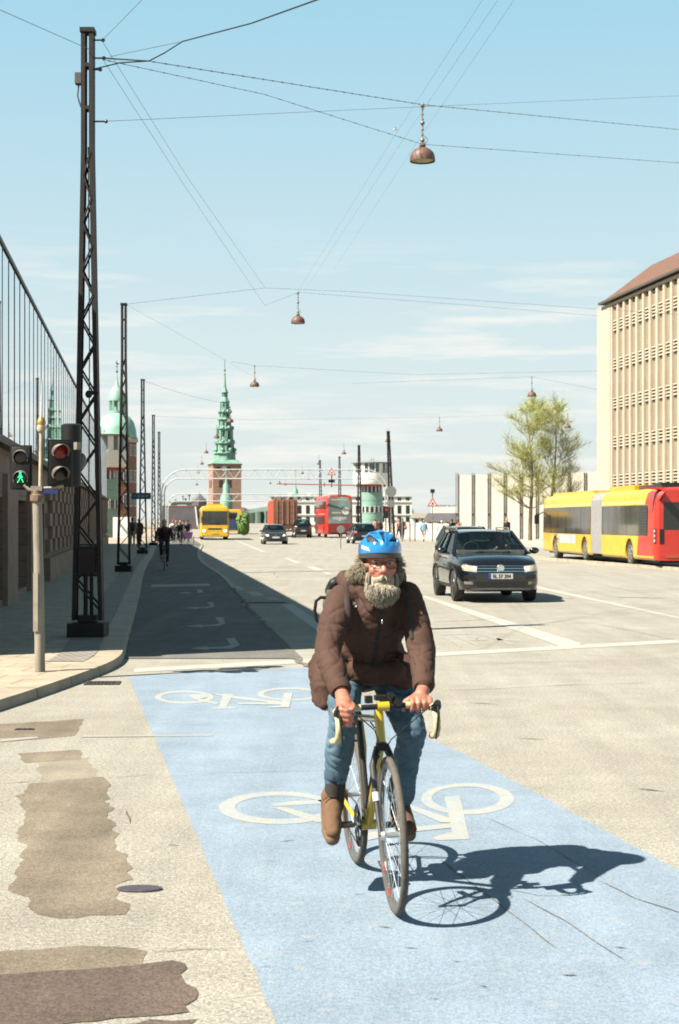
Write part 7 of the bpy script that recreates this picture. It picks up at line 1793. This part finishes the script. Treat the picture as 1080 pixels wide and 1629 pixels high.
# loose flap over the right thigh and the front hem
j.cap(C(-.03, -.17, 1.04), .10, C(.03, -.205, .93), .075, 16); j.cap(C(.03, -.205, .93), .075, C(.06, -.225, .85), .04, 14); j.cap(C(-.10, -.19, 1.0), .09, C(-.05, -.225, .87), .05, 14); j.cap(C(.06, -.225, .85), .035, C(-.05, -.23, .86), .045, 12)
j.cap(C(-.06, .13, 1.00), .09, C(.02, .15, .955), .06, 16); j.cap(C(.03, -.06, 1.0), .07, C(.05, .10, .985), .06, 14)
jacket = fuse(j, 'jacket', jm, rider, .0075, 2, folds)
jb = bvh_of(jacket.data)
# collar and hood lying round the neck
c = MB()
for k in range(13):
    t = R(35 + 290 * k / 12); p = C(.085 + .075 * math.cos(t), .095 * math.sin(t), 1.392 - .035 * math.cos(t) + .018)
    if k: c.cap(pp_, .028, p, .028, 10)
    pp_ = p
c.cap(C(.02, -.115, 1.415), .050, C(-.03, 0, 1.445), .055, 14); c.cap(C(.02, .118, 1.425), .052, C(-.03, 0, 1.445), .055, 14); c.cap(C(.07, .112, 1.405), .046, C(.04, .112, 1.455), .032, 12); c.cap(C(.07, -.11, 1.395), .044, C(.02, -.13, 1.43), .036, 12)
c.cap(C(.165, -.075, 1.375), .026, C(.215, -.035, 1.29), .020, 10); c.cap(C(.165, .078, 1.375), .026, C(.215, .035, 1.29), .020, 10)
fuse(c, 'hood', jm, rider, .007, 2, lambda p, n: .006 * noise.noise(p * 25))
def on_jacket(name, mat, pts, off=.003, w_=None, dirx=(-1, 0, 0), parent=jacket):
    m = MB(); panel(m, jb, [(p[0], p[1], p[2]) for p in pts], dirx, off, 6, 8, .004); return m.build(name, mat, parent)
on_jacket('zip', blackm, [(.6, -.008, 1.02), (.6, .010, 1.02), (.6, .012, 1.30), (.6, -.006, 1.30)])
on_jacket('pocket_flap', jm, [(.6, -.135, 1.05), (.6, -.055, 1.04), (.6, -.055, 1.075), (.6, -.135, 1.085)], .006); on_jacket('pocket_flap', jm, [(.6, .055, 1.04), (.6, .135, 1.05), (.6, .135, 1.085), (.6, .055, 1.075)], .006)
lg = M('white_embroidery', (.62, .58, .56), .8)
on_jacket('chest_emblem', lg, [(.6, -.118, 1.312), (.6, -.106, 1.310), (.6, -.100, 1.318), (.6, -.114, 1.326)], .003); on_jacket('chest_emblem', lg, [(.6, -.110, 1.300), (.6, -.098, 1.300), (.6, -.096, 1.309), (.6, -.108, 1.309)], .003)
on_jacket('orange_emblem', M('orange_thread', (.35, .10, .02), .8), [(.6, .185, 1.268), (.6, .200, 1.268), (.6, .200, 1.284), (.6, .185, 1.284)], .004)
m = MB(); m.ell(C(.22, .012, 1.235), (.007, .005, .011)); m.build('zip_pull', chrome, jacket)
m = MB(); m.ell(C(.075, -.215, .828), (.012, .012, .012)); m.build('cord_stopper', M('brass_stopper', (.5, .33, .1), .35, .7), jacket)
# cuffs
for W_, E_ in ((WRr, ELr), (WRl, ELl)):
    d = (W_ - E_).normalized(); p = E_.lerp(W_, .93); m = MB(); m.tube([p - d * .02, p, p + d * .018], [.050, .051, .043], 20); m.build('cuff', jm, jacket)
# trousers
tm = M('blue_jeans', (.032, .082, .13), .85, var=.1, scale=7, bump=.3, bscale=220, c2=(.105, .19, .25))
def tf(p, n):
    n1 = noise.noise(Vector((p.x * 9, p.y * 9, (p.z + .5 * p.x) * 19))); n2 = noise.noise(Vector((p.x * 18, p.y * 18, p.z * 12 + 5)))
    return .007 * noise.noise(p * 7) - .008 * max(0.0, 1 - abs(n1) * 4.5) ** 1.5 - .004 * max(0.0, 1 - abs(n2) * 6) + .003
t = MB(); t.cap(hipc + C(0, -.04, -.0), .125, hipc + C(0, .04, 0), .125, 16)
t.cap(HPr, .10, KNr, .068, 18); t.cap(KNr, .067, KNr.lerp(ANr, .5), .062, 18); t.cap(KNr.lerp(ANr, .5), .061, KNr.lerp(ANr, .76), .053, 18)
t.cap(HPl, .10, KNl, .072, 18); t.cap(KNl, .066, KNl.lerp(ANl, .5), .062, 18); t.cap(KNl.lerp(ANl, .5), .062, KNl.lerp(ANl, .88), .068, 18)
fuse(t, 'jeans', tm, rider, .0075, 2, tf)
# socks and suede boots
sock = M('dark_sock', (.035, .025, .022), .9)
for A_, K_ in ((ANr, KNr), (ANl, KNl)): m = MB(); m.cap(A_ - C(0, 0, .04), .050, A_.lerp(K_, .32), .048, 14); fuse(m, 'sock', sock, rider, .008, 2)
suede = M('tan_suede', (.155, .078, .034), .9, var=.15, scale=18, bump=.3, bscale=120); solem = M('crepe_sole', (.20, .12, .065), .8)
def boot(A_, heel, ball, toe, bm_):
    m = MB(); d = (toe - heel).normalized(); up = (A_ - heel).normalized()
    m.cap(A_ + C(0, 0, .015), .050, heel + up * .04, .044, 16); m.cap(A_, .048, ball + up * .03, .042, 16); m.cap(heel + up * .035, .042, ball + up * .025, .045, 16); m.cap(ball + up * .022, .046, toe + up * .018, .036, 16)
    B_ = fuse(m, 'boot', bm_, rider, .006, 3, lambda p, n: .0025 * noise.noise(p * 40))
    m = MB(); m.cap(heel, .036, ball, .044, 14); m.cap(ball, .046, toe + d * .006, .036, 14)
    dn = -up + d * up.dot(d); dn.normalize(); o = fuse(m, 'sole', solem, B_, .006, 2)
    o.location = dn * .012
    m = MB(); side = d.cross(up).normalized()
    for k in range(4):
        p = A_.lerp(ball, .22 + .17 * k) + up * .035 + (A_ - ball).normalized().cross(side) * .0
        q = p + up * .014 * (1 - .1 * k); m.tube([q - side * .034 - up * .012, q + up * .006, q + side * .034 - up * .012], .0035, 5)
    m.tube([A_.lerp(ball, .25) + up * .06, A_.lerp(ball, .25) + up * .062 + side * .03, A_.lerp(ball, .35) + up * .05 + side * .05], .003, 5)
    m.build('lace', M('boot_lace', (.10, .06, .035), .9) if not bpy.data.materials.get('boot_lace') else bpy.data.materials['boot_lace'], B_)
boot(ANr + C(0, -.008, -.01), C(.035, -.205, .345), C(.165, -.212, .30), C(.215, -.214, .272), suede)
boot(ANl + C(0, .004, -.02), C(-.235, .175, .262), C(-.10, .188, .228), C(-.045, .192, .222), M('brown_suede', (.13, .062, .03), .9, var=.15, scale=18, bump=.3, bscale=120))
# backpack
olive = M('olive_pack', (.075, .078, .042), .85, var=.15, scale=12, bump=.3, bscale=120)
bp = thing('backpack', 'dark olive backpack with a black carrying loop worn by the bearded rider', 'backpack', Oh, rzh)
m = MB(); rot = Matrix.Rotation(R(35), 3, 'Y')
for dx, dy, dz, r_ in ((0, -.07, .12, .10), (0, .07, .12, .10), (0, -.08, -.10, .11), (0, .08, -.10, .11), (-.05, -.06, 0, .11), (-.05, .06, 0, .11)): m.ell(C(-.135, -.035, 1.25) + rot @ C(dx, dy, dz), (r_ * .9, r_, r_))
fuse(m, 'pack', olive, bp, .012, 3, lambda p, n: .006 * noise.noise(p * 20))
m = MB(); m.cap(C(-.13, -.165, 1.36), .035, C(-.02, -.17, 1.40), .03); m.cap(C(-.02, -.17, 1.40), .03, C(-.02, -.03, 1.44), .03); fuse(m, 'lid', blackm, bp, .01, 3)
m = MB(); c_ = C(-.10, -.222, 1.27); m.tube([c_ + C(0, .04, .06), c_ + C(0, -.0, .062), c_ + C(0, -.022, .045), c_ + C(.0, -.028, .0), c_ + C(0, -.020, -.045), c_ + C(0, .0, -.06), c_ + C(0, .04, -.06)], .008, 8, sq=.6); m.build('loop', blackm, bp)
for s_ in (-1, 1):
    m = MB(); pts = []
    for a in ((-.04, 1.46), (.04, 1.50), (.12, 1.50)):
        h = jb.ray_cast(C(a[0], s_ * .135, 1.7), C(0, 0, -1))[0]; pts.append((h if h else C(a[0], s_ * .135, 1.4)) + C(0, 0, .004))
    for z in (1.33, 1.28, 1.22, 1.16):
        h = jb.ray_cast(C(.6, s_ * .145, z), C(-1, 0, 0))[0]; pts.append((h if h else C(.2, s_ * .145, z)) + C(.004, 0, 0))
    m.tube(pts, .013, 8, sq=.3, ref=(0, 1, 0)); m.build('strap', jd, bp)
